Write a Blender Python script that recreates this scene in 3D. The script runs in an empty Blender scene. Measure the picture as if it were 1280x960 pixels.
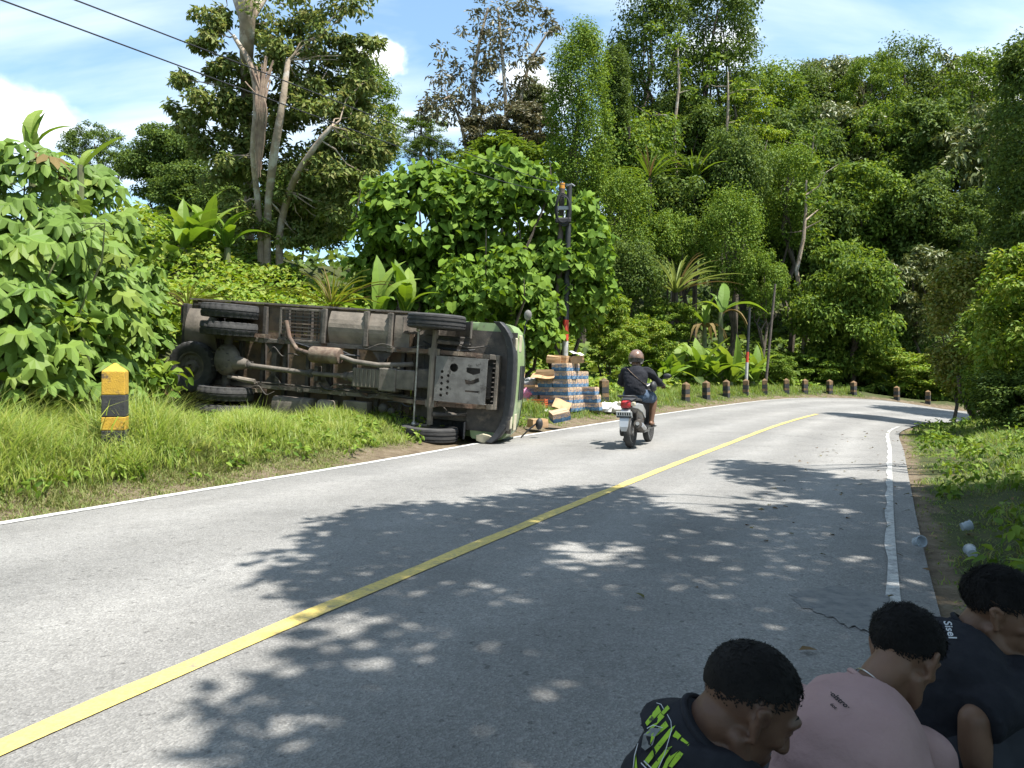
import bpy, bmesh, math, random
import numpy as np
from mathutils import Vector, Matrix, Quaternion, Euler
from mathutils.bvhtree import BVHTree

R = math.radians
sc = bpy.context.scene
COL = sc.collection

# ------------------------------------------------------------------ camera
F = 961.0                    # focal length in photograph pixels (1280 wide)
CAMH = 1.15
PITCH = math.atan(10 / F)
cam_d = bpy.data.cameras.new('camera')
cam = bpy.data.objects.new('camera', cam_d)
COL.objects.link(cam)
cam.location = (0, 0, CAMH)
cam.rotation_euler = (R(90) - PITCH, 0, 0)
cam_d.sensor_width = 36
cam_d.lens = F / 1280 * 36
cam_d.clip_end = 3000
cam_d.clip_start = 0.05
sc.camera = cam

# ------------------------------------------------------------------ light
SUN = Vector((0.36, -0.20, 0.911)).normalized()
world = bpy.data.worlds.new('World')
sc.world = world
world.use_nodes = True
wn = world.node_tree
wn.nodes.clear()
w_out = wn.nodes.new('ShaderNodeOutputWorld')
w_bg = wn.nodes.new('ShaderNodeBackground')
w_sky = wn.nodes.new('ShaderNodeTexSky')
w_sky.sky_type = 'NISHITA'
w_sky.sun_disc = False
w_sky.sun_elevation = math.asin(SUN.z)
w_sky.sun_rotation = math.atan2(SUN.x, SUN.y)
w_sky.altitude = 100
w_sky.air_density = 1.0
w_sky.dust_density = 0.8
w_sky.ozone_density = 1.0
w_bg.inputs['Strength'].default_value = 0.11
# thin cloud streaks over the blue, laid out on a plane high above
w_tc = wn.nodes.new('ShaderNodeTexCoord')
w_sep = wn.nodes.new('ShaderNodeSeparateXYZ')
wn.links.new(w_tc.outputs['Generated'], w_sep.inputs[0])
def wmath(op, a, b):
    n = wn.nodes.new('ShaderNodeMath'); n.operation = op
    for i, v in enumerate((a, b)):
        if v is None: continue
        if isinstance(v, (int, float)): n.inputs[i].default_value = v
        else: wn.links.new(v, n.inputs[i])
    return n.outputs[0]
w_z = wmath('ADD', wmath('MAXIMUM', w_sep.outputs['Z'], 0.0), 0.22)
w_cx = wmath('DIVIDE', w_sep.outputs['X'], w_z)
w_cy = wmath('DIVIDE', w_sep.outputs['Y'], w_z)
w_comb = wn.nodes.new('ShaderNodeCombineXYZ')
wn.links.new(w_cx, w_comb.inputs[0]); wn.links.new(w_cy, w_comb.inputs[1])
w_map = wn.nodes.new('ShaderNodeMapping')
w_map.inputs['Scale'].default_value = (0.8, 2.2, 1)
w_map.inputs['Location'].default_value = (3.4, 1.2, 0)
w_map.inputs['Rotation'].default_value = (0, 0, R(8))
wn.links.new(w_comb.outputs[0], w_map.inputs[0])
w_no = wn.nodes.new('ShaderNodeTexNoise')
w_no.inputs['Scale'].default_value = 1.5
w_no.inputs['Detail'].default_value = 7
w_no.inputs['Roughness'].default_value = 0.52
w_no.inputs['Distortion'].default_value = 0.35
wn.links.new(w_map.outputs[0], w_no.inputs['Vector'])
w_rmp = wn.nodes.new('ShaderNodeValToRGB')
w_rmp.color_ramp.elements[0].position = 0.40
w_rmp.color_ramp.elements[0].color = (0.10, 0.10, 0.10, 1)
w_rmp.color_ramp.elements[1].position = 0.72
w_rmp.color_ramp.elements[1].color = (0.92, 0.92, 0.92, 1)
wn.links.new(w_no.outputs['Fac'], w_rmp.inputs[0])
w_mix = wn.nodes.new('ShaderNodeMix'); w_mix.data_type = 'RGBA'
wn.links.new(w_rmp.outputs[0], w_mix.inputs['Factor'])
w_tint = wn.nodes.new('ShaderNodeMix'); w_tint.data_type = 'RGBA'; w_tint.blend_type = 'MULTIPLY'; w_tint.inputs['Factor'].default_value = 1
w_tint.inputs['B'].default_value = (.78, 1.0, 1.02, 1)
wn.links.new(w_sky.outputs[0], w_tint.inputs['A']); wn.links.new(w_tint.outputs['Result'], w_mix.inputs['A'])
w_mix.inputs['B'].default_value = (4.9, 5.4, 5.8, 1)
# a few small heaped clouds low in the sky
w_last = w_mix.outputs['Result']
for (px_, py_, size_) in ((468, 74, .040), (672, 112, .045), (1225, 118, .05), (40, 150, .08), (900, 60, .05), (-300, 40, .12), (1700, 80, .12)):
    d_ = Vector(((px_ - 640) / F, 1.0, (470 - py_) / F)).normalized()
    vd = wn.nodes.new('ShaderNodeVectorMath'); vd.operation = 'SUBTRACT'; vd.inputs[1].default_value = d_
    wn.links.new(w_tc.outputs['Generated'], vd.inputs[0])
    vm = wn.nodes.new('ShaderNodeVectorMath'); vm.operation = 'MULTIPLY'; vm.inputs[1].default_value = (1 / size_, 1 / size_, 1.7 / size_)
    wn.links.new(vd.outputs[0], vm.inputs[0])
    vl = wn.nodes.new('ShaderNodeVectorMath'); vl.operation = 'LENGTH'; wn.links.new(vm.outputs[0], vl.inputs[0])
    pn = wn.nodes.new('ShaderNodeTexNoise'); pn.inputs['Scale'].default_value = 1.1 / size_; pn.inputs['Detail'].default_value = 6
    wn.links.new(w_tc.outputs['Generated'], pn.inputs['Vector'])
    f_ = wmath('ADD', vl.outputs['Value'], wmath('MULTIPLY', wmath('SUBTRACT', pn.outputs['Fac'], .5), 2.6))
    mr = wn.nodes.new('ShaderNodeMapRange'); mr.interpolation_type = 'SMOOTHSTEP'
    mr.inputs['From Min'].default_value = .35; mr.inputs['From Max'].default_value = 1.15; mr.inputs['To Min'].default_value = .95; mr.inputs['To Max'].default_value = 0
    wn.links.new(f_, mr.inputs['Value'])
    mx_ = wn.nodes.new('ShaderNodeMix'); mx_.data_type = 'RGBA'; mx_.inputs['B'].default_value = (6.6, 6.8, 7.0, 1)
    wn.links.new(mr.outputs[0], mx_.inputs['Factor']); wn.links.new(w_last, mx_.inputs['A']); w_last = mx_.outputs['Result']
wn.links.new(w_last, w_bg.inputs['Color'])
wn.links.new(w_bg.outputs[0], w_out.inputs['Surface'])

sun_d = bpy.data.lights.new('sun', 'SUN')
sun_d.energy = 5.0
sun_d.angle = R(0.53)
sun_d.color = (1.0, 0.955, 0.88)
sun_o = bpy.data.objects.new('sun', sun_d)
COL.objects.link(sun_o)
sun_o.rotation_euler = SUN.to_track_quat('Z', 'Y').to_euler()

sc.view_settings.view_transform = 'Standard'
sc.view_settings.look = 'None'
sc.view_settings.gamma = 1
sc.view_settings.use_curve_mapping = False
sc.view_settings.exposure = 1.28
sc.render.engine = 'CYCLES'
sc.cycles.use_denoising = True
sc.cycles.max_bounces = 6
sc.cycles.transparent_max_bounces = 6
sc.cycles.sample_clamp_indirect = 4

rng = np.random.default_rng(7)
random.seed(7)

# ------------------------------------------------------------------ photo pixel -> place
def ray(px, py):
    x = (px - 640) / F; v = (480 - py) / F
    c, s = math.cos(PITCH), math.sin(PITCH)
    return Vector((x, c + v * s, -s + v * c))
def P(px, py, Y):
    d = ray(px, py)
    return Vector((0, 0, CAMH)) + d * (Y / d.y)
def G(px, py, z=0.0):
    d = ray(px, py)
    return Vector((0, 0, CAMH)) + d * ((z - CAMH) / d.z)

# ------------------------------------------------------------------ materials
MATS = {}
def new_mat(name):
    m = bpy.data.materials.new(name); m.use_nodes = True
    nt = m.node_tree
    b = nt.nodes['Principled BSDF']
    return m, nt, b
def N(nt, kind, **kw):
    n = nt.nodes.new(kind)
    for k, v in kw.items(): setattr(n, k, v)
    return n
def pmat(name, c1, c2=None, scale=8.0, rough=0.7, bump=0.0, bscale=None, metallic=0.0, spec=0.4, lo=0.35, hi=0.65, detail=6, c3=None, s3=2.0, lo3=.5, hi3=.7, coat=0.0):
    """two colours mixed by noise, a third (dirt, wear) by a second noise, fine relief"""
    if name in MATS: return MATS[name]
    m, nt, b = new_mat(name)
    tc = N(nt, 'ShaderNodeTexCoord')
    c2 = c2 or tuple(v * 0.8 for v in c1)
    no = N(nt, 'ShaderNodeTexNoise'); no.inputs['Scale'].default_value = scale; no.inputs['Detail'].default_value = detail
    nt.links.new(tc.outputs['Object'], no.inputs['Vector'])
    rp = N(nt, 'ShaderNodeValToRGB')
    rp.color_ramp.elements[0].position = lo; rp.color_ramp.elements[0].color = (*c1, 1)
    rp.color_ramp.elements[1].position = hi; rp.color_ramp.elements[1].color = (*c2, 1)
    nt.links.new(no.outputs['Fac'], rp.inputs[0])
    out = rp.outputs[0]
    if c3:
        n3 = N(nt, 'ShaderNodeTexNoise'); n3.inputs['Scale'].default_value = s3; n3.inputs['Detail'].default_value = 8; n3.inputs['Roughness'].default_value = .65
        nt.links.new(tc.outputs['Object'], n3.inputs['Vector'])
        r3 = N(nt, 'ShaderNodeValToRGB')
        r3.color_ramp.elements[0].position = lo3; r3.color_ramp.elements[0].color = (0, 0, 0, 1)
        r3.color_ramp.elements[1].position = hi3; r3.color_ramp.elements[1].color = (1, 1, 1, 1)
        nt.links.new(n3.outputs['Fac'], r3.inputs[0])
        mx = N(nt, 'ShaderNodeMix', data_type='RGBA')
        nt.links.new(r3.outputs[0], mx.inputs['Factor']); nt.links.new(out, mx.inputs['A'])
        mx.inputs['B'].default_value = (*c3, 1)
        out = mx.outputs['Result']
    nt.links.new(out, b.inputs['Base Color'])
    b.inputs['Roughness'].default_value = rough
    b.inputs['Metallic'].default_value = metallic
    b.inputs['Specular IOR Level'].default_value = spec
    b.inputs['Coat Weight'].default_value = coat
    if bump:
        n2 = N(nt, 'ShaderNodeTexNoise'); n2.inputs['Scale'].default_value = bscale or scale * 4; n2.inputs['Detail'].default_value = 5
        nt.links.new(tc.outputs['Object'], n2.inputs['Vector'])
        bp = N(nt, 'ShaderNodeBump'); bp.inputs['Strength'].default_value = bump; bp.inputs['Distance'].default_value = 0.02
        nt.links.new(n2.outputs['Fac'], bp.inputs['Height']); nt.links.new(bp.outputs[0], b.inputs['Normal'])
    MATS[name] = m
    return m
def leafmat(name, cols, rough=0.45, trans=0.28, per='island', spec=0.35, yellow=None):
    """leaf colours picked per leaf, with light coming through the blade"""
    m, nt, b = new_mat(name)
    if per == 'island':
        g = N(nt, 'ShaderNodeNewGeometry'); fac = g.outputs['Random Per Island']
    else:
        g = N(nt, 'ShaderNodeObjectInfo'); fac = g.outputs['Random']
    rp = N(nt, 'ShaderNodeValToRGB')
    els = rp.color_ramp.elements
    while len(els) < len(cols): els.new(0.5)
    for i, c in enumerate(cols):
        els[i].position = i / (len(cols) - 1) if yellow is None else (i / (len(cols) - 2) * yellow if i < len(cols) - 1 else 1.0)
        els[i].color = (*c, 1)
    nt.links.new(fac, rp.inputs[0])
    out = rp.outputs[0]
    nt.links.new(out, b.inputs['Base Color'])
    b.inputs['Roughness'].default_value = rough
    b.inputs['Specular IOR Level'].default_value = spec
    tr = N(nt, 'ShaderNodeBsdfTranslucent')
    hs = N(nt, 'ShaderNodeHueSaturation'); hs.inputs['Saturation'].default_value = 1.1; hs.inputs['Value'].default_value = 1.35
    hs.inputs['Hue'].default_value = 0.485
    nt.links.new(out, hs.inputs['Color']); nt.links.new(hs.outputs[0], tr.inputs['Color'])
    ms = N(nt, 'ShaderNodeMixShader'); ms.inputs[0].default_value = trans
    nt.links.new(b.outputs[0], ms.inputs[1]); nt.links.new(tr.outputs[0], ms.inputs[2])
    nt.links.new(ms.outputs[0], nt.nodes['Material Output'].inputs['Surface'])
    MATS[name] = m
    return m

# ------------------------------------------------------------------ objects and meshes
def tag(o, label=None, cat=None, group=None, kind=None):
    if label: o['label'] = label
    if cat: o['category'] = cat
    if group: o['group'] = group
    if kind: o['kind'] = kind
    return o
def thing(name, label, cat, loc=(0, 0, 0), rot=(0, 0, 0), group=None):
    o = bpy.data.objects.new(name, None); COL.objects.link(o)
    o.empty_display_size = 0.1
    o.location = loc; o.rotation_euler = rot
    return tag(o, label, cat, group)
def obj(name, me, mat=None, parent=None, loc=None, kind=None, smooth=None):
    o = bpy.data.objects.new(name, me); COL.objects.link(o)
    if mat is not None and not me.materials: me.materials.append(mat)
    if parent is not None: o.parent = parent
    if loc is not None: o.location = loc
    if kind: o['kind'] = kind
    return o
def mesh_np(name, V, Fa, smooth=False):
    """V (n,3), Fa (m,k) with k = 3 or 4"""
    me = bpy.data.meshes.new(name)
    V = np.asarray(V, np.float32); Fa = np.asarray(Fa, np.int32)
    k = Fa.shape[1]
    me.vertices.add(len(V)); me.vertices.foreach_set('co', V.ravel())
    me.loops.add(Fa.size); me.loops.foreach_set('vertex_index', Fa.ravel())
    me.polygons.add(len(Fa)); me.polygons.foreach_set('loop_start', np.arange(0, Fa.size, k, dtype=np.int32))
    me.update(calc_edges=True)
    if smooth: me.polygons.foreach_set('use_smooth', np.ones(len(Fa), bool))
    return me
class MB:
    """collects simple solids and links them as one mesh"""
    def __init__(s): s.v = []; s.f = []
    def add(s, V, Fc, M=None):
        o = len(s.v)
        for p in V:
            p = Vector(p)
            s.v.append(M @ p if M else p)
        s.f += [tuple(i + o for i in f) for f in Fc]
        return s
    def box(s, c, d, rot=None, taper=None):
        hx, hy, hz = d[0] / 2, d[1] / 2, d[2] / 2
        V = [Vector((x * hx, y * hy, z * hz)) for x in (-1, 1) for y in (-1, 1) for z in (-1, 1)]
        if taper:
            for p in V:
                if p.z > 0: p.x *= taper[0]; p.y *= taper[1]
        M = Matrix.Translation(c)
        if rot: M = M @ Euler(rot).to_matrix().to_4x4()
        return s.add(V, [(0, 1, 3, 2), (4, 6, 7, 5), (0, 4, 5, 1), (2, 3, 7, 6), (0, 2, 6, 4), (1, 5, 7, 3)], M)
    def tube(s, pts, rad, n=8, cap=True, sq=1.0):
        pts = [Vector(p) for p in pts]
        if isinstance(rad, (int, float)): rad = [rad] * len(pts)
        o = len(s.v); ref = None
        for i, p in enumerate(pts):
            t = (pts[min(i + 1, len(pts) - 1)] - pts[max(i - 1, 0)]).normalized()
            if ref is None:
                ref = Vector((0, 0, 1)) if abs(t.z) < .9 else Vector((1, 0, 0))
            a = (ref - t * ref.dot(t)).normalized(); b = t.cross(a); ref = a
            for k in range(n):
                th = 2 * math.pi * k / n
                s.v.append(p + (a * math.cos(th) + b * math.sin(th) * sq) * rad[i])
        for i in range(len(pts) - 1):
            for k in range(n):
                q = (k + 1) % n
                s.f.append((o + i * n + k, o + i * n + q, o + (i + 1) * n + q, o + (i + 1) * n + k))
        if cap:
            s.f.append(tuple(o + k for k in reversed(range(n))))
            s.f.append(tuple(o + (len(pts) - 1) * n + k for k in range(n)))
        return s
    def loft(s, rings, cap=True, closed=True):
        o = len(s.v); n = len(rings[0])
        for r in rings: s.v += [Vector(p) for p in r]
        for i in range(len(rings) - 1):
            for k in range(n if closed else n - 1):
                q = (k + 1) % n
                s.f.append((o + i * n + k, o + i * n + q, o + (i + 1) * n + q, o + (i + 1) * n + k))
        if cap:
            s.f.append(tuple(o + k for k in reversed(range(n))))
            s.f.append(tuple(o + (len(rings) - 1) * n + k for k in range(n)))
        return s
    def lathe(s, prof, c=(0, 0, 0), axis='Y', n=24, close=False):
        """prof: (radius, along-axis) pairs"""
        rings = []
        c = Vector(c)
        for r, a in prof:
            ring = []
            for k in range(n):
                th = 2 * math.pi * k / n
                u, v = r * math.cos(th), r * math.sin(th)
                ring.append(c + Vector({'X': (a, u, v), 'Y': (v, a, u), 'Z': (u, v, a)}[axis]))
            rings.append(ring)
        if close: rings.append(rings[0])
        return s.loft(rings, cap=not close)
    def prism(s, poly, z0, z1, M=None):
        """poly in xy, from z0 to z1"""
        n = len(poly)
        V = [(x, y, z0) for x, y in poly] + [(x, y, z1) for x, y in poly]
        Fc = [tuple(reversed(range(n))), tuple(range(n, 2 * n))] + [(k, (k + 1) % n, n + (k + 1) % n, n + k) for k in range(n)]
        return s.add(V, Fc, M)
    def sphere(s, c, r, n=12, m=8):
        r = (r, r, r) if isinstance(r, (int, float)) else r
        rings = []
        for i in range(m + 1):
            ph = math.pi * (i + .02 if i == 0 else (i - .02 if i == m else i)) / m - math.pi / 2
            rings.append([Vector(c) + Vector((r[0] * math.cos(ph) * math.cos(2 * math.pi * k / n), r[1] * math.cos(ph) * math.sin(2 * math.pi * k / n), r[2] * math.sin(ph))) for k in range(n)])
        return s.loft(rings)
    def mesh(s, name, smooth=False):
        me = bpy.data.meshes.new(name)
        me.from_pydata([tuple(p) for p in s.v], [], s.f); me.update()
        bm = bmesh.new(); bm.from_mesh(me); bmesh.ops.recalc_face_normals(bm, faces=bm.faces); bm.to_mesh(me); bm.free()
        if smooth:
            try: me.shade_auto(angle=R(40)) if hasattr(me, 'shade_auto') else None
            except Exception: pass
            me.polygons.foreach_set('use_smooth', np.ones(len(me.polygons), bool))
            if not hasattr(me, 'shade_auto'):
                mark_sharp(me)
        return me
    def build(s, name, mat, parent=None, smooth=False, bevel=0, loc=None, kind=None):
        o = obj(name, s.mesh(name, smooth), mat, parent, loc, kind)
        if bevel:
            b = o.modifiers.new('bevel', 'BEVEL'); b.width = bevel; b.segments = 2; b.limit_method = 'ANGLE'; b.angle_limit = R(40)
        return o
def mark_sharp(me, ang=40):
    bm = bmesh.new(); bm.from_mesh(me)
    for e in bm.edges:
        if len(e.link_faces) == 2 and e.calc_face_angle(0) > R(ang): e.smooth = False
    bm.to_mesh(me); bm.free()
def spline(pts, n=8):
    """Catmull-Rom through pts"""
    pts = [np.array(p, float) for p in pts]
    e = [2 * pts[0] - pts[1]] + pts + [2 * pts[-1] - pts[-2]]
    out = []
    for i in range(1, len(e) - 2):
        for k in range(n):
            t = k / n
            out.append(.5 * ((2 * e[i]) + (-e[i - 1] + e[i + 1]) * t + (2 * e[i - 1] - 5 * e[i] + 4 * e[i + 1] - e[i + 2]) * t * t + (-e[i - 1] + 3 * e[i] - 3 * e[i + 1] + e[i + 2]) * t ** 3))
    out.append(pts[-1])
    return np.array(out)
def sm(x, a, b):
    t = np.clip((x - a) / (b - a), 0, 1)
    return t * t * (3 - 2 * t)
def nz(p, f, seed=0):
    """cheap smooth noise on arrays"""
    x, y = p[..., 0] * f, p[..., 1] * f
    return (np.sin(x * 1.3 + seed) * np.cos(y * 1.7 - seed * 2) + .5 * np.sin(x * 2.9 + y * 1.1 + seed * 3) + .35 * np.cos(y * 4.1 - x * 2.3 + seed))

# ================================================================== THE SETTING
# stations of the road: left white line, yellow line, right white line
ST = [((-25.9, -40), (-22.4, -41), (-19.4, -41), 0, 0, 0),
      ((-8.3, -3.1), (-4.75, -4.4), (-1.95, -4.4), 0, 0, 0),
      ((-3.98, 5.97), (-.94, 3.75), (1.97, 3.95), 0, 0, 0),
      ((-1.58, 10.83), (1.44, 8.63), (4.18, 8.5), 0, 0, 0),
      ((0.0, 14.17), (3.25, 12.2), (5.9, 12.0), 0.01, 0, 0),
      ((3.3, 19.7), (6.1, 17.4), (7.9, 16.1), .09, .06, -.02),
      ((6.5, 24.2), (8.9, 21.9), (9.7, 18.9), .2, .11, -.05),
      ((9.5, 28.0), (11.0, 25.0), (11.8, 22.0), .28, .08, -.15),
      ((12.5, 31.0), (13.6, 27.4), (14.6, 24.3), .27, -.02, -.33),
      ((15.6, 32.3), (17.0, 28.8), (17.6, 25.4), .13, -.25, -.56),
      ((19.0, 32.4), (20.0, 28.8), (20.6, 25.4), -.33, -.65, -.92),
      ((30, 30.8), (30, 27.2), (30, 24), -1.4, -1.6, -1.8),
      ((60, 22), (60, 18.6), (60, 15.5), -4, -4.2, -4.4)]
NS = 14
Lp = spline([(*a, z) for a, b, c, z, _, _ in ST], NS)
Cp = spline([(*b, z) for a, b, c, _, z, _ in ST], NS)
Rp = spline([(*c, z) for a, b, c, _, _, z in ST], NS)
def norm2(Pl):
    t = np.gradient(Pl[:, :2], axis=0); t /= np.linalg.norm(t, axis=1)[:, None]
    return np.stack([-t[:, 1], t[:, 0]], 1)          # left-hand normal
Ln, Cn, Rn = norm2(Lp), norm2(Cp), norm2(Rp)
def offs(Pl, Nn, d, dz=0):
    q = Pl.copy(); q[:, :2] += Nn * d; q[:, 2] += dz
    return q
# asphalt: rows from 0.14 m outside the left line to ~0.5 m outside the right line
edge_j = .06 * np.sin(np.arange(len(Rp)) * 2.1) + .05 * np.sin(np.arange(len(Rp)) * .83)
rows = [offs(Lp, Ln, .16, -.012)]; track = [0.0]
for a_, b_, crown in ((Lp, Cp, .015), (Cp, Rp, .012)):
    for f_ in np.linspace(0, 1, 13)[:-1]:
        r_ = a_ * (1 - f_) + b_ * f_; r_[:, 2] += crown * math.sin(math.pi * f_)
        rows.append(r_); track.append(math.exp(-((f_ - .27) / .10) ** 2) + math.exp(-((f_ - .75) / .10) ** 2))
rows += [Rp.copy(), offs(Rp, Rn, -.20, -.02)]; track += [0.0, -.5]
def strip(rows_):
    n = len(rows_[0]); V = np.concatenate(rows_); Fc = []
    for r in range(len(rows_) - 1):
        for i in range(n - 1):
            Fc.append((r * n + i, (r + 1) * n + i, (r + 1) * n + i + 1, r * n + i + 1))
    return V, np.array(Fc)

# asphalt material: aggregate grain, tyre polish, pits
m, nt, b = new_mat('asphalt'); MATS['asphalt'] = m
tc = N(nt, 'ShaderNodeTexCoord')
def noise_n(scale, detail=6, rough=.6):
    n = N(nt, 'ShaderNodeTexNoise'); n.inputs['Scale'].default_value = scale; n.inputs['Detail'].default_value = detail; n.inputs['Roughness'].default_value = rough
    nt.links.new(tc.outputs['Object'], n.inputs['Vector']); return n
def ramp_n(inp, stops):
    r = N(nt, 'ShaderNodeValToRGB'); e = r.color_ramp.elements
    while len(e) < len(stops): e.new(.5)
    for i, (p, c) in enumerate(stops): e[i].position = p; e[i].color = (*(c if isinstance(c, tuple) else (c, c, c)), 1)
    nt.links.new(inp, r.inputs[0]); return r.outputs[0]
def mixc(fac, a, b_, mode='MIX'):
    x = N(nt, 'ShaderNodeMix', data_type='RGBA', blend_type=mode)
    for key, v in (('Factor', fac), ('A', a), ('B', b_)):
        if isinstance(v, (int, float)): x.inputs[key].default_value = v
        elif isinstance(v, tuple): x.inputs[key].default_value = (*v, 1)
        else: nt.links.new(v, x.inputs[key])
    return x.outputs['Result']
big = ramp_n(noise_n(.35, 5).outputs['Fac'], [(.3, (.176, .174, .167)), (.7, (.218, .213, .202))])
mid = ramp_n(noise_n(9, 8, .75).outputs['Fac'], [(.3, .87), (.7, 1.09)])
vor = N(nt, 'ShaderNodeTexVoronoi'); vor.inputs['Scale'].default_value = 115
nt.links.new(tc.outputs['Object'], vor.inputs['Vector'])
grain = ramp_n(vor.outputs['Color'], [(.1, .78), (.55, 1.0), (.92, 1.32)])
pit = ramp_n(noise_n(26, 3, .5).outputs['Fac'], [(.63, 1.0), (.72, .55)])
c_ = mixc(1.0, mixc(1.0, mixc(1.0, big, mid, 'MULTIPLY'), grain, 'MULTIPLY'), pit, 'MULTIPLY')
# tyre-polished paths, fine cracks, faint stains
ta = N(nt, 'ShaderNodeAttribute', attribute_name='track')
tn = N(nt, 'ShaderNodeMath', operation='MULTIPLY'); nt.links.new(ta.outputs['Fac'], tn.inputs[0]); nt.links.new(noise_n(.8, 4).outputs['Fac'], tn.inputs[1])
c_ = mixc(1.0, c_, ramp_n(tn.outputs[0], [(0.0, .90), (.55, 1.16)]), 'MULTIPLY')
wv = noise_n(2.2, 5, .6); wa = N(nt, 'ShaderNodeVectorMath', operation='ADD')
wsc = N(nt, 'ShaderNodeVectorMath', operation='SCALE'); wsc.inputs['Scale'].default_value = .9
nt.links.new(wv.outputs['Color'], wsc.inputs[0]); nt.links.new(tc.outputs['Object'], wa.inputs[0]); nt.links.new(wsc.outputs[0], wa.inputs[1])
cv = N(nt, 'ShaderNodeTexVoronoi', feature='DISTANCE_TO_EDGE'); cv.inputs['Scale'].default_value = .38; nt.links.new(wa.outputs[0], cv.inputs['Vector'])
ck_ = ramp_n(cv.outputs['Distance'], [(.0, .45), (.006, 1.0)])
cm_ = ramp_n(noise_n(.22, 3).outputs['Fac'], [(.52, 0.0), (.60, 1.0)])
c_ = mixc(cm_, c_, mixc(1.0, c_, ck_, 'MULTIPLY'))
c_ = mixc(1.0, c_, ramp_n(noise_n(1.3, 6, .7).outputs['Fac'], [(.30, .84), (.5, 1.0), (.72, 1.07)]), 'MULTIPLY')
nt.links.new(c_, b.inputs['Base Color'])
b.inputs['Roughness'].default_value = .82
b.inputs['Specular IOR Level'].default_value = .3
bp = N(nt, 'ShaderNodeBump'); bp.inputs['Strength'].default_value = .5; bp.inputs['Distance'].default_value = .012
nt.links.new(vor.outputs['Distance'], bp.inputs['Height']); nt.links.new(bp.outputs[0], b.inputs['Normal'])

def paintmat(name, col, wear_col, lo, hi):
    global nt, tc
    m, nt, b = new_mat(name); MATS[name] = m
    tc = N(nt, 'ShaderNodeTexCoord')
    w1 = ramp_n(noise_n(14, 8, .8).outputs['Fac'], [(lo, 0.0), (hi, 1.0)])
    v = ramp_n(noise_n(2.5, 4).outputs['Fac'], [(.3, tuple(k * .82 for k in col)), (.7, col)])
    sp = ramp_n(noise_n(70, 2).outputs['Fac'], [(.35, .8), (.65, 1.08)])
    nt.links.new(mixc(w1, mixc(1.0, v, sp, 'MULTIPLY'), wear_col), b.inputs['Base Color'])
    b.inputs['Roughness'].default_value = .7
    return m
paintmat('yellow_paint', (.58, .45, .13), (.19, .175, .13), .50, .66)
paintmat('white_paint', (.58, .58, .56), (.20, .20, .19), .48, .62)
paintmat('white_paint_worn', (.47, .47, .45), (.185, .185, .18), .44, .60)

V, Fc = strip(rows)
rme = mesh_np('road', V, Fc, True)
ra = rme.attributes.new('track', 'FLOAT', 'POINT'); ra.data.foreach_set('value', np.repeat(np.array(track, np.float32), len(Lp)))
road = obj('road', rme, MATS['asphalt'], kind='structure')
def line(name, Pl, Nn, w, i0, i1, mat, wob=0.0):
    a = offs(Pl, Nn, w / 2, .006)[i0:i1]; c = offs(Pl, Nn, -w / 2, .006)[i0:i1]
    k = np.arange(i1 - i0)
    a[:, :2] += Nn[i0:i1] * (wob * np.sin(k * 1.9))[:, None]
    V, Fc = strip([a, c])
    o = obj(name, mesh_np(name, V, Fc), MATS[mat], kind='structure')
    return o
line('left_edge_line', Lp, Ln, .115, NS, NS * 10, 'white_paint', .008)
line('right_edge_line', Rp, Rn, .06, NS, NS * 6 - 4, 'white_paint_worn', .012)
line('centre_line', Cp, Cn, .112, NS, NS * 5 + 12, 'yellow_paint', .008)
# the dark repair patch beside the right line
pp = [G(*q).to_tuple()[:2] for q in [(985, 745), (1010, 737), (1050, 735), (1085, 742), (1112, 748), (1110, 772), (1085, 790), (1060, 785), (1035, 772), (1005, 762)]]
pc = np.mean(pp, axis=0)
pr = []
for i in range(len(pp)):
    a_, b_ = np.array(pp[i]), np.array(pp[(i + 1) % len(pp)])
    for f_ in np.linspace(0, 1, 6)[:-1]:
        w_ = a_ * (1 - f_) + b_ * f_; pr.append(pc + (w_ - pc) * (1 + .07 * math.sin(len(pr) * 2.4) + .05 * math.sin(len(pr) * 5.1)))
me = bpy.data.meshes.new('road_patch'); me.from_pydata([(*pc, .011)] + [(*w_, .009) for w_ in pr], [], [(0, i + 1, (i + 1) % len(pr) + 1) for i in range(len(pr))]); me.update()
pmat('patch', (.10, .105, .11), (.15, .15, .145), 12, .85, bump=.4, bscale=90, c3=(.17, .17, .165), s3=14, lo3=.42, hi3=.58)
obj('road_patch', me, MATS['patch'], kind='structure')

# ---- terrain
def road_dist(XY):
    """signed: (side, s, z_edge); side 0 on the road, 1 left, 2 right"""
    XY = np.asarray(XY, float).reshape(-1, 2)
    side = np.zeros(len(XY), int); s = np.zeros(len(XY)); ze = np.zeros(len(XY))
    for a in range(0, len(XY), 4000):
        q = XY[a:a + 4000]
        dL = np.linalg.norm(q[:, None] - Lp[None, :, :2], axis=2); iL = dL.argmin(1)
        dR = np.linalg.norm(q[:, None] - Rp[None, :, :2], axis=2); iR = dR.argmin(1)
        k = np.arange(len(q))
        sL = ((q - Lp[iL, :2]) * Ln[iL]).sum(1); sR = -((q - Rp[iR, :2]) * Rn[iR]).sum(1)
        mL = dL[k, iL] < dR[k, iR]
        out_l = mL & (sL > 0); out_r = (~mL) & (sR > 0)
        side[a:a + 4000] = np.where(out_l, 1, np.where(out_r, 2, 0))
        s[a:a + 4000] = np.where(out_l, dL[k, iL], np.where(out_r, dR[k, iR], 0))
        wl = dR[k, iR] / (dL[k, iL] + dR[k, iR])
        ze[a:a + 4000] = np.where(out_l, Lp[iL, 2], np.where(out_r, Rp[iR, 2], Lp[iL, 2] * wl + Rp[iR, 2] * (1 - wl)))
    return side, s, ze
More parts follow.
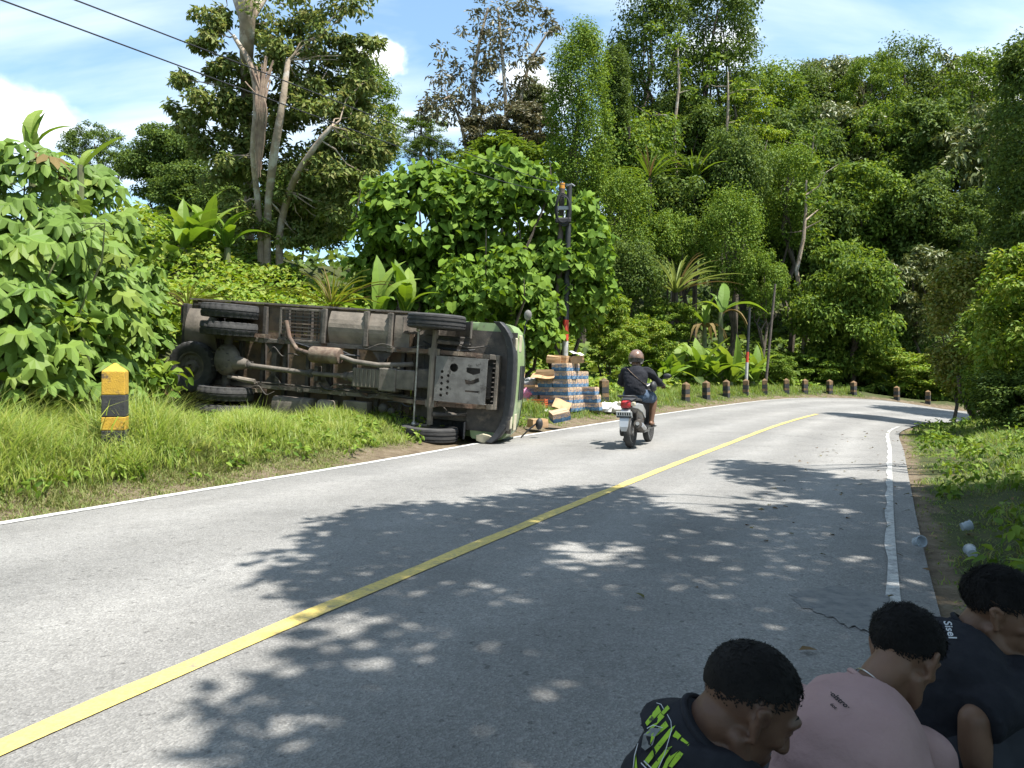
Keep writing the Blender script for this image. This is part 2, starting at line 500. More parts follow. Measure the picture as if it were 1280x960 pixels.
def terrain(XY, want_s=False):
    XY = np.asarray(XY, float).reshape(-1, 2)
    side, s, ze = road_dist(XY)
    az = XY[:, 0] / np.maximum(np.abs(XY[:, 1]), 1.0)
    A = 5.0 + 13 * sm(az, -.25, .15)
    zl = ze - .03 + .36 * sm(s, .15, 1.7) + .47 * np.clip(s - 4.2, 0, 11) * sm(s, 4.0, 7) + (A - 4) * sm(s, 16, 60) + .06 * nz(XY, 1.1, 2) * sm(s, .4, 3) + .35 * nz(XY, .23, 5) * sm(s, 5, 16)
    zr = ze - .04 + .20 * sm(s, .5, 2.2) + .10 * np.clip(s - 2.5, 0, 30) + .05 * nz(XY, 1.3, 1) * sm(s, .5, 2.5) + .3 * nz(XY, .3, 4) * sm(s, 5, 14)
    z = np.where(side == 1, zl, np.where(side == 2, zr, ze - .09))
    return (z, side, s) if want_s else z
def tz(x, y): return float(terrain([(x, y)])[0])
def warp(n, a, near, far):
    t = np.linspace(-1, 1, n); return np.sign(t) * (near * np.abs(t) + far * np.abs(t) ** a)
gx = 4 + warp(205, 5, 38, 460); gy = 14 + warp(205, 5, 36, 520)
GX, GY = np.meshgrid(gx, gy, indexing='ij')
XY = np.stack([GX.ravel(), GY.ravel()], 1)
Z, side, S_ = terrain(XY, True)
nx, ny = GX.shape
I = np.arange(nx * ny).reshape(nx, ny)
Fq = np.stack([I[:-1, :-1].ravel(), I[1:, :-1].ravel(), I[1:, 1:].ravel(), I[:-1, 1:].ravel()], 1)
me = mesh_np('ground', np.column_stack([XY, Z]), Fq, True)
at = me.attributes.new('bare', 'FLOAT', 'POINT')
bare = np.where(side == 0, 1, np.where(side == 1, 1 - sm(S_, .25, 1.1), 1 - sm(S_, .15, .5)))
at.data.foreach_set('value', bare.astype(np.float32))
m, nt, b = new_mat('soil'); MATS['soil'] = m
tc = N(nt, 'ShaderNodeTexCoord'); av = N(nt, 'ShaderNodeAttribute', attribute_name='bare')
dirt = ramp_n(noise_n(5, 8, .7).outputs['Fac'], [(.3, (.07, .052, .034)), (.55, (.14, .11, .075)), (.75, (.20, .175, .13))])
grn = ramp_n(noise_n(2.2, 8, .7).outputs['Fac'], [(.3, (.03, .036, .014)), (.55, (.055, .065, .024)), (.8, (.10, .09, .045))])
nmix = noise_n(6, 6, .7)
ad = N(nt, 'ShaderNodeMath', operation='ADD'); nt.links.new(av.outputs['Fac'], ad.inputs[0]); nt.links.new(nmix.outputs['Fac'], ad.inputs[1])
fac = ramp_n(ad.outputs[0], [(.75, 0.0), (1.0, 1.0)])
nt.links.new(mixc(fac, grn, dirt), b.inputs['Base Color']); b.inputs['Roughness'].default_value = .95; b.inputs['Specular IOR Level'].default_value = .15
bp = N(nt, 'ShaderNodeBump'); bp.inputs['Strength'].default_value = .8; bp.inputs['Distance'].default_value = .03
nt.links.new(noise_n(40, 4).outputs['Fac'], bp.inputs['Height']); nt.links.new(bp.outputs[0], b.inputs['Normal'])
obj('ground', me, m, kind='structure')
# ================================================================== PLANTS
def unit(a): return a / np.maximum(np.linalg.norm(a, axis=-1, keepdims=True), 1e-9)
def leaf_arrays(C, A, Nn, L, W, fold=.22, six=False, curl=.12):
    C = np.asarray(C); A = unit(A); B = unit(np.cross(Nn, A)); Nn = np.cross(A, B)
    L = np.broadcast_to(np.asarray(L), (len(C),))[:, None]; W = np.broadcast_to(np.asarray(W), (len(C),))[:, None]
    n = len(C)
    if not six:
        V = np.stack([C, C + A * L * .42 + B * W * .5 + Nn * W * fold, C + A * L - Nn * L * curl, C + A * L * .42 - B * W * .5 + Nn * W * fold], 1)
        k = np.arange(n)[:, None] * 4
        Fc = np.concatenate([k + [0, 2, 1], k + [0, 3, 2]])
    else:
        V = np.stack([C, C + A * L * .28 + B * W * .46 + Nn * W * fold, C + A * L * .66 + B * W * .36 + Nn * (W * fold * .6 - L * curl * .35),
                      C + A * L - Nn * L * curl, C + A * L * .66 - B * W * .36 + Nn * (W * fold * .6 - L * curl * .35), C + A * L * .28 - B * W * .46 + Nn * W * fold,
                      C + A * L * .5 - Nn * L * curl * .15], 1)
        k = np.arange(n)[:, None] * 7
        Fc = np.concatenate([k + [0, 6, 1], k + [1, 6, 2], k + [2, 6, 3], k + [3, 6, 4], k + [4, 6, 5], k + [5, 6, 0]])
    return V.reshape(-1, 3), Fc
def join_arrays(parts):
    V, Fc, o = [], [], 0
    for v, f in parts:
        V.append(v); Fc.append(f + o); o += len(v)
    return np.concatenate(V), np.concatenate(Fc)
def clump_leaves(cent, rad, n_per, L, W, rg, flat=.7, up=.55, droop=.25, shell=.5, six=False, jit=.45, out=None):
    cent = np.asarray(cent, float); rad = np.broadcast_to(np.asarray(rad, float), (len(cent),))
    n_per = np.broadcast_to(np.asarray(n_per, int), (len(cent),))
    idx = np.repeat(np.arange(len(cent)), n_per)
    d = unit(rg.normal(size=(len(idx), 3)))
    rr = rg.random(len(idx)) ** shell
    pos = cent[idx] + d * (rad[idx] * rr)[:, None] * np.array([1, 1, flat])
    nn = unit(d * .6 + np.array([0, 0, up]) + rg.normal(size=d.shape) * jit)
    ax = d * .8 + rg.normal(size=d.shape) * .6; ax[:, 2] -= droop
    if out is not None: ax += unit(pos - np.asarray(out)) * .6
    ax = ax - nn * (ax * nn).sum(1, keepdims=True)
    s = .65 + .7 * rg.random(len(idx))
    return leaf_arrays(pos, ax, nn, L * s, W * s, six=six)

# leaf colours (real leaf albedo; light does the rest)
leafmat('leaf_lean', [(0.085, 0.127, 0.036), (0.130, 0.176, 0.047), (0.182, 0.221, 0.062), (0.215, 0.208, 0.075)], trans=0.32, rough=.55, spec=0.12)
leafmat('leaf_mid', [(0.054, 0.095, 0.016), (0.087, 0.151, 0.022), (0.131, 0.200, 0.028), (0.176, 0.230, 0.038)], rough=.58, spec=0.12, trans=0.32)
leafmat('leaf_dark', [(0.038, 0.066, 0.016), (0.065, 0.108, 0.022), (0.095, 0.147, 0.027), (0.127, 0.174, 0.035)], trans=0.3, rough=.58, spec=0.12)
leafmat('leaf_olive', [(.065, .095, .028), (.10, .13, .036), (.135, .16, .045), (.15, .155, .05)], trans=.2)
leafmat('leaf_brown', [(.07, .072, .034), (.105, .10, .046), (.14, .12, .058), (.09, .10, .036)], trans=.2)
leafmat('leaf_bright', [(0.085, 0.154, 0.018), (0.133, 0.218, 0.025), (0.188, 0.262, 0.034), (0.251, 0.282, 0.050)], trans=.32, rough=.58, spec=.2)
leafmat('leaf_vine', [(0.058, 0.114, 0.017), (0.099, 0.168, 0.023), (0.149, 0.223, 0.030), (0.181, 0.243, 0.042)], trans=.28, rough=.58, spec=0.12)
leafmat('leaf_yellowish', [(0.090, 0.137, 0.019), (0.141, 0.178, 0.025), (0.193, 0.208, 0.032), (0.244, 0.214, 0.043)], trans=.3)
leafmat('leaf_palmate', [(.100, .168, .034), (.128, .208, .042), (.165, .248, .05), (.112, .20, .034), (.195, .248, .05)], per='object', trans=.3, rough=.52, spec=0.18)
leafmat('leaf_heart', [(0.089, 0.165, 0.023), (0.127, 0.217, 0.030), (0.178, 0.270, 0.041), (0.149, 0.250, 0.028)], per='object', trans=0.34, rough=0.65, spec=0.12)
leafmat('leaf_banana', [(0.091, 0.173, 0.023), (0.134, 0.216, 0.032), (0.183, 0.254, 0.042), (0.122, 0.205, 0.026)], per='object', trans=.35, rough=.52, spec=.25)
leafmat('leaf_dry', [(.15, .105, .045), (.20, .15, .06), (.12, .08, .035)], per='object', trans=.2, rough=.8, spec=.15)
leafmat('grass_tall', [(0.149, 0.230, 0.047), (0.216, 0.297, 0.061), (0.270, 0.344, 0.081), (0.338, 0.351, 0.121)], trans=0.45, rough=.5)
leafmat('grass_low', [(.10, .15, .034), (.15, .20, .046), (.21, .225, .075), (.24, .21, .10)], trans=0.3, rough=.7)
leafmat('grass_verge', [(0.091, 0.156, 0.029), (0.130, 0.215, 0.036), (0.195, 0.260, 0.052), (0.221, 0.221, 0.072)], trans=0.4, rough=.55)
pmat('bark_pale', (.33, .26, .19), (.20, .155, .115), 3.5, .9, bump=.6, bscale=14, c3=(.42, .39, .34), s3=1.4, lo3=.52, hi3=.62)
pmat('bark_dark', (.10, .08, .06), (.055, .045, .035), 4, .95, bump=.7, bscale=16)
pmat('stem_green', (.12, .15, .05), (.09, .09, .045), 6, .7)

def crown_mesh(name, seed, kind):
    """crown in a unit ball, leaves of roughly true relative size"""
    rg = np.random.default_rng(seed)
    parts = []
    if kind == 'broad':            # many rounded clumps on the outside of a dome
        k = 150; d = unit(rg.normal(size=(k, 3))); d[:, 2] = d[:, 2] * .95 + .05
        c = d * (.40 + .52 * rg.random(k) ** .8)[:, None]; r = .10 + .19 * rg.random(k)
        parts.append(clump_leaves(c, r, (50 + 620 * r).astype(int), .066, .038, rg, flat=.62, up=.6, shell=.35))
    elif kind == 'loose':          # droopy sprays with gaps
        k = 105; d = unit(rg.normal(size=(k, 3)))
        c = d * (.35 + .6 * rg.random(k) ** .6)[:, None]; r = .12 + .12 * rg.random(k)
        parts.append(clump_leaves(c, r, 120, .10, .04, rg, flat=.5, up=.5, droop=.5))
    elif kind == 'fine':           # dense, small leaves
        k = 130; d = unit(rg.normal(size=(k, 3))); d[:, 2] = d[:, 2] * .9 + .1
        c = d * (.6 + .34 * rg.random(k))[:, None]; r = .10 + .10 * rg.random(k)
        parts.append(clump_leaves(c, r, 105, .052, .030, rg, flat=.7, up=.6))
    elif kind == 'layered':        # flat light sprays in storeys
        k = 60; d = unit(rg.normal(size=(k, 3)))
        c = d * (.3 + .65 * rg.random(k))[:, None]; c[:, 2] = np.round(c[:, 2] * 4) / 4 + rg.normal(size=k) * .03; r = .16 + .14 * rg.random(k)
        parts.append(clump_leaves(c, r, 130, .07, .03, rg, flat=.22, up=1.2, droop=.15))
    elif kind == 'drape':          # a tree or stump under a coat of climbers: bulging curtains of small leaves
        k = 70; d = unit(rg.normal(size=(k, 3)))
        c = d * (.50 + .36 * rg.random(k))[:, None]; r = .13 + .22 * rg.random(k) ** 1.5
        parts.append(clump_leaves(c, r, (60 + 900 * r).astype(int), .060, .044, rg, flat=1.15, up=.45, droop=.8, shell=.22))
    V, Fc = join_arrays(parts)
    return mesh_np(name, V, Fc)
CROWNS = {}
for kind, seeds in (('broad', (11, 12, 13)), ('loose', (21, 22)), ('fine', (31, 32)), ('layered', (41, 42)), ('drape', (51, 52, 53))):
    CROWNS[kind] = [crown_mesh(kind + '_crown', s, kind) for s in seeds]
def crown_obj(kind, i, mat, t):
    me = CROWNS[kind][i % len(CROWNS[kind])]
    if not me.materials: me.materials.append(MATS[mat])
    o = obj('crown', me, None, t, kind='stuff')
    o.material_slots[0].link = 'OBJECT'; o.material_slots[0].material = MATS[mat]
    return o
def limb_path(a, b, rg, bend=.12, n=5):
    a, b = np.array(a, float), np.array(b, float); L = np.linalg.norm(b - a)
    pts = [a + (b - a) * t + rg.normal(size=3) * L * bend * math.sin(math.pi * t) * .6 for t in np.linspace(0, 1, n)]
    return pts
def tree(name, label, cat, px, py, rx, ry, Y, kind, mat, i=0, depth=None, bark='bark_dark', tr=None, group=None, limbs=6, base=None):
    """crown centred on photo pixel (px,py) with radii in photo pixels, at distance Y; trunk down to the ground"""
    rg = np.random.default_rng(int(px * 7 + py * 13 + i))
    c = P(px, py, Y); rxm = rx * Y / F; rzm = ry * Y / F; rym = depth or rxm
    bx, by = (base if base else (c.x + rg.normal() * rxm * .12, c.y + rg.normal() * rym * .1))
    g = tz(bx, by)
    t = thing(name, label, cat, (bx, by, g - .05), group=group)
    if ry > 1.35 * rx:        # tall narrow crowns get a mesh of their own so the leaves keep their shape
        q = rzm / rxm; k_ = int((90 if kind == 'drape' else 64) * q); zz = rg.uniform(-1, 1, k_); a_ = rg.uniform(0, 6.283, k_)
        prof = np.sqrt(np.maximum(.08, 1 - np.abs(zz) ** 3.2)) * (.72 + .34 * rg.random(k_))
        cc = np.column_stack([np.cos(a_) * prof * rxm * .8, np.sin(a_) * prof * rym * .8, zz * rzm * .95])
        Lf = max(.09, .062 * rxm) if kind == 'drape' else max(.11, .085 * rxm)
        V, Fc = clump_leaves(cc, (.26 + .22 * rg.random(k_)) * rxm, 135, Lf, Lf * (.68 if kind == 'drape' else .5), rg, flat=1.1 if kind == 'drape' else .7, droop=.7 if kind == 'drape' else .3)
        cr = obj('crown', mesh_np('crown', V, Fc), MATS[mat], t, kind='stuff')
        cr.location = (c.x - bx, c.y - by, c.z - g + .05)
    else:
        cr = crown_obj(kind, i, mat, t)
        cr.location = (c.x - bx, c.y - by, c.z - g + .05)
        cr.scale = (rxm, rym, rzm); cr.rotation_euler = (0, 0, rg.random() * 6.28)
    H = c.z - g
    tr = tr or max(.05, min(.28, .035 * max(H, 1) * .6))
    mb = MB()
    top = np.array([c.x - bx, c.y - by, max(H + rzm * .35, .4)])
    tp = limb_path((0, 0, 0), top, rg, .05, 7)
    mb.tube(tp, [tr * (1 - .75 * k / 6) for k in range(7)], 8)
    for k in range(limbs):
        d = rg.normal(size=3); d /= np.linalg.norm(d); d[2] = abs(d[2]) * .6
        e = np.array([c.x - bx, c.y - by, H]) + d * [rxm * .75, rym * .75, rzm * .7]
        s = tp[int(rg.integers(2, 5))]
        mb.tube(limb_path(s, e, rg, .12), [tr * .45, tr * .36, tr * .27, tr * .17, tr * .06], 6)
    mb.build('trunk', MATS[bark], t, smooth=True)
    return t

# ---- far forest and hillside -------------------------------------------------
FOREST = 'forest trees on the hillside'
tree('dome_tree', 'dark round-topped tree showing above the big-leaved thicket at far left', 'tree', 118, 195, 42, 46, 62, 'fine', 'leaf_dark', 0)
tree('dome_tree', 'dull green round tree between the dome tree and the big leaning tree', 'tree', 205, 205, 52, 56, 55, 'broad', 'leaf_dark', 1)
tree('dome_tree', 'low dark tree filling the gap under the big leaning tree', 'tree', 250, 250, 60, 50, 48, 'broad', 'leaf_dark', 2)
tree('slender_tree', 'pale grey-green tree peeking out right of the big leaning tree', 'tree', 462, 150, 40, 70, 48, 'layered', 'leaf_mid', 0)
tree('dark_understorey_tree', 'deep green tree standing in shade behind the leaning trunks', 'tree', 385, 255, 75, 62, 36, 'broad', 'leaf_dark', 0)
tree('dark_understorey_tree', 'deep green bushy tree behind the left end of the leaning trunks', 'tree', 292, 262, 48, 50, 37, 'broad', 'leaf_dark', 1)
tree('airy_tree', 'small airy light green tree left of the brown-leaved tall tree', 'tree', 527, 160, 32, 36, 58, 'layered', 'leaf_mid', 1)
tree('bush_tree', 'dark bush at the foot of the small airy tree', 'tree', 540, 196, 36, 26, 50, 'fine', 'leaf_dark', 1)
tree('dry_vine_tree', 'rounded tree with reddish brown withered leaves below the tall brown tree', 'tree', 635, 165, 62, 42, 44, 'loose', 'leaf_brown', 0)
tree('bush_tree', 'olive bush just above the heart-leaved thicket', 'tree', 640, 208, 85, 34, 36, 'loose', 'leaf_mid', 1)
tree('small_crown_tree', 'small brownish tree crown beside the vine-covered pillar tree', 'tree', 668, 130, 30, 32, 50, 'loose', 'leaf_olive', 1)
tree('pillar_tree', 'bright pillar-shaped tree coated in climbers from top to bottom', 'tree', 724, 150, 42, 116, 31, 'drape', 'leaf_vine', 0, depth=1.5)
tree('tall_forest_tree', 'tall dark tree rising out of the top edge, left of two', 'tree', 812, 70, 52, 120, 46, 'broad', 'leaf_dark', 0, depth=3.5)
tree('tall_forest_tree', 'tall dark tree rising out of the top edge, right of two', 'tree', 897, 60, 48, 135, 47, 'fine', 'leaf_dark', 0, depth=3.5)
tree('tall_forest_tree', 'dark lower crown wedged between the two tall trees', 'tree', 850, 175, 60, 70, 44, 'broad', 'leaf_dark', 2)
tree('thin_tree', 'thin dark tree close to the right of the pillar tree', 'tree', 770, 120, 18, 60, 40, 'drape', 'leaf_dark', 1, depth=1.2)
ridge = [(955, 150, 45, 60, 'broad', 'leaf_mid', 'dark green'), (1000, 140, 40, 50, 'fine', 'leaf_dark', 'compact dark'), (1040, 118, 46, 50, 'broad', 'leaf_olive', 'olive'), (1090, 118, 42, 48, 'fine', 'leaf_mid', 'fine-leaved green'),
         (1130, 105, 40, 50, 'broad', 'leaf_dark', 'rounded dark'), (1172, 125, 44, 52, 'loose', 'leaf_olive', 'loose olive'), (1215, 128, 40, 52, 'broad', 'leaf_mid', 'broad green'), (1262, 150, 46, 60, 'fine', 'leaf_olive', 'fine olive')]
ordn = ['first', 'second', 'third', 'fourth', 'fifth', 'sixth', 'seventh', 'eighth', 'ninth', 'tenth', 'eleventh', 'twelfth']
for k, (px, py, rx, ry, kind, mat, w) in enumerate(ridge):
    tree('ridge_tree', f'{w} tree on the far skyline, {ordn[k]} from the left along the ridge', 'tree', px, py + 8, rx * 1.15, ry * 1.25, 72 + 3 * (k % 3), kind, mat, k, group=FOREST)
slope = [(790, 205, 55, 60, 41, 'drape', 'leaf_mid'), (850, 260, 60, 60, 39, 'broad', 'leaf_dark'), (925, 165, 52, 55, 46, 'layered', 'leaf_bright'), (985, 205, 58, 65, 50, 'broad', 'leaf_dark'), (1045, 190, 55, 60, 54, 'broad', 'leaf_olive'),
         (1100, 200, 58, 62, 52, 'fine', 'leaf_mid'), (1165, 195, 60, 66, 50, 'broad', 'leaf_dark'), (1230, 215, 62, 70, 46, 'loose', 'leaf_olive'), (1000, 290, 60, 70, 43, 'broad', 'leaf_dark'), (1075, 270, 58, 60, 43, 'broad', 'leaf_mid'),
         (1150, 290, 64, 66, 42, 'broad', 'leaf_dark'), (1225, 310, 60, 70, 40, 'fine', 'leaf_dark')]
words = ['climber-coated green', 'shadowy dark', 'bright yellow-green layered', 'broad dark', 'olive broad', 'fine-leaved', 'dense dark', 'loose olive', 'deep green', 'mid green', 'black-green', 'compact deep green']
where = ['above the spiky plants beside the pillar tree', 'behind the spiky plants', 'right below the tall dark trees', 'in the upper middle of the wooded slope', 'under the ridge, right of the broad dark one', 'high on the slope under the ridge',
         'high on the slope toward the right', 'high on the slope at the far right', 'behind the thin leaning pole', 'behind the roadside tree at the bend', 'right of the roadside tree at the bend', 'behind the right-hand roadside bushes']
for k, (px, py, rx, ry, Y, kind, mat) in enumerate(slope):
    tree('slope_tree', f'{words[k]} tree {where[k]}', 'tree', px, py + 6, rx * 1.2, ry * 1.25, Y, kind, mat, k, group=FOREST)
DR = 'climber-draped trees above the bend'
drapes = [(775, 280, 42, 60, 35, 'tall mound of climbers right of the pillar tree, leftmost of the draped trees'), (838, 300, 38, 45, 36, 'rounded mound of climbers behind the spiky plants'), (918, 215, 48, 62, 38, 'big dark dome of climbers under the tall trees'),
          (912, 300, 40, 62, 35, 'column of climbers straight above the large banana leaves'), (955, 350, 32, 42, 34, 'low bright mound of climbers left of the thin leaning pole'), (790, 345, 45, 50, 33, 'low dark mound of climbers just above the rider'), (985, 240, 40, 60, 40, 'draped tree with hanging climbers above the thin leaning pole')]
for k, (px, py, rx, ry, Y, lab) in enumerate(drapes):
    tree('draped_tree', lab, 'tree', px, py, rx, ry, Y, 'drape', 'leaf_vine' if k not in (2, 5) else 'leaf_dark', k, group=DR)
tree('roadside_tree', 'spreading green tree standing behind the guide posts at the bend', 'tree', 1055, 385, 70, 92, 36.5, 'broad', 'leaf_mid', 1, tr=.13, bark='bark_dark')
tree('roadside_tree', 'dark brownish-green tree right of the spreading tree at the bend', 'tree', 1140, 365, 60, 66, 38, 'loose', 'leaf_olive', 0)
tree('roadside_tree', 'dark leafy tree behind the yellowish roadside bush', 'tree', 1100, 430, 48, 52, 39, 'broad', 'leaf_dark', 2)
# low creeper mounds along the far verge
low = [(1000, 462, 55, 26, 36.5, 'leaf_vine', 'low green hedge of creepers left of the tree at the bend'), (1120, 462, 60, 30, 36, 'leaf_bright', 'low bright hedge of creepers right of the tree at the bend'), (1190, 470, 50, 34, 36, 'leaf_bright', 'creeper hedge at the right end of the far verge'),
       (765, 432, 34, 26, 27, 'leaf_bright', 'bright creeper mound behind the stacked cartons'), (965, 456, 30, 20, 34, 'leaf_vine', 'small creeper mound behind the thin leaning pole'), (800, 425, 42, 34, 29, 'leaf_bright', 'bright sprawling creepers directly behind the rider'), (745, 385, 44, 40, 27.5, 'leaf_bright', 'bright sprawling creepers between the pole and the rider'), (835, 400, 40, 30, 33, 'leaf_vine', 'green creepers above the left end of the banana row')]
for k, (px, py, rx, ry, Y, mat, lab) in enumerate(low):
    tree('creeper_mound', lab, 'shrub', px, py, rx, ry, Y, 'loose', mat, k, tr=.04, limbs=3, group='creeper mounds along the verge')

# ---- creepers and ground cover over the banks (uncountable) ------------------
def scatter_cover(name, label, boxes, L, W, mat, seed, lift=.35, n=9000, dens=None):
    rg = np.random.default_rng(seed)
    pts = []
    for (x0, x1, y0, y1, cnt) in boxes:
        q = np.column_stack([rg.uniform(x0, x1, cnt), rg.uniform(y0, y1, cnt)]); pts.append(q)
    q = np.concatenate(pts)
    z, side, s = terrain(q, True)
    ok = (side != 0) & (s > 2.6) & ~((q[:, 0] > -6.9) & (q[:, 0] < .6) & (q[:, 1] > 11) & (q[:, 1] < 16.4))
    q, z = q[ok], z[ok]
    hump = .5 + .5 * nz(q, .9, 3) * .5
    pos = np.column_stack([q, z + lift * np.clip(hump, 0, 1.4) * (.5 + .6 * rg.random(len(q)))])
    nn = unit(np.column_stack([rg.normal(size=len(q)) * .5, rg.normal(size=len(q)) * .5 - .35, np.full(len(q), .8)]))
    ax = rg.normal(size=nn.shape); ax[:, 2] -= .3; ax -= nn * (ax * nn).sum(1, keepdims=True)
    s = .6 + .8 * rg.random(len(q))
    V, Fc = leaf_arrays(pos, ax, nn, L * s, W * s)
    o = obj(name, mesh_np(name, V, Fc), MATS[mat]); tag(o, label, 'ground cover', kind='stuff')
    return o
scatter_cover('bank_creepers', 'tangled light green creepers covering the bank behind the truck', [(-12, 3, 14, 27, 50000)], .17, .11, 'leaf_bright', 61, .9)
scatter_cover('slope_creepers', 'bright green creepers covering the slope between cartons and bend', [(1, 14, 20, 36, 46000)], .17, .12, 'leaf_bright', 62, .6)
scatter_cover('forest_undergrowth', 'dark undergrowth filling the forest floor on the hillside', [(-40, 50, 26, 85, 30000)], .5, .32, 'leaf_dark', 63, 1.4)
scatter_cover('far_bank_cover', 'green ground cover beyond the far edge of the bend', [(10, 34, 32, 46, 22000)], .2, .14, 'leaf_vine', 64, .6)
scatter_cover('right_bank_cover', 'shaded weeds under the right-hand roadside bushes', [(7, 24, 4, 24, 22000)], .13, .08, 'leaf_mid', 65, .35)

# ---- grass ------------------------------------------------------------------
def blades(q, z, h, lean, w, rg, seg=3):
    n = len(q); base = np.column_stack([q, z])
    th = rg.uniform(0, 6.283, n); d = np.column_stack([np.cos(th), np.sin(th), np.zeros(n)])
    tn = np.column_stack([-np.sin(th), np.cos(th), np.zeros(n)])
    rows_ = []
    for k in range(seg + 1):
        t = k / seg
        c = base + np.array([0, 0, 1]) * (h * (t - .35 * lean * t * t))[:, None] + d * (h * lean * t * t)[:, None]
        wd = (w * (1 - t ** 1.6) * .5)[:, None]
        if k < seg: rows_ += [c - tn * wd, c + tn * wd]
        else: rows_.append(c)
    V = np.stack(rows_, 1); m_ = V.shape[1]; k0 = np.arange(n)[:, None] * m_
    Fc = []
    for k in range(seg - 1):
        a = 2 * k; Fc += [k0 + [a, a + 1, a + 3], k0 + [a, a + 3, a + 2]]
    Fc.append(k0 + [2 * seg - 2, 2 * seg - 1, 2 * seg])
    return V.reshape(-1, 3), np.concatenate(Fc)
def verge_pts(Pl, Nn, sgn, i0, i1, s0, s1, n, rg, pw=1.0):
    seglen = np.linalg.norm(np.diff(Pl[i0:i1, :2], axis=0), axis=1); cum = np.concatenate([[0], np.cumsum(seglen)])
    u = rg.random(n) * cum[-1]; i = np.clip(np.searchsorted(cum, u) - 1, 0, len(seglen) - 1); f = (u - cum[i]) / seglen[i]
    a = Pl[i0 + i, :2] * (1 - f)[:, None] + Pl[i0 + i + 1, :2] * f[:, None]
    s = s0 + (s1 - s0) * rg.random(n) ** pw
    return a + Nn[i0 + i] * (sgn * s)[:, None], s
def grass(name, label, Pl, Nn, sgn, i0, i1, s0, s1, n, hfun, w, lean, mat, seed, clump=0, floor=.4):
    rg = np.random.default_rng(seed)
    if clump:
        c, s = verge_pts(Pl, Nn, sgn, i0, i1, s0, s1, n // clump, rg)
        q = np.repeat(c, clump, 0) + rg.normal(size=(len(c) * clump, 2)) * .05; s = np.repeat(s, clump)
    else:
        q, s = verge_pts(Pl, Nn, sgn, i0, i1, s0, s1, n, rg)
    patch = np.clip(.8 + .35 * nz(q, 1.6, seed), floor, 1.3)
    keep = rg.random(len(q)) < np.clip(patch + .25, 0, 1); q, s, patch = q[keep], s[keep], patch[keep]
    z = terrain(q) - .015
    h = hfun(s) * (1 - .55 * sm(q[:, 1], 8.5, 11.5) * (q[:, 1] < 20) * (mat != 'grass_verge')) * patch * (.55 + .75 * rg.random(len(q)))
    V, Fc = blades(q, z, h, lean * (.4 + 1.0 * rg.random(len(q))), w * (.6 + .7 * rg.random(len(q))), rg, 3 if mat == 'grass_tall' else 2)
    o = obj(name, mesh_np(name, V, Fc), MATS[mat]); tag(o, label, 'grass', kind='stuff')
    return o
i_near, i_mid, i_far = NS + 8, NS * 4 + 6, NS * 9
grass('tall_grass', 'tall arching light green grass on the left verge in front of the truck', Lp, Ln, 1, i_near, i_mid, .75, 4.4, 74000, lambda s: .34 + .34 * sm(s, .8, 1.5), .013, .75, 'grass_tall', 71, clump=9)
grass('low_grass', 'short half-dry grass and litter along the left white line', Lp, Ln, 1, i_near, i_mid, .12, 1.5, 90000, lambda s: .06 + .12 * sm(s, .2, 1.3), .011, .9, 'grass_low', 72, clump=5, floor=.75)
grass('far_verge_grass', 'green grass along the far left verge between the guide posts', Lp, Ln, 1, i_mid, i_far, .35, 3.4, 36000, lambda s: .06 + .22 * sm(s, .4, 1.6), .02, .7, 'grass_verge', 73, clump=6)
grass('right_verge_grass', 'green grass on the right verge running into shade', Rp, Rn, -1, NS + 4, NS * 7, .30, 5.2, 80000, lambda s: .06 + .14 * sm(s, .4, 2.0), .012, .8, 'grass_verge', 74, clump=6)
grass('right_low_grass', 'thin short grass on the gravel edge at right', Rp, Rn, -1, NS + 4, NS * 7, .17, .9, 14000, lambda s: .03 + .05 * sm(s, .5, 1.4), .008, .9, 'grass_low', 75, clump=5)

grass('arching_grass', 'long loose grass blades hanging over the left verge', Lp, Ln, 1, i_near, i_mid, .9, 4.0, 3600, lambda s: .75 + 0 * s, .016, 1.25, 'grass_tall', 76, clump=12)
rgw = np.random.default_rng(78)
for nm_, lab_, Pl_, Nn_, sg_, i0_, i1_, s0_, s1_, n_ in (('left_verge_weeds', 'small broad-leaved weeds mixed into the left verge grass', Lp, Ln, 1, i_near, i_mid, .5, 3.6, 420), ('right_verge_weeds', 'small broad-leaved weeds on the shaded right verge', Rp, Rn, -1, NS + 4, NS * 6, .45, 5.0, 600)):
    q, s_ = verge_pts(Pl_, Nn_, sg_, i0_, i1_, s0_, s1_, n_, rgw)
    V, Fc = clump_leaves(np.column_stack([q, terrain(q) + .05 + .12 * rgw.random(len(q))]), .11, 12, .075, .042, rgw, flat=.8, six=True)
    tag(obj(nm_, mesh_np(nm_, V, Fc), MATS['leaf_vine']), lab_, 'weeds', kind='stuff')
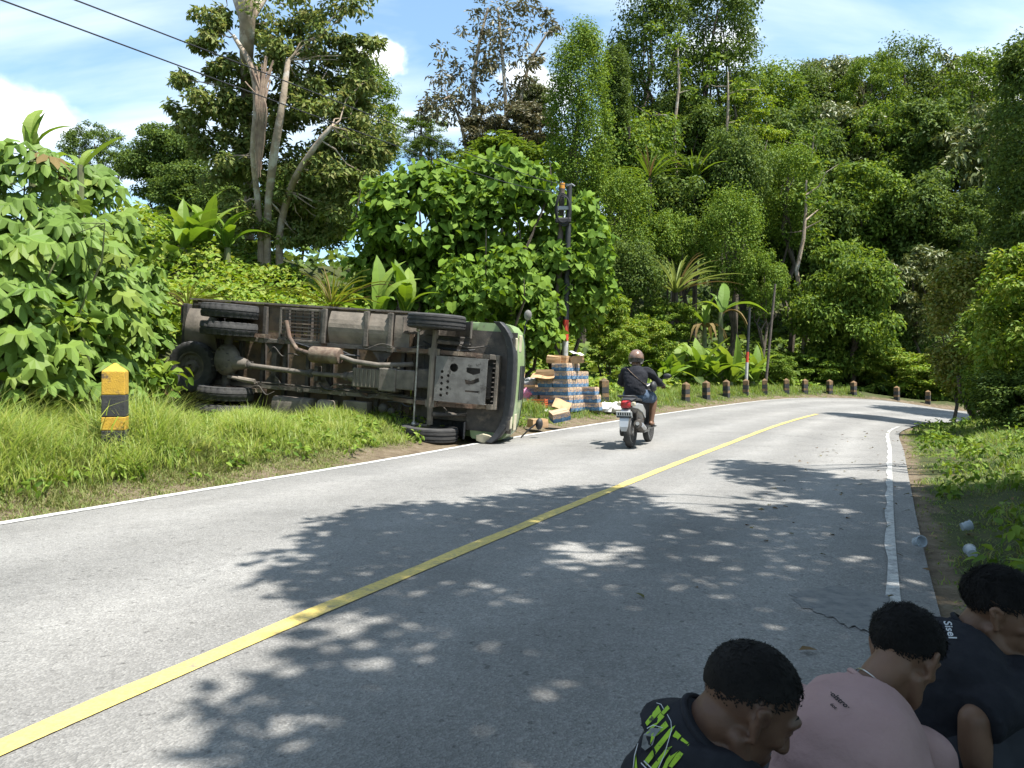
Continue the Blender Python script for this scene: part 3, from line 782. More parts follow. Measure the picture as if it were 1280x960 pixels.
# ---- single large leaves ------------------------------------------------------
def leaf_frame(pos, axis, normal, s):
    a = Vector(axis).normalized(); n = Vector(normal); b = n.cross(a).normalized(); n = a.cross(b)
    M = Matrix((a, b, n)).transposed().to_4x4(); M.translation = Vector(pos)
    return M @ Matrix.Diagonal((s, s, s, 1))
def palmate_mesh(seed):
    """five- to seven-lobed leaf, stalk at origin, x forward, lobes folded along their ribs"""
    rg = random.Random(seed)
    lob = [0, 42, -42, 86, -86, 132, -132]; ln = [1, .95, .95, .8, .8, .55, .55]
    order = sorted(range(7), key=lambda k: lob[k])
    V = [(0.0, 0.0, 0.0)]; ring = []
    def add(r, a, z): V.append((r * math.cos(R(a)), r * math.sin(R(a)), z)); return len(V) - 1
    droop = .16 + .2 * rg.random()
    prev = None
    for j, k in enumerate(order):
        a, r = lob[k], ln[k] * (.62 + .1 * rg.random())
        lft = a - 15 - rg.random() * 3; rgt = a + 15 + rg.random() * 3
        ring += [add(r * .70, lft, -.03 - droop * .28), add(r * .92, a - 7, -droop * .62), add(r * 1.06, a, -droop * .95), add(r * .92, a + 7, -droop * .62), add(r * .70, rgt, -.03 - droop * .28)]
        if j < 6: nxt = lob[order[j + 1]]; ring.append(add(r * .46, (a + nxt) / 2, .02))
    ribs = [add(ln[k] * .40, lob[k], .045) for k in order]
    Fc = []
    for j in range(7):
        r0 = ring[6 * j:6 * j + 5]; rb = ribs[j]
        for t in range(4): Fc.append((rb, r0[t], r0[t + 1]))
        if j > 0: Fc += [(0, ring[6 * j - 1], rb), (ring[6 * j - 1], r0[0], rb)]
        else: Fc.append((0, r0[0], rb))
        if j < 6: Fc += [(0, rb, ring[6 * j + 5]), (rb, r0[4], ring[6 * j + 5])]
        else: Fc.append((0, rb, r0[4]))
    me = bpy.data.meshes.new('palmate_leaf'); me.from_pydata(V, [], Fc); me.update(); me.materials.append(MATS['leaf_palmate'])
    return me
def heart_mesh(seed):
    rg = random.Random(seed)
    prof = [(-.10, .20), (-.12, .36), (.05, .50), (.28, .52), (.52, .42), (.78, .22), (1.0, 0.0)]
    dr = .12 + .15 * rg.random(); f = .12
    V = [(0, 0, 0), (.3, 0, -.02), (.6, 0, -dr * .4)]
    l = []; r = []
    for x, y in prof:
        z = f * y - dr * max(0, x) ** 2
        if y > 0: l.append(len(V)); V.append((x, y, z)); r.append(len(V)); V.append((x, -y, z))
        else: l.append(len(V)); r.append(len(V)); V.append((x, 0, z))
    Fc = []
    for sd, e in ((l, 1), (r, -1)):
        mids = [0, 0, 0, 1, 1, 2, 2]
        for k in range(len(sd) - 1):
            a, b_ = mids[k], mids[k + 1]
            t = [(sd[k], a, sd[k + 1])] if a == b_ else [(sd[k], a, b_, sd[k + 1])]
            Fc += t if e > 0 else [tuple(reversed(q)) for q in t]
    me = bpy.data.meshes.new('heart_leaf'); me.from_pydata(V, [], Fc); me.update(); me.materials.append(MATS['leaf_heart'])
    return me
PALM = [palmate_mesh(s) for s in range(6)]
HEART = [heart_mesh(s) for s in range(5)]
def put_leaf(me, M, parent, org):
    o = bpy.data.objects.new('leaf', me); COL.objects.link(o); o.parent = parent
    M = M.copy(); M.translation = M.translation - Vector(org); o.matrix_local = M
    return o

# thicket of broad palmate leaves at left: each shrub is stems + leaves
def palmate_shrub(label, px, pytop, Y, rpx, n, seed, size=.36, pybot=520):
    rg = np.random.default_rng(seed)
    top = P(px, pytop, Y); rx = rpx * Y / F; g = tz(top.x, top.y); H = top.z - g
    org = Vector((top.x, top.y, g - .05))
    t = thing('broad_leaf_shrub', label, 'shrub', org, group='broad-leaved thicket at left')
    mb = MB(); stems = []
    for k in range(7):
        e = Vector((rg.normal() * rx * .5, rg.normal() * rx * .4, H * (.6 + .4 * rg.random()) if k else H))
        st = limb_path((rg.normal() * .15, rg.normal() * .15, 0), e, rg, .1, 6); stems.append(st)
        mb.tube(st, [.035, .03, .025, .02, .014, .007], 6)
    for k in range(n):
        a = rg.uniform(0, 6.283); hh = rg.random() ** .75
        rr = rx * (.55 + .55 * rg.random()) * (1 - .55 * hh ** 2.5)
        # more leaves on the side facing the road
        y_ = math.sin(a) * rr; x_ = math.cos(a) * rr
        if y_ > 0 and rg.random() < .55: y_ = -y_
        pos = org + Vector((x_, y_ * .8, .25 + (H - .1) * hh + rg.normal() * .08))
        out = Vector((x_, y_, .0)).normalized() if rr > .01 else Vector((0, -1, 0))
        nrm = (out * .55 + Vector((rg.normal() * .3, rg.normal() * .3 - .25, .75))).normalized()
        ax = out * .8 + Vector((rg.normal() * .5, rg.normal() * .5, -.45))
        s = size * 1.15 * (.40 + .85 * rg.random() ** .8)
        lf = put_leaf(PALM[k % 6], leaf_frame(pos, ax, nrm, s), t, org)
        if rg.random() < .02: lf.material_slots[0].link = 'OBJECT'; lf.material_slots[0].material = MATS['leaf_dry']
        if k % 2 == 0:       # stalk back toward a stem
            st = stems[k % 7]; q = Vector(st[min(5, 1 + int(hh * 4.6))])
            mb.tube([q, (q + (pos - org)) * .5 + Vector((0, 0, .05)), pos - org], [.007, .006, .005], 4, cap=False)
    mb.build('stems', MATS['stem_green'], t, smooth=True)
    # small shaded leaves inside
    m_ = 900
    c = np.array([[rg.normal() * rx * .4, rg.normal() * rx * .3 + .1, H * (.15 + .6 * rg.random())] for _ in range(40)])
    V, Fc = clump_leaves(c, .35, m_ // 40, .2, .13, rg, six=True)
    obj('inner_leaves', mesh_np('inner_leaves', V, Fc), MATS['leaf_vine'], t, kind='stuff')
    return t
palmate_shrub('broad-leaved shrub at the left edge, nearest the road', 0, 300, 9.2, 85, 150, 1, .38)
palmate_shrub('broad-leaved shrub just outside the left edge, next to the nearest one', -115, 270, 9.6, 85, 90, 7, .38)
palmate_shrub('tall broad-leaved shrub at the left edge under the upright banana leaf', 35, 195, 11.0, 85, 170, 2, .40)
palmate_shrub('broad-leaved shrub directly behind the striped guide post', 95, 290, 10.8, 75, 150, 3, .40)
palmate_shrub('broad-leaved shrub reaching highest behind the guide post', 110, 225, 12.8, 72, 160, 4, .44)
palmate_shrub('broad-leaved shrub touching the rear of the overturned truck', 165, 330, 14.6, 44, 120, 5, .42)
palmate_shrub('low broad-leaved shrub between guide post and truck tail', 172, 415, 12.6, 26, 70, 6, .32)

def heart_tree(label, px, py, rx, ry, Y, n, extra, seed, size, base=None):
    rg = np.random.default_rng(seed)
    c = P(px, py, Y); rxm, rzm = rx * Y / F, ry * Y / F; rym = rxm * .75
    bx, by = base or (c.x, c.y + .3); g = tz(bx, by); org = Vector((bx, by, g - .05)); cl = c - org
    t = thing('heart_leaf_tree', label, 'tree', org, group='heart-leaved thicket')
    mb = MB()
    for k in range(6):
        d = Vector((rg.normal() * .5, rg.normal() * .4, abs(rg.normal()) * .5))
        e = cl + Vector((d.x * rxm, d.y * rym, d.z * rzm))
        mb.tube(limb_path((rg.normal() * .25, rg.normal() * .2, 0), e, rg, .1, 6), [.07, .06, .05, .04, .025, .01], 7)
    mb.build('trunk', MATS['bark_dark'], t, smooth=True)
    k = 55; dd = unit(rg.normal(size=(k, 3))); dd[:, 1] = np.where((dd[:, 1] > .2) & (rg.random(k) < .6), -dd[:, 1], dd[:, 1])
    cc = dd * (.55 + .38 * rg.random(k))[:, None] * [rxm, rym, rzm]
    for j in range(n):
        ci = rg.integers(0, k); d = unit(rg.normal(size=3)); d[1] = -abs(d[1]) if rg.random() < .75 else d[1]; d[2] = abs(d[2]) * .9 - .1
        pos = c + Vector(cc[ci] + d * (.14 + .12 * rg.random()) * np.array([rxm, rym, rzm]) * 1.3)
        nrm = Vector(d * .5 + rg.normal(size=3) * .25 + np.array([0, -.25, .6]))
        ax = Vector((d[0] * .6 + rg.normal() * .4, d[1] * .6 + rg.normal() * .3, -.75))
        put_leaf(HEART[j % 5], leaf_frame(pos, ax, nrm, size * (.6 + .6 * rg.random())), t, org)
    V, Fc = clump_leaves(cc + np.array(cl), .2 * rxm + .12, extra // k, size * .85, size * .75, rg, six=True, droop=.6, up=.5)
    m2 = MATS.get('leaf_heart_small') or leafmat('leaf_heart_small', [(.065, .125, .018), (.095, .17, .025), (.135, .215, .034), (.115, .20, .025)], rough=.65, spec=.12, trans=.34)
    obj('small_leaves', mesh_np('small_leaves', V, Fc), m2, t, kind='stuff')
    return t
heart_tree('heart-leaved tree behind the truck bed, left half of the bright thicket', 520, 275, 82, 80, 21, 300, 2600, 31, .27)
heart_tree('heart-leaved tree behind the truck cab, tallest of the bright thicket', 622, 270, 85, 82, 21.5, 300, 2600, 32, .27)
heart_tree('heart-leaved tree behind the carton stack, right end of the bright thicket', 705, 330, 66, 90, 21.5, 300, 2200, 33, .26)
heart_tree('low heart-leaved bush behind the cab roof', 610, 370, 75, 60, 19.5, 240, 1800, 34, .24)
heart_tree('low heart-leaved bush behind the middle of the truck bed', 490, 345, 60, 50, 21.5, 200, 1500, 35, .25)
heart_tree('dense low heart-leaved bush just behind the cab', 655, 400, 48, 62, 20.2, 220, 1700, 36, .23)
heart_tree('heart-leaved bush filling the middle of the bright thicket', 565, 350, 70, 62, 22.5, 200, 2000, 37, .26)

# banana plants: stem + each leaf
def banana_leaf_mesh(seed, L, W, arch, torn=.5, mat='leaf_banana'):
    rg = random.Random(seed)
    n = 12; V = []; Fc = []
    for i in range(n + 1):
        t = i / n
        x = L * (t - .22 * arch * t ** 3); z = L * arch * (.55 * t - .95 * t * t)
        w = W * .5 * (math.sin(math.pi * min(1, t * 1.02 + .03)) ** .55 if 0 < t < 1 else .02) * (1 - .25 * t)
        if t < .12: w *= t / .12 * .7 + .05
        jl = 1 - torn * .35 * rg.random() * (i % 2); jr = 1 - torn * .35 * rg.random() * ((i + 1) % 2)
        V += [(x, w * jl, z + w * .32 - torn * .12 * w * rg.random()), (x, 0, z), (x, -w * jr, z + w * .32 - torn * .12 * w * rg.random())]
    for i in range(n):
        a = 3 * i
        Fc += [(a, a + 1, a + 4, a + 3), (a + 1, a + 2, a + 5, a + 4)]
    me = bpy.data.meshes.new('banana_leaf'); me.from_pydata(V, [], Fc); me.update(); me.materials.append(MATS[mat])
    return me
BAN = [banana_leaf_mesh(s, 1.0, .26, a, t) for s, a, t in ((1, .5, .3), (2, .8, .6), (3, .25, .3), (4, 1.0, .8), (5, .6, .7))]
BAND = [banana_leaf_mesh(s, 1.0, .16, 1.3, 1.0, 'leaf_dry') for s in (8, 9)]
def banana(label, px, pybase, Y, L, n, seed, tilt=(55, 80), stem=.5, dry=0, group=None, zoff=None, name='banana_plant', aim=None):
    rg = random.Random(seed)
    b = P(px, pybase, Y); g = tz(b.x, b.y)
    org = Vector((b.x, b.y, g - .05)); z0 = max(b.z - g, .05) if zoff is None else zoff
    t = thing(name, label, 'plant', org, group=group)
    mb = MB(); top = z0 + stem
    mb.tube([(0, 0, 0), (.02, 0, top * .5), (.03, .01, top)], [.08 * L, .07 * L, .05 * L], 8)
    mb.build('stem', MATS['stem_green'], t, smooth=True)
    a0 = rg.random() * 6.28
    for k in range(n):
        a = a0 + k * 2.4 + rg.random() * .5
        if aim is not None and k < len(aim): a, el, ll = aim[k]; a = R(a); el = R(el)
        else: el = R(rg.uniform(*tilt)); ll = rg.uniform(.75, 1.1)
        ax = Vector((math.cos(a) * math.cos(el), math.sin(a) * math.cos(el), math.sin(el)))
        nr = Vector((-math.cos(a) * math.sin(el), -math.sin(a) * math.sin(el), math.cos(el)))
        if el > R(60): nr = nr + Vector((rg.gauss(0, .5), rg.gauss(0, .5) - .5, 0))
        put_leaf(BAN[(k + seed) % 5], leaf_frame(org + Vector((.03, .01, top - .1)), ax, nr, L * ll), t, org)
    for k in range(dry):
        a = rg.random() * 6.28
        put_leaf(BAND[k % 2], leaf_frame(org + Vector((.03, .01, top - .15)), Vector((math.cos(a) * .6, math.sin(a) * .6, .1)), Vector((0, 0, 1)), L * .8), t, org)
    return t
banana('banana plant with upright leaves above the thicket at far left', 38, 192, 11.2, 1.0, 4, 1, stem=.12, aim=[(100, 86, 1.0), (0, 80, .7), (180, 82, .75), (30, 60, .8)])
banana('banana plant with slanting leaf at the top of the left thicket', 98, 212, 11.8, .95, 4, 2, stem=.12, aim=[(20, 50, 1.0), (160, 40, .9), (60, 70, .6), (200, 20, .8)])
banana('banana plant with large pale leaves right behind the truck bed', 472, 400, 17.5, 1.75, 6, 3, stem=.1, aim=[(170, 45, .95), (35, 78, 1.05), (200, 25, .9), (-20, 62, .9), (100, 80, 1.0), (-60, 50, .7)], dry=1)
banana('smaller banana plant right of the large one behind the truck', 505, 395, 18, 1.5, 7, 4, stem=.1, tilt=(50, 82))
for k, (px, py, Y, L, lab) in enumerate([(228, 312, 22, 1.8, 'banana clump plant farthest left on the bank above the truck tail'), (255, 308, 23, 2.0, 'tallest banana clump plant on the bank above the truck tail'), (283, 312, 23, 1.8, 'banana clump plant next to the leaning trunks')]):
    banana(lab, px, py, Y, L, 10, 10 + k, stem=.1, tilt=(25, 84), group='bananas on the bank')
GB = 'banana clump behind the guide posts'
for k, (px, py, Y, L, lab) in enumerate([(822, 462, 29, 1.35, 'leftmost banana plant in the row behind the guide posts'), (845, 455, 30, 1.5, 'second banana plant from the left behind the guide posts'), (868, 452, 30, 1.5, 'third banana plant from the left behind the guide posts'),
                                        (890, 455, 30.5, 1.4, 'fourth banana plant from the left behind the guide posts'), (912, 450, 31, 1.5, 'fifth banana plant from the left, beside the banded far pole'), (834, 472, 28.5, 1.1, 'small banana plant low in front of the banana row'), (940, 452, 32, 1.3, 'last banana plant of the row, right of the banded far pole')]):
    banana(lab, px, py, Y, L * 1.45, 10, 20 + k, stem=.1, tilt=(25, 84), group=GB, zoff=.25 + .2 * (k % 2))
banana('banana plant with one big bright leaf above the banana row', 900, 395, 32, 1.9, 5, 40, stem=.2, aim=[(60, 62, 1.1), (0, 22, 1.2), (10, 40, .6), (180, 40, .8), (120, 70, .7)], dry=2)
banana('withered banana plant with hanging brown leaves', 880, 420, 32.5, 1.7, 4, 41, stem=.5, tilt=(40, 80), dry=7)
# spiky rosettes (wild pandan)
def spiky(label, px, py, Y, L, n, seed, mat='leaf_olive', w=.024):
    rg = np.random.default_rng(seed)
    b = P(px, py, Y); g = tz(b.x, b.y); org = Vector((b.x, b.y, g - .05)); z0 = max(b.z - g, .1)
    t = thing('spiky_plant', label, 'plant', org)
    MB().tube([(0, 0, 0), (.05, 0, z0 * .5), (0, 0, z0 + .1)], [.14, .11, .09], 8).build('stem', MATS['bark_dark'], t, smooth=True)
    for k in range(n):
        a = rg.uniform(0, 6.283); el = rg.uniform(.35, 1.45); LL = L * rg.uniform(.7, 1.1)
        n_ = 6; V = []; Fc = []
        for i in range(n_ + 1):
            u = i / n_; r = LL * u * math.cos(el) * (1 + .3 * u); z = LL * (u * math.sin(el) - .35 * u ** 2.5)
            wd = w * L * (1 - u ** 2)
            V += [(r * math.cos(a) - math.sin(a) * wd, r * math.sin(a) + math.cos(a) * wd, z + .02), (r * math.cos(a), r * math.sin(a), z - wd * .4), (r * math.cos(a) + math.sin(a) * wd, r * math.sin(a) - math.cos(a) * wd, z + .02)]
        for i in range(n_):
            q = 3 * i; Fc += [(q, q + 1, q + 4, q + 3), (q + 1, q + 2, q + 5, q + 4)]
        me = bpy.data.meshes.new('spike_leaf'); me.from_pydata(V, [], Fc); me.update()
        o = obj('leaf', me, MATS[mat] if rg.random() < .8 else MATS['leaf_dry'], t); o.location = (0, 0, z0)
    return t
spiky('spiky rosette plant high on the slope right of the pillar tree', 812, 222, 37, 2.3, 34, 1, 'leaf_mid')
spiky('spiky rosette plant with light green blades under the tall trees', 868, 225, 38, 2.4, 34, 2, 'leaf_mid')
spiky('large spiky rosette with brown blades above the banana row', 845, 365, 33, 2.8, 50, 3, 'leaf_lean')
spiky('tuft of pale reeds behind the truck bed', 415, 385, 17.5, 1.6, 36, 5, 'leaf_yellowish', .012)
spiky('tuft of dry brown grass above the truck rear wheels', 235, 385, 16, .9, 40, 6, 'leaf_yellowish', .012)

for k, (px, y0, y1, Y, lab) in enumerate([(1003, 330, 225, 41, 'slim pale trunk in front of the dark slope trees, left of two'), (1012, 300, 170, 45, 'slim pale trunk in front of the dark slope trees, right of two'), (905, 230, 90, 45.5, 'pale trunk showing between the two tall dark trees'), (842, 190, 60, 45, 'pale trunk showing in the left tall dark tree')]):
    b_ = P(px, y0, Y - 3); g_ = tz(b_.x, b_.y); t = thing('bare_trunk', lab, 'tree', (b_.x, b_.y, g_ - .1)); e_ = P(px + 5, y1, Y - 3) - Vector((b_.x, b_.y, g_ - .1))
    rg_ = np.random.default_rng(k); mb = MB().tube(limb_path((0, 0, 0), e_, rg_, .03, 8), [.14, .13, .12, .11, .10, .09, .07, .04], 8)
    for j in range(5):
        s_ = np.array(e_) * rg_.uniform(.6, .95); mb.tube(limb_path(s_, s_ + rg_.normal(size=3) * [.9, .5, .5] + [0, 0, .7], rg_, .1, 4), [.05, .035, .02, .008], 5)
    mb.build('trunk', MATS['bark_pale'], t, smooth=True)
    cc_ = np.array([np.array(e_) * f_ + rg_.normal(size=3) * .5 for f_ in (.75, .85, .92, 1.0, 1.05)]); V, Fc = clump_leaves(cc_, .5, 60, .3, .13, rg_)
    obj('crown', mesh_np('crown', V, Fc), MATS['leaf_mid'], t, kind='stuff')
# ---- the big leaning tree at left -------------------------------------------------
def px_tree(name, label, Y, crowns, stems, mat, L, W, seed, n_per, bark, droop=.35, flat=.65, fill=1.0):
    rg = np.random.default_rng(seed)
    b = P(stems[0][0][0], stems[0][0][1], Y); g = tz(b.x, b.y); org = Vector((b.x, b.y, g - .05))
    t = thing(name, label, 'tree', org)
    cent = []; rad = []
    for (px, py, r, k) in crowns:
        for _ in range(int(k * fill)):
            d = unit(rg.normal(size=3)); dd = rg.random() ** .45
            c = P(px + d[0] * r * dd, py + d[1] * r * dd, Y + d[2] * r * Y / F * .9)
            cent.append(np.array(c - org)); rad.append(r * Y / F * (.24 + .20 * rg.random()))
    V, Fc = clump_leaves(cent, rad, n_per, L, W, rg, flat=flat, droop=droop, six=False)
    obj('crown', mesh_np('crown', V, Fc), MATS[mat], t, kind='stuff')
    mb = MB()
    for st in stems:
        pts = [np.array(P(px, py, Y + dz) - org) for px, py, r, dz in st]
        rr = [r * Y / F for px, py, r, dz in st]
        if st is stems[0] or st[0][3] == 0:
            pts = [np.array([pts[0][0], pts[0][1], 0.0])] + pts; rr = [rr[0] * 1.15] + rr
        q = spline([(*p, r) for p, r in zip(pts, rr)], 4)
        mb.tube([p[:3] for p in q], [max(.012, p[3]) for p in q], 9)
    cen = np.array(cent)
    for k in range(0, len(cent), 5):      # twigs into the clumps
        st = stems[int(rg.integers(0, len(stems)))]; e = st[-1]; s = np.array(P(e[0], e[1], Y + e[3]) - org)
        best = min((np.array(P(p_[0], p_[1], Y + p_[3]) - org) for s_ in stems for p_ in s_[1:]), key=lambda q: np.linalg.norm(q - cen[k]))
        mb.tube(limb_path(best, cen[k], rg, .1), [.028, .024, .02, .014, .007], 5, cap=False)
    mb.build('trunk', MATS[bark], t, smooth=True)
    return t
Yb = 25
big_tree = px_tree('leaning_tree', 'big tree with pale crooked trunks and grey-brown leaves, left of centre', Yb,
    [(265, 55, 30, 5), (245, 118, 38, 9), (262, 160, 42, 10), (290, 205, 45, 9), (350, 60, 50, 9), (395, 40, 46, 9), (420, 100, 48, 12), (380, 130, 52, 11), (440, 170, 46, 12), (405, 215, 52, 13), (350, 200, 40, 6), (455, 225, 32, 7), (330, -20, 70, 8), (270, 10, 26, 3), (410, -20, 55, 8), (300, 260, 34, 8), (390, 262, 45, 10), (300, 130, 30, 6), (305, 180, 30, 7), (285, 90, 28, 5), (345, 150, 35, 6), (445, 130, 36, 8), (345, 95, 40, 7), (450, 60, 26, 5), (465, 190, 28, 7), (430, 250, 40, 9), (355, 275, 34, 6)],
    [[(326, 300, 4, 0), (322, 250, 3.6, -.5), (317, 190, 4, -1.2), (322, 130, 5, -1.5), (315, 85, 4, -1.3), (292, 45, 2.4, -1.0)],
     [(334, 300, 4.6, 0), (336, 250, 4.6, -.5), (343, 190, 5, -1.2), (353, 130, 4, -1.5), (360, 75, 3, -1.3)],
     [(350, 290, 4.4, 0), (362, 240, 4.2, -.6), (376, 210, 3.8, -1.2), (400, 175, 3, -1.5), (415, 158, 2.4, -1.5)],
     [(312, 300, 6, 1.4), (310, 200, 6, 1.4), (308, 110, 7, .4), (309, 40, 9, -.8), (312, -30, 9, -.8), (320, -120, 6, 1.2)],
     [(309, 30, 8, -.8), (290, -20, 6, 1.0), (270, -60, 4, 1)], [(312, 20, 8, -.8), (345, -30, 6, 1), (380, -70, 4, 1)]],
    'leaf_lean', .19, .09, 5, 120, 'bark_pale', fill=1.6)
# hanging roots wound round the middle trunk
rg = np.random.default_rng(3); mb = MB(); org = big_tree.location
for k in range(26):
    x0 = 312 + rg.random() * 24; ptsr = [P(x0 + rg.normal() * 3, 70 + 40 * rg.random(), Yb - 1.5), P(318 + rg.random() * 16, 130, Yb - 1.75), P(319 + rg.random() * 12, 165, Yb - 1.6), P(320 + rg.random() * 7, 195 + rg.random() * 30, Yb - 1.35)]
    q = spline([tuple(p - org) for p in ptsr], 4); mb.tube(q, .018 + .012 * rg.random(), 5)
pmat('root', (.15, .10, .075), (.23, .17, .12), 5, .9)
mb.build('hanging_roots', MATS['root'], big_tree, smooth=True)

px_tree('sparse_tree', 'tall sparse tree with brownish leaves standing against the sky in the middle', 46,
    [(548, 112, 40, 14), (535, 140, 24, 5), (590, 72, 40, 11), (620, 40, 42, 10), (655, 25, 40, 10), (690, 30, 26, 6), (668, 70, 34, 8), (625, 95, 36, 9), (578, 128, 34, 9), (645, 118, 30, 7), (600, 20, 30, 5), (640, -15, 45, 6), (600, 150, 25, 5)],
    [[(598, 210, 4, 0), (594, 150, 3.4, 0), (592, 100, 3, 0), (600, 50, 2, 0), (610, 10, 1.5, 0)], [(585, 200, 2.6, .3), (575, 150, 2, .3), (560, 120, 1.6, .2)], [(634, 200, 3, -.5), (632, 130, 2.4, -.4), (628, 70, 2, -.2), (622, 10, 1.4, 0)], [(640, 190, 3, .5), (650, 130, 2.4, .4), (662, 80, 2, .2), (685, 40, 1.2, 0)]],
    'leaf_brown', .34, .13, 6, 34, 'bark_pale', flat=.55)

# ---- right-hand bushes --------------------------------------------------------
tree('roadside_bush', 'yellowish feathery bush at the right edge of the bend', 'shrub', 1205, 405, 42, 84, 20.5, 'layered', 'leaf_yellowish', 0, tr=.05, depth=1.1)
tree('roadside_bush', 'dark green bush at the inside of the bend', 'shrub', 1262, 452, 50, 85, 17.5, 'broad', 'leaf_mid', 1, tr=.06, depth=1.3)
tree('roadside_bush', 'bright broad-leaved bush cut by the right edge', 'shrub', 1290, 400, 60, 95, 14.5, 'loose', 'leaf_bright', 1, tr=.06, depth=1.2)
tree('roadside_bush', 'dark bush low at the right edge', 'shrub', 1290, 505, 62, 58, 14, 'broad', 'leaf_dark', 2, tr=.05, depth=1.0)
tree('overhanging_tree', 'dark tree hanging into the picture at the top right corner', 'tree', 1300, 215, 52, 190, 19, 'broad', 'leaf_dark', 0, depth=1.6, base=(15.5, 19.5))
tree('roadside_tree', 'shady tree inside the bend whose crown enters at the right edge', 'tree', 1362, 205, 105, 75, 25, 'broad', 'leaf_dark', 2, tr=.2, base=(19.0, 22.3))
t = thing('leaning_sapling', 'dark bare leaning sapling stem at the inside of the bend', 'tree', G(1225, 530, 0))
o_ = t.location
MB().tube([(0, 0, -.1), Vector(P(1212, 510, o_.y)) - o_, Vector(P(1203, 492, o_.y)) - o_, Vector(P(1198, 470, o_.y)) - o_], [.09, .085, .075, .05], 8).build('trunk', MATS['bark_dark'], t, smooth=True)
# ---- roadside trees at the photographer's right: their crowns shade the road ---------
SH = [(325, 708), (375, 685), (410, 652), (490, 632), (570, 634), (605, 625), (700, 613), (757, 607), (790, 612), (835, 632), (869, 650), (911, 652), (936, 637), (974, 633), (1040, 640), (1050, 634), (985, 615), (919, 602), (898, 575), (953, 580), (1063, 600), (1125, 603), (1500, 612), (1900, 960), (1900, 1500), (340, 1500), (380, 1120), (300, 1000), (340, 935), (270, 892), (330, 850), (385, 855), (440, 820), (490, 790), (570, 785), (600, 765), (520, 765), (395, 757)]
HOLES = [(720, 700, 62, 14), (645, 762, 32, 9), (585, 830, 26, 10), (690, 805, 22, 6), (420, 945, 40, 14), (385, 893, 22, 10), (800, 770, 30, 8), (560, 880, 26, 7), (700, 683, 25, 6), (830, 625, 40, 10), (545, 790, 80, 22), (620, 748, 55, 12), (480, 830, 50, 16), (640, 800, 40, 10), (760, 690, 40, 8)]
def in_poly(x, y, poly):
    c = np.zeros(len(x), bool); n = len(poly)
    for i in range(n):
        x1, y1 = poly[i]; x2, y2 = poly[i - 1]
        c ^= ((y1 > y) != (y2 > y)) & (x < (x2 - x1) * (y - y1) / (y2 - y1 + 1e-9) + x1)
    return c
rg = np.random.default_rng(99)
q = np.column_stack([rg.uniform(-2.2, 11, 16000), rg.uniform(.75, 11, 16000)])
def to_px(q):
    # ground point -> photo pixel
    c, s = math.cos(PITCH), math.sin(PITCH)
    dz = -CAMH; f_ = q[:, 1] * c - dz * s; u_ = q[:, 1] * s + dz * c
    return 640 + F * q[:, 0] / f_, 480 - F * u_ / f_
u, v = to_px(q)
keep = in_poly(u, v, SH)
for hx, hy, ha, hb in HOLES: keep &= ~((((u - hx) / ha) ** 2 + ((v - hy) / hb) ** 2) < 1)
q = q[keep]
extra = np.column_stack([rg.uniform(-1.2, 12, 2600), rg.uniform(-8, .9, 2600)])
extra = extra[extra[:, 0] > -1.2 - .25 * (extra[:, 1] - .9)]
q = np.concatenate([q[:5200], extra])
h = rg.uniform(6.2, 8.6, len(q))
cent = np.column_stack([q + np.outer(h, [SUN.x / SUN.z, SUN.y / SUN.z]), h])
bases = [(6.4, -1.2), (8.8, 4.6), (10.8, 8.8)]
own = np.argmin([np.linalg.norm(cent[:, :2] - (np.array(b_) * [.8, 1]), axis=1) for b_ in bases], axis=0)
labs = ['shade tree behind the seated men, its crown over the road', 'shade tree beside the seated men just outside the right edge', 'shade tree on the right verge whose branch shades the lane']
for k in range(3):
    bx, by = bases[k]; g = tz(bx, by); c = cent[own == k] - [bx, by, g]
    t = thing('shade_tree', labs[k], 'tree', (bx, by, g), group='shade trees at right')
    V, Fc = clump_leaves(c, .17, 5, .20, .085, rg, flat=.5, up=1.1, droop=.15)
    obj('crown', mesh_np('crown', V, Fc), MATS['leaf_mid'], t, kind='stuff')
    # unseen leaf layers added overhead and behind the camera to darken the men
    zr = [(-3.0, 4.5, -9.5, -2.2), (2.6, 9.0, -3.0, 2.0), (6.0, 12.0, 1.0, 6.0)][k]
    nb_ = [1500, 800, 400][k]
    cb = np.column_stack([rg.uniform(zr[0], zr[1], nb_), rg.uniform(zr[2], zr[3], nb_), rg.uniform(5.0, 9.5, nb_)]) - [bx, by, g]
    V, Fc = clump_leaves(cb, .45, 16, .26, .12, rg, flat=.4, up=1.1, droop=.2)
    obj('added_shade_leaves', mesh_np('added_shade_leaves', V, Fc), MATS['leaf_mid'], t, kind='stuff')
    c = np.concatenate([c, cb])
    mb = MB(); topz = 5.4
    mb.tube(limb_path((0, 0, -.1), (-.3, .1, topz), rg, .04, 6), [.26, .22, .2, .17, .14, .1], 10)
    for j in rg.choice(len(c), 34, replace=False):
        mb.tube(limb_path((-.25, .08, rg.uniform(2.8, 5.3)), c[j] - [0, 0, .1], rg, .07, 6), [.07, .055, .042, .03, .018, .008], 5, cap=False)
    mb.build('trunk', MATS['bark_dark'], t, smooth=True)

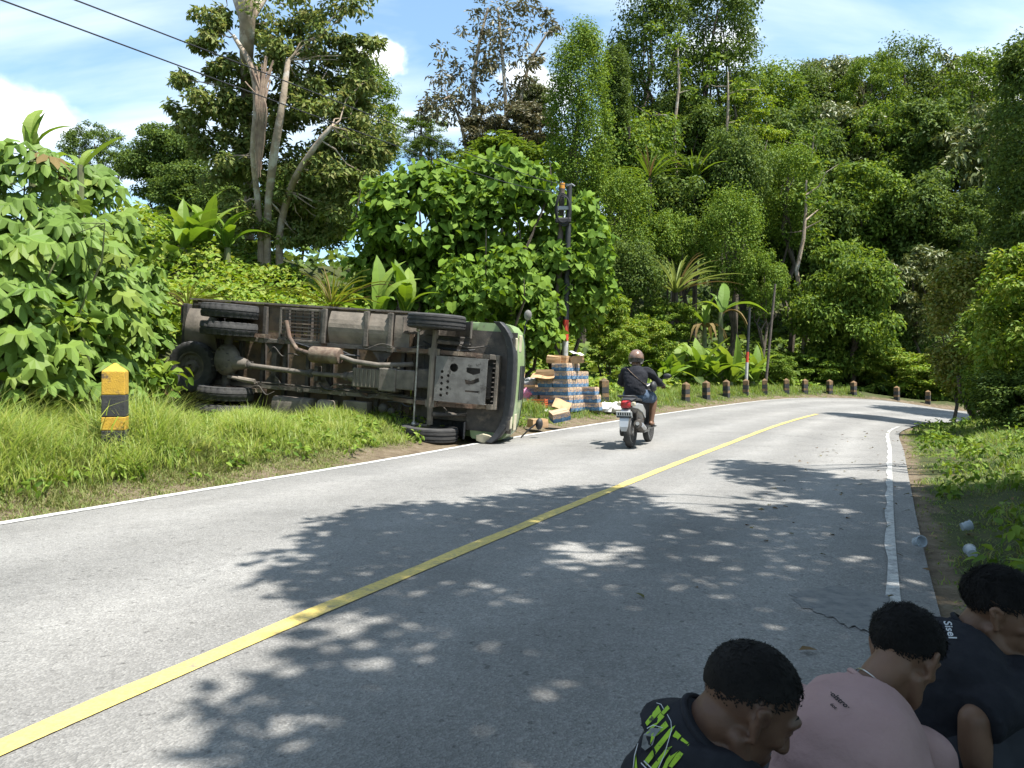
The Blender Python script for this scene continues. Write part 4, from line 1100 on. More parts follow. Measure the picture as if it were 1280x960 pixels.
# fallen leaves on the right edge of the road
rg = np.random.default_rng(17)
q, s_ = verge_pts(Rp, Rn, -1, NS + 6, NS * 5, -1.2, 1.2, 420, rg)
keep = rg.random(len(q)) < np.where(s_ < 0, .35, 1.0); q, s_ = q[keep], s_[keep]
z = np.where(s_ < .2, .016, terrain(q) + .02)
nn = unit(np.column_stack([rg.normal(size=len(q)) * .2, rg.normal(size=len(q)) * .2, np.ones(len(q))])); ax = rg.normal(size=nn.shape); ax -= nn * (ax * nn).sum(1, keepdims=True)
V, Fc = leaf_arrays(np.column_stack([q, z]), ax, nn, .05 * (.6 + rg.random(len(q))), .025 * (.6 + rg.random(len(q))), six=True)
leafmat('leaf_litter', [(.09, .06, .03), (.15, .10, .05), (.10, .10, .03), (.05, .04, .025)], trans=.1, rough=.8, spec=.15)
tag(obj('leaf_litter', mesh_np('leaf_litter', V, Fc), MATS['leaf_litter']), 'small fallen brown leaves along the right edge of the road', 'leaves', kind='stuff')
# ================================================================== THE OVERTURNED TRUCK
pmat('dusty_steel', (.10, .088, .075), (.16, .14, .118), 5, .85, bump=.25, bscale=30, c3=(.055, .048, .042), s3=3.5, lo3=.5, hi3=.68)
pmat('dark_steel', (.045, .042, .04), (.085, .075, .065), 6, .8, bump=.2, bscale=30, c3=(.15, .125, .10), s3=4, lo3=.55, hi3=.72)
pmat('rusty_steel', (.13, .083, .06), (.085, .064, .052), 6, .9, bump=.3, bscale=30, c3=(.20, .16, .12), s3=4, lo3=.48, hi3=.62)
pmat('pale_dust', (.21, .18, .148), (.13, .112, .092), 4, .9, bump=.2, bscale=25, c3=(.08, .07, .06), s3=3, lo3=.55, hi3=.75)
pmat('grey_plate', (.17, .165, .155), (.11, .105, .10), 7, .75, bump=.15, bscale=40, c3=(.07, .065, .06), s3=5, lo3=.56, hi3=.62)
pmat('tyre_rubber', (.028, .028, .029), (.045, .044, .043), 9, .85, bump=.2, bscale=60, c3=(.12, .10, .08), s3=4, lo3=.60, hi3=.8)
pmat('rim_steel', (.11, .10, .09), (.06, .055, .05), 8, .7, c3=(.16, .13, .10), s3=5)
pmat('green_paint', (.25, .34, .16), (.21, .29, .135), 3, .42, spec=.5, coat=.25, c3=(.16, .17, .10), s3=6, lo3=.60, hi3=.68)
pmat('black_plastic', (.022, .023, .026), (.035, .036, .04), 8, .55, bump=.1, bscale=60, c3=(.10, .095, .085), s3=7, lo3=.58, hi3=.72)
pmat('window_glass', (.02, .026, .028), (.03, .036, .038), 2, .08, spec=.8)
pmat('bed_wood', (.17, .12, .075), (.11, .08, .055), 5, .9, bump=.3, bscale=20, c3=(.07, .06, .05), s3=3)
pmat('lamp_clear', (.55, .50, .36), (.42, .38, .28), 6, .3)
pmat('aluminium', (.42, .41, .39), (.30, .29, .27), 6, .45, metallic=.6, c3=(.15, .13, .11), s3=5)

fr = P(541, 472, 13.1); re_ = P(284, 451, 14.0)
fx = (fr - re_).normalized()
uz = Vector((0, 1, 0.03)); uz = (uz - fx * uz.dot(fx)).normalized()
ly = uz.cross(fx)
TM = Matrix((fx, ly, uz)).transposed().to_4x4()
TM.translation = fr - uz * .5
truck = thing('truck', 'light green cargo truck lying on its side with its underbody toward the road', 'truck')
truck.matrix_world = TM
TI = TM.inverted()
def tl(px, py, Y): return TI @ P(px, py, Y)
RAX = -3.95
DS, KS, RS = MATS['dusty_steel'], MATS['dark_steel'], MATS['rusty_steel']
def tbuild(mb, name, mat, parent=truck, **kw): return mb.build(name, mat, parent, **kw)
# frame
for y in (-.42, .42):
    mb = MB().box((-1.95, y, .78), (5.9, .075, .20))
    tbuild(mb, 'frame_rail', DS, bevel=.008)
for x in (-4.75, -3.15, -2.15, -1.05):
    mb = MB().box((x, 0, .80), (.10, .76, .14)); 
    for sy in (-1, 1): mb.prism([(x - .2, sy * .375), (x + .2, sy * .375), (x + .05, sy * .2), (x - .05, sy * .2)], .73, .745)
    tbuild(mb, 'crossmember', KS, bevel=.006)
mb = MB().box((1.18, 0, .62), (.085, .92, .13)).box((1.06, -.42, .62), (.16, .09, .14)).box((1.06, .42, .62), (.16, .09, .14))
tbuild(mb, 'front_crossmember', MATS['pale_dust'], bevel=.01)
# tow hooks on the frame ends
for y in (-.42, .42): tbuild(MB().box((.95, y, .66), (.5, .08, .14)), 'rail_end', RS, bevel=.008)
# leaf springs
def spring(x0, x1, y, z, n, mat):
    mb = MB(); c = (x0 + x1) / 2; L = x1 - x0
    for k in range(n):
        l = L * (1 - .13 * k); pts = []
        for i in range(9):
            t = i / 8 * 2 - 1; pts.append((c + t * l / 2, y, z - .022 * k + .09 * t * t * (l / L) ** 2))
        r = [[(p[0], p[1] - .035, p[2] - .009), (p[0], p[1] + .035, p[2] - .009), (p[0], p[1] + .035, p[2] + .009), (p[0], p[1] - .035, p[2] + .009)] for p in pts]
        mb.loft(r)
    mb.box((c, y, z - .05), (.14, .10, .05 + .024 * n))
    return tbuild(mb, 'leaf_spring', mat)
for y in (-.44, .44): spring(-.75, .85, y, .56, 5, RS)
for y in (-.50, .50): spring(RAX - .62, RAX + .72, y, .60, 7, RS)
# axles
mb = MB().tube([(0, -.80, .50), (0, -.55, .47), (0, -.40, .44), (0, .40, .44), (0, .55, .47), (0, .80, .50)], [.055, .05, .06, .06, .05, .055], 8)
mb.box((0, -.44, .47), (.16, .12, .10)).box((0, .44, .47), (.16, .12, .10))
tbuild(mb, 'front_axle', MATS['pale_dust'], smooth=True)
mb = MB().tube([(-.30, -.80, .48), (-.28, .82, .47)], .02, 8).sphere((-.3, -.8, .48), .045).sphere((-.28, .82, .47), .045)
tbuild(mb, 'tie_rod', MATS['aluminium'], smooth=True)
for s in (-1, 1): tbuild(MB().tube([(-.3, s * .8, .48), (-.15, s * .84, .5), (0, s * .82, .5)], .03, 8), 'steering_arm', KS, smooth=True)
mb = MB().tube([(RAX, -.75, .5), (RAX, .75, .5)], .075, 12)
tbuild(mb, 'rear_axle', KS, smooth=True)
mb = MB().sphere((RAX, -.02, .5), (.23, .30, .23), 18, 12).tube([(RAX + .12, .02, .5), (RAX + .32, .03, .5), (RAX + .42, .03, .5)], [.16, .11, .075], 14)
d_ = tbuild(mb, 'differential', DS, smooth=True)
mb = MB()
for k in range(10):
    a = k * .628; mb.tube([(RAX + .17 * math.cos(a), -.02 + .2 * math.sin(a), .30), (RAX + .17 * math.cos(a), -.02 + .2 * math.sin(a), .27)], .014, 6)
mb.build('cover_bolts', KS, d_, kind='stuff')
# drive line
mb = MB().tube([(RAX + .42, .05, .5), (-2.35, .10, .52)], .045, 12); tbuild(mb, 'drive_shaft', DS, smooth=True)
mb = MB().tube([(-2.30, .10, .52), (-1.65, .10, .54)], .04, 12); tbuild(mb, 'drive_shaft', DS, smooth=True)
for x in (RAX + .45, -2.30, -1.62): tbuild(MB().sphere((x, .10 if x > -3 else .05, .52), (.06, .075, .075), 10, 8).box((x + .03, .10 if x > -3 else .05, .52), (.05, .15, .05)).box((x - .03, .10 if x > -3 else .05, .52), (.05, .05, .15)), 'universal_joint', KS, smooth=False)
tbuild(MB().box((-2.2, .1, .62), (.07, .26, .16)), 'centre_bearing', KS, bevel=.01)
mb = MB().box((-1.2, .10, .60), (.55, .34, .26), taper=(.9, .85)).box((-.80, .10, .58), (.32, .40, .32)).box((-.48, .08, .56), (.34, .34, .24)).tube([(-1.6, .1, .55), (-1.45, .1, .56)], [.07, .11], 12)
g_ = tbuild(mb, 'gearbox', DS, bevel=.02)
mb = MB()
for k in range(7): mb.box((-1.42 + .075 * k, .10, .462), (.02, .30, .02))
for k in range(4): mb.tube([(-1.0 + .13 * k, -.12, .5), (-1.0 + .13 * k, -.12, .44)], .022, 6)
mb.build('gearbox_ribs', MATS['pale_dust'], g_, kind='stuff')
tbuild(MB().box((-.16, .03, .60), (.32, .34, .22), taper=(.85, .8)), 'oil_pan', KS, bevel=.03)
tbuild(MB().box((.50, .02, .78), (1.0, .56, .30)), 'engine_block', KS, bevel=.02)
# skid plate with real holes
from mathutils.geometry import tessellate_polygon
def plate_with_holes(outer, holes, z, th):
    def circ(c, r, n=10): return [Vector((c[0] + r * math.cos(-2 * math.pi * k / n), c[1] + r * math.sin(-2 * math.pi * k / n), 0)) for k in range(n)]
    loops = [[Vector((*p, 0)) for p in outer]] + [circ(h[:2], h[2]) if len(h) == 3 else [Vector((*p, 0)) for p in h] for h in holes]
    flat = [p for l in loops for p in l]; tri = tessellate_polygon(loops)
    n = len(flat); V = [(p.x, p.y, z) for p in flat] + [(p.x, p.y, z + th) for p in flat]
    Fc = [tuple(t) for t in tri] + [tuple(i + n for i in reversed(t)) for t in tri]
    o = 0
    for l in loops:
        m_ = len(l)
        for k in range(m_): Fc.append((o + k, o + (k + 1) % m_, n + o + (k + 1) % m_, n + o + k))
        o += m_
    mb = MB(); mb.add(V, Fc); return mb
hol = [(.40, -.20, .075)]
for k in range(5): hol.append((.20, -.12 + .10 * k, .026))
for k in range(4): hol.append((.31, -.06 + .10 * k, .026))
hol.append([(.62, .16), (.86, .16), (.86, .19), (.62, .19)]); hol.append([(.62, -.22), (.86, -.22), (.86, -.14), (.74, -.10), (.62, -.14)])
hol.append([(.60, -.02), (.70, 0), (.84, -.06), (.86, 0), (.74, .06), (.62, .06)])
mb = plate_with_holes([(.08, -.37), (.98, -.37), (.98, .37), (.08, .37)], hol, .38, .012)
o = tbuild(mb, 'skid_plate', MATS['grey_plate'])
for sy in (-1, 1): MB().box((.53, sy * .375, .42), (.9, .012, .08)).build('plate_flange', MATS['grey_plate'], o)
mb = MB()
for k in range(9): mb.box((1.06, -.32 + .08 * k, .60), (.02, .012, .30))
tbuild(mb, 'radiator_fins', KS)
# exhaust
mb = MB().lathe([(.05, -.30), (.13, -.29), (.145, -.26), (.145, .24), (.13, .27), (.05, .28)], (0, 0, 0), 'X', 20)
for i, p in enumerate(mb.v): mb.v[i] = p + Vector((-1.98, -.24, .46))
o = tbuild(mb, 'muffler', MATS['rusty_steel'], smooth=True)
mb = MB().tube([(-1.72, -.24, .46), (-1.45, -.17, .46), (-1.0, -.14, .46), (-.6, -.17, .50), (-.42, -.2, .62)], .045, 10); mb.build('pipe', DS, o, smooth=True)
mb = MB().tube([(-2.26, -.24, .46), (-2.6, -.30, .55), (-2.8, -.5, .62), (-2.9, -.8, .64)], .042, 10); mb.build('pipe', RS, o, smooth=True)
# brake and air lines
for k, pts in enumerate([[(.9, -.60, .62), (.55, -.55, .60), (.2, -.62, .66), (-.2, -.55, .7), (-.6, -.46, .68)], [(-4.2, .36, .68), (-3.0, .35, .69), (-1.6, .36, .69), (-.5, .36, .68)], [(-.9, .3, .6), (-1.2, .45, .58), (-1.5, .3, .66)], [(.2, .5, .6), (.35, .62, .58), (.6, .56, .64)], [(-3.9, .2, .45), (-3.6, .3, .55), (-3.4, .38, .7)]]):
    tbuild(MB().tube(spline(pts, 5), .014, 6), 'brake_line', KS, smooth=True)
tbuild(MB().tube([(RAX + .1, .28, .40), (RAX + .62, .33, .44)], .03, 8).tube([(RAX + .3, .30, .41), (RAX + .62, .33, .44)], .045, 8), 'shock_absorber', MATS['pale_dust'], smooth=True)
tbuild(MB().tube([(.05, -.62, .45), (.55, -.60, .80)], .04, 8), 'shock_absorber', KS, smooth=True)
tbuild(MB().tube([(.05, .62, .45), (.55, .60, .80)], .04, 8), 'shock_absorber', KS, smooth=True)
# tanks and boxes on the lower (left) side
def tank(x0, x1, y, z, ry, rz, mat, straps, name):
    mb = MB(); rings = []
    for x, s in ((x0, .8), (x0 + .02, .97), (x0 + .04, 1), (x1 - .04, 1), (x1 - .02, .97), (x1, .8)):
        rings.append([(x, y + s * ry * math.copysign(abs(math.cos(a)) ** .5, math.cos(a)), z + s * rz * math.copysign(abs(math.sin(a)) ** .5, math.sin(a))) for a in [2 * math.pi * k / 24 for k in range(24)]])
    mb.loft(rings); o = tbuild(mb, name, mat, smooth=True)
    for x in straps:
        m2 = MB(); m2.loft([[(xx, y + 1.02 * ry * math.copysign(abs(math.cos(a)) ** .5, math.cos(a)), z + 1.02 * rz * math.copysign(abs(math.sin(a)) ** .5, math.sin(a))) for a in [2 * math.pi * k / 24 for k in range(24)]] for xx in (x - .02, x + .02)]); m2.build('strap', MATS['pale_dust'], o)
    return o
tank(-3.05, -2.28, .78, .72, .22, .20, DS, (-2.9, -2.45), 'fuel_tank')
tank(-2.18, -1.86, .76, .72, .20, .17, MATS['pale_dust'], (-2.12,), 'air_tank')
tbuild(MB().box((-1.42, .64, .66), (.46, .22, .24)), 'battery_box', DS, bevel=.012)
tbuild(MB().box((-1.42, .80, .66), (.2, .06, .2)), 'battery_lid', MATS['pale_dust'], bevel=.01)
tbuild(MB().sphere((-.95, .62, .7), .09).sphere((-.80, .66, .72), .07), 'air_valve', KS, smooth=True)
# upper (right) side: slatted rack and dusty side panels with ribs
mb = MB().box((-2.62, -1.02, .70), (.86, .04, .06)).box((-2.62, -.46, .70), (.86, .04, .06)).box((-3.03, -.74, .70), (.04, .6, .06)).box((-2.21, -.74, .70), (.05, .6, .06))
o = tbuild(mb, 'side_rack', DS, bevel=.005)
for k in range(8):
    MB().box((-2.62, -.96 + .065 * k, .705), (.78, .022, .03)).build('slat', KS if k % 3 else RS, o)
for k in range(5): MB().box((-2.92 + .15 * k, -.74, .735), (.022, .54, .02)).build('bar', KS, o)
def curved_panel(x0, x1, y0, y1, z, bulge, mat, name):
    mb = MB(); n = 8; rings = []
    for i in range(n + 1):
        t = i / n; y = y0 + (y1 - y0) * t; zz = z - bulge * math.sin(math.pi * t)
        rings.append([(x0, y, zz), (x1, y, zz), (x1, y, zz + .012), (x0, y, zz + .012)])
    mb.loft(rings); return tbuild(mb, name, mat)
curved_panel(-2.06, -1.36, -1.03, -.46, .72, .10, MATS['pale_dust'], 'side_panel')
curved_panel(-1.30, -.92, -1.03, -.46, .72, .09, MATS['pale_dust'], 'side_panel')
curved_panel(-.84, -.55, -1.03, -.40, .74, .03, MATS['pale_dust'], 'side_panel')
for x in (-2.14, -1.33, -.88): tbuild(MB().box((x, -.75, .64), (.07, .62, .07)).box((x - .06, -.75, .67), (.04, .6, .05)), 'panel_rib', DS, bevel=.008)
# cargo bed: cross bearers, floor planks, walls
for k in range(10): tbuild(MB().box((-4.85 + .46 * k, 0, .92), (.07, 2.08, .10)), 'crossbearer', KS, bevel=.006)
for k in range(9): tbuild(MB().box((-2.82, -.96 + .24 * k, .995), (4.5, .239, .04)), 'floor_plank', MATS['bed_wood'])
for sy in (-1, 1):
    o = tbuild(MB().box((-2.82, sy * 1.07, 1.55), (4.5, .035, 1.06)), 'bed_side', MATS['bed_wood'])
    for k in range(7): MB().box((-4.95 + .71 * k, sy * 1.105, 1.55), (.08, .035, 1.10)).build('post', KS, o)
    MB().box((-2.82, sy * 1.105, .965), (4.56, .03, .09)).build('edge_rail', MATS['pale_dust'], o)
    MB().box((-2.82, sy * 1.105, 2.06), (4.56, .03, .07)).build('edge_rail', KS, o)
tbuild(MB().box((-5.09, 0, 1.55), (.035, 2.16, 1.06)), 'tailgate', MATS['bed_wood'])
tbuild(MB().box((-.55, 0, 1.65), (.035, 2.1, 1.26)), 'headboard', MATS['bed_wood'])
# tail: dusty curved guard, rear beam, lamp bar
mb = MB(); rings = []
for i in range(9):
    t = i / 8; y = -.92 + .78 * t; x_in = -4.34; x_out = -5.02 + .10 * math.sin(t * 2.2) - .12 * t
    z = .78 - .14 * math.sin(math.pi * t)
    rings.append([(x_in, y, z), ((x_in + x_out) / 2, y, z - .06), (x_out, y, z + .02), (x_out, y, z + .04), ((x_in + x_out) / 2, y, z - .04), (x_in, y, z + .02)])
mb.loft(rings); tbuild(mb, 'rear_guard', MATS['pale_dust'], smooth=True)
tbuild(MB().box((-5.05, 0, .80), (.10, 2.0, .14)), 'rear_beam', KS, bevel=.01)
for sy in (-1, 1):
    o = tbuild(MB().box((-5.12, sy * .8, .8), (.05, .34, .12)), 'tail_lamp', MATS['black_plastic'], bevel=.01)
    pmat('red_lens', (.35, .02, .02), (.28, .015, .015), 4, .2, spec=.6)
    MB().box((-5.15, sy * .86, .8), (.02, .16, .09)).build('lens', MATS['red_lens'], o)
tbuild(MB().box((-4.45, -.98, .80), (.04, .10, .10)).box((-4.6, -1.0, .86), (.7, .03, .04)), 'guard_bracket', KS)
tbuild(MB().box((-4.35, .75, .72), (.02, .5, .42)).box((-4.35, -.72, .86), (.02, .5, .2)), 'mud_flap', MATS['black_plastic'])
# wheels
def wheel(name, c, axis, lug, parent=truck, Rr=.5, W=.25, flip=1):
    n = 72; h = W / 2
    if lug: prof = [(.30, -h * .75), (.34, -h * .92), (.42, -h), (.465, -h * .98), (.49, -h * .9), (.497, -h * .55), (.5, -h * .52), (.5, -h * .1), (.487, -h * .08), (.487, h * .08), (.5, h * .1), (.5, h * .52), (.497, h * .55), (.49, h * .9), (.465, h * .98), (.42, h), (.34, h * .92), (.30, h * .75)]
    else: prof = [(.30, -h * .75), (.34, -h * .92), (.43, -h), (.475, -h * .93), (.493, -h * .8), (.497, -h * .56), (.482, -h * .54), (.482, -h * .46), (.5, -h * .44), (.5, -h * .14), (.485, -h * .12), (.485, h * .12 - .0), (.5, h * .14), (.5, h * .44), (.482, h * .46), (.482, h * .54), (.497, h * .56), (.493, h * .8), (.475, h * .93), (.43, h), (.34, h * .92), (.30, h * .75)]
    rings = []
    for j, (r, a) in enumerate(prof):
        ring = []
        for k in range(n):
            rr = r * Rr / .5
            sh = abs(a) > h * .5 and r > .46
            if lug and sh and (k + (1 if a > 0 else 0)) % 3 == 0: rr -= .022
            if not lug and sh and r > .47 and k % 2 == 0: rr -= .004
            th = 2 * math.pi * k / n
            ring.append(Vector({'Y': (rr * math.cos(th), a, rr * math.sin(th)), 'Z': (rr * math.cos(th), rr * math.sin(th), a)}[axis]))
        rings.append(ring)
    w = MB().lathe([(.30 * Rr / .5, -h * .7), (.27 * Rr / .5, -h * .66), (.26 * Rr / .5, 0), (.27 * Rr / .5, h * .66), (.30 * Rr / .5, h * .7)], axis=axis, n=36)
    f = flip
    disc = MB().lathe([(.27 * Rr / .5, f * h * .2), (.2, f * h * .35), (.13, f * h * .15), (.11, f * h * .75), (.05, f * h * .8), (.05, f * h * .1), (.13, f * h * .05), (.2, f * h * .2), (.265 * Rr / .5, f * h * .05)], axis=axis, n=36)
    t = MB().loft(rings, cap=False)
    wo = t.build(name, MATS['tyre_rubber'], parent, smooth=True, loc=c)
    w.v += [Vector((0, 0, 0))] * 0
    rim = MB(); rim.v = w.v + disc.v; rim.f = w.f[:-2] + [tuple(i + len(w.v) for i in q) for q in disc.f[:-2]]
    rim.build('rim', MATS['rim_steel'], wo, smooth=True)
    b_ = MB()
    for k in range(6):
        a = k * 1.047; q = (.17 * math.cos(a), .17 * math.sin(a))
        p0 = (q[0], f * h * .1, q[1]) if axis == 'Y' else (q[0], q[1], f * h * .1); p1 = (q[0], f * h * .5, q[1]) if axis == 'Y' else (q[0], q[1], f * h * .5)
        b_.tube([p0, p1], .018, 6)
    b_.build('wheel_nuts', MATS['rim_steel'], wo)
    return wo
for sy in (-1, 1):
    wheel('front_wheel', (0, sy * .95, .5), 'Y', False, flip=sy)
    wheel('rear_wheel', (RAX, sy * .90, .5), 'Y', True, flip=sy)
    wheel('rear_wheel', (RAX, sy * .58, .5), 'Y', True, flip=-sy)
wheel('spare_wheel', (-4.66, .16, .52), 'Z', True, Rr=.47, flip=-1)
tbuild(MB().box((-4.66, .16, .66), (.9, .07, .04)).tube([(-4.66, .16, .45), (-4.66, .16, .8)], .03, 8), 'spare_carrier', KS)
# cab
cabp = [(-.42, 1.08), (-.42, 2.18), (-.30, 2.28), (1.15, 2.32), (1.34, 2.24), (1.53, 1.55), (1.57, 1.15), (1.56, .78), (.62, .78), (.56, 1.0), (.40, 1.08)]
def cab_loft(prof, ys):
    mb = MB(); rings = []
    for y, inset, zs in ys: rings.append([(x - inset if x > 1 else x + inset * .2, y, 1.6 + (z - 1.6) * zs if z > 1.6 else z) for x, z in prof])
    mb.loft(rings); return mb
mb = cab_loft(cabp, [(-1.0, .34, .93), (-.97, .22, .96), (-.88, .11, .98), (-.68, .04, 1), (-.35, 0, 1), (.35, 0, 1), (.68, .04, 1), (.88, .11, .98), (.97, .22, .96), (1.0, .34, .93)])
cab = tbuild(mb, 'cab', MATS['green_paint'], smooth=True)
MB().box((.55, 0, .94), (1.7, 1.46, .26)).build('cab_floor', KS, cab, bevel=.02)
MB().box((-.3, 0, 1.0), (.35, 1.9, .12)).build('cab_rear_sill', DS, cab)
mb = MB(); 
for y0, y1 in ((-.9, .9),): mb.loft([[(1.165 + .012, y, 2.10), (1.495 + .012 - .03, y, 1.40), (1.49, y, 1.39), (1.16, y, 2.09)] for y in (-.86, -.4, 0, .4, .86)])
MB().loft([[(1.375 - e, y, 2.16), (1.552 - e, y, 1.52), (1.52 - e, y, 1.50), (1.34 - e, y, 2.14)] for y, e in ((-.86, .10), (-.66, .04), (-.35, .002), (.35, .002), (.66, .04), (.86, .10))]).build('windscreen', MATS['window_glass'], cab)
for sy in (-1, 1):
    d_ = MB().prism([(-.30, 1.12), (-.30, 2.10), (.88, 2.10), (1.12, 1.45), (1.15, 1.12)], sy * .985, sy * 1.012, Matrix(((1, 0, 0, 0), (0, 0, 1, 0), (0, 1, 0, 0), (0, 0, 0, 1)))).build('door', MATS['green_paint'], cab, bevel=.008)
    MB().prism([(-.20, 1.52), (-.20, 2.0), (.74, 2.0), (1.0, 1.52)], sy * 1.005, sy * 1.018, Matrix(((1, 0, 0, 0), (0, 0, 1, 0), (0, 1, 0, 0), (0, 0, 0, 1)))).build('window', MATS['window_glass'], cab)
    MB().box((-.12, sy * 1.03, 1.42), (.16, .03, .04)).build('door_handle', MATS['black_plastic'], cab)
    hl = MB().box((1.53, sy * .68, 1.06), (.05, .30, .17)).build('headlight', MATS['lamp_clear'], cab, bevel=.02)
    # wheel arch liner
    mb = MB(); rings = []
    for k in range(9):
        a = math.pi * k / 8; rings.append([(.60 * math.cos(a), sy * .72, .52 + .56 * math.sin(a)), (.60 * math.cos(a), sy * 1.0, .52 + .56 * math.sin(a)), (.62 * math.cos(a), sy * 1.0, .52 + .58 * math.sin(a)), (.62 * math.cos(a), sy * .72, .52 + .58 * math.sin(a))])
    mb.loft(rings).build('wheel_arch', MATS['black_plastic'] if sy > 0 else MATS['dusty_steel'], cab)
    MB().box((.95, sy * .84, .80), (.55, .30, .03)).build('step_plate', MATS['pale_dust'] if sy < 0 else KS, cab)
MB().box((1.575, 0, 1.12), (.02, .6, .10)).build('grille', MATS['black_plastic'], cab)
for k in range(4): MB().box((1.57, 0, 1.22 + .05 * k), (.02, .6, .02)).build('grille_bar', MATS['black_plastic'], cab)
# bumper: black, bent back at both ends, with slots
mb = MB(); rings = []
for i in range(25):
    t = i / 24 * 2 - 1; y = 1.02 * t; x = 1.62 - .36 * abs(t) ** 4.5 - .05 * t * t
    rings.append([(x - .20, y, .54), (x - .03, y, .50), (x, y, .53), (x + .005, y, .64), (x - .02, y, .79), (x - .20, y, .79)])
mb.loft(rings); bump_ = tbuild(mb, 'bumper', MATS['black_plastic'], bevel=.012)
for k in range(5):
    y = -.7 + .35 * k; MB().box((1.575 - .05 * abs(y), y, .512 + .02), (.05, .18, .03)).build('bumper_slot', KS, bump_)
for sy in (-1, 1): MB().box((1.565, sy * .66, .66), (.05, .22, .10)).build('fog_lamp', MATS['lamp_clear'], bump_, bevel=.02)
# crumpled lamp shell at the lower corner
mb = MB().loft([[(.80, .92, .60), (.80, 1.02, .64), (.80, 1.02, .74), (.80, .92, .74)], [(.95, .88, .54), (.95, 1.04, .58), (.95, 1.04, .76), (.95, .88, .74)], [(1.10, .90, .56), (1.10, 1.03, .62), (1.10, 1.03, .72), (1.10, .90, .70)], [(1.22, .94, .60), (1.22, 1.0, .62), (1.22, 1.0, .68), (1.22, .94, .68)]])
tbuild(mb, 'corner_lamp', MATS['lamp_clear'], bevel=.01)
MB().box((1.06, 0, .762), (.98, 1.72, .03)).build('cab_underside', KS, cab)
# the cab front is short: pull everything ahead of x = 1 back
seen_ = set()
for o_ in [cab] + list(cab.children) + [bump_] + list(bump_.children) + [q_ for q_ in truck.children if q_.name.startswith(('front_crossmember', 'corner_lamp', 'rail_end'))]:
    if o_.data.name in seen_: continue
    seen_.add(o_.data.name)
    for v_ in o_.data.vertices:
        if v_.co.x > .9: v_.co.x = .9 + (v_.co.x - .9) * .72
# hoses and wiring slung along the frame
rg_h = np.random.default_rng(8)
for k in range(14):
    x0 = rg_h.uniform(-4.2, .3); L_ = rg_h.uniform(.5, 1.3); y0 = rg_h.choice([-.34, -.3, .3, .36, .5, -.52]) + rg_h.normal() * .03
    tbuild(MB().tube(spline([(x0 + L_ * t_, y0 + rg_h.normal() * .05, .66 - .06 * math.sin(math.pi * t_) + rg_h.normal() * .02) for t_ in (0, .25, .5, .75, 1)], 5), rg_h.uniform(.008, .018), 6), 'hose', KS if k % 3 else MATS['black_plastic'], smooth=True)
for k in range(8):
    x0 = -3.4 + .42 * k; tbuild(MB().box((x0, rg_h.choice([-.42, .42]), .672), (.10, .09, .02)).tube([(x0, .42, .67), (x0, .42, .655)], .02, 6), 'frame_bracket', RS if k % 2 else DS)
# mirrors
mb = MB().tube([tl(651, 547, 14.1), tl(661, 537, 14.1), tl(671, 529, 14.1)], .016, 6)
o = tbuild(mb, 'mirror_arm', MATS['black_plastic'])
mb = MB(); c = tl(674, 530, 14.1); mb.sphere(c, (.07, .11, .07), 12, 8); mb.build('mirror_head', MATS['black_plastic'], o, smooth=True)
mb = MB().tube([tl(655, 418, 14.4), tl(657, 405, 14.4), tl(660, 398, 14.4)], .012, 6)
o = tbuild(mb, 'mirror_arm', MATS['black_plastic'])
mb = MB(); c = tl(660, 394, 14.4); mb.sphere(c, (.075, .10, .07), 12, 8); mb.build('mirror_head', MATS['grey_plate'], o, smooth=True)
# ================================================================== ROADSIDE THINGS
pmat('post_yellow', (.50, .30, .035), (.42, .25, .03), 9, .8, bump=.3, bscale=60, c3=(.12, .085, .05), s3=11, lo3=.56, hi3=.68)
pmat('post_black', (.022, .024, .026), (.04, .04, .04), 9, .8, bump=.3, bscale=60, c3=(.10, .10, .09), s3=9, lo3=.6, hi3=.75)
pmat('post_old', (.22, .13, .06), (.11, .075, .045), 8, .9, bump=.4, bscale=50, c3=(.05, .05, .035), s3=7, lo3=.5, hi3=.65)
def verge_at(px, off):
    """point on the line `off` metres outside the left white line, seen at photo column px"""
    q = offs(Lp, Ln, off); q = q[q[:, 1] > 2]
    a = 640 + F * q[:, 0] / q[:, 1] - px
    i = int(np.where((a[:-1] <= 0) & (a[1:] > 0))[0][0]); f_ = -a[i] / (a[i + 1] - a[i])
    x, y = (q[i] * (1 - f_) + q[i + 1] * f_)[:2]
    return x, y
def guide_post(label, px, off, h, w, z=None, old=True, yaw=.45, tilt=0.0):
    x, y = verge_at(px, off); g = tz(x, y)
    t = thing('guide_post', label, 'post', (x, y, g - .05), (tilt, tilt * .6, yaw), group='striped guide posts along the left verge')
    b_ = w / 2; n = 5; hs = [0, .30, .46, .72, 1.0]
    mats = ['post_black', 'post_yellow', 'post_black', 'post_yellow'] if not old else ['post_black', 'post_old', 'post_black', 'post_old']
    for k in range(4):
        z0, z1 = hs[k] * h, hs[k + 1] * h
        e0, e1 = b_ * (1 - .04 * hs[k]), b_ * (1 - .04 * hs[k + 1])
        mb = MB()
        rings = [[(-e0, -e0, z0), (e0, -e0, z0), (e0, e0, z0), (-e0, e0, z0)], [(-e1, -e1, z1), (e1, -e1, z1), (e1, e1, z1), (-e1, e1, z1)]]
        if k == 3: rings.append([(-.01, -.01, z1 + w * .38), (.01, -.01, z1 + w * .38), (.01, .01, z1 + w * .38), (-.01, .01, z1 + w * .38)])
        mb.loft(rings); mb.build('cap' if k == 3 else 'band', MATS[mats[k]], t, bevel=w * .04)
    return t
guide_post('bright yellow and black concrete guide post in tall grass at left', 143, 1.45, .92, .24, old=False, yaw=.30, tilt=.015)
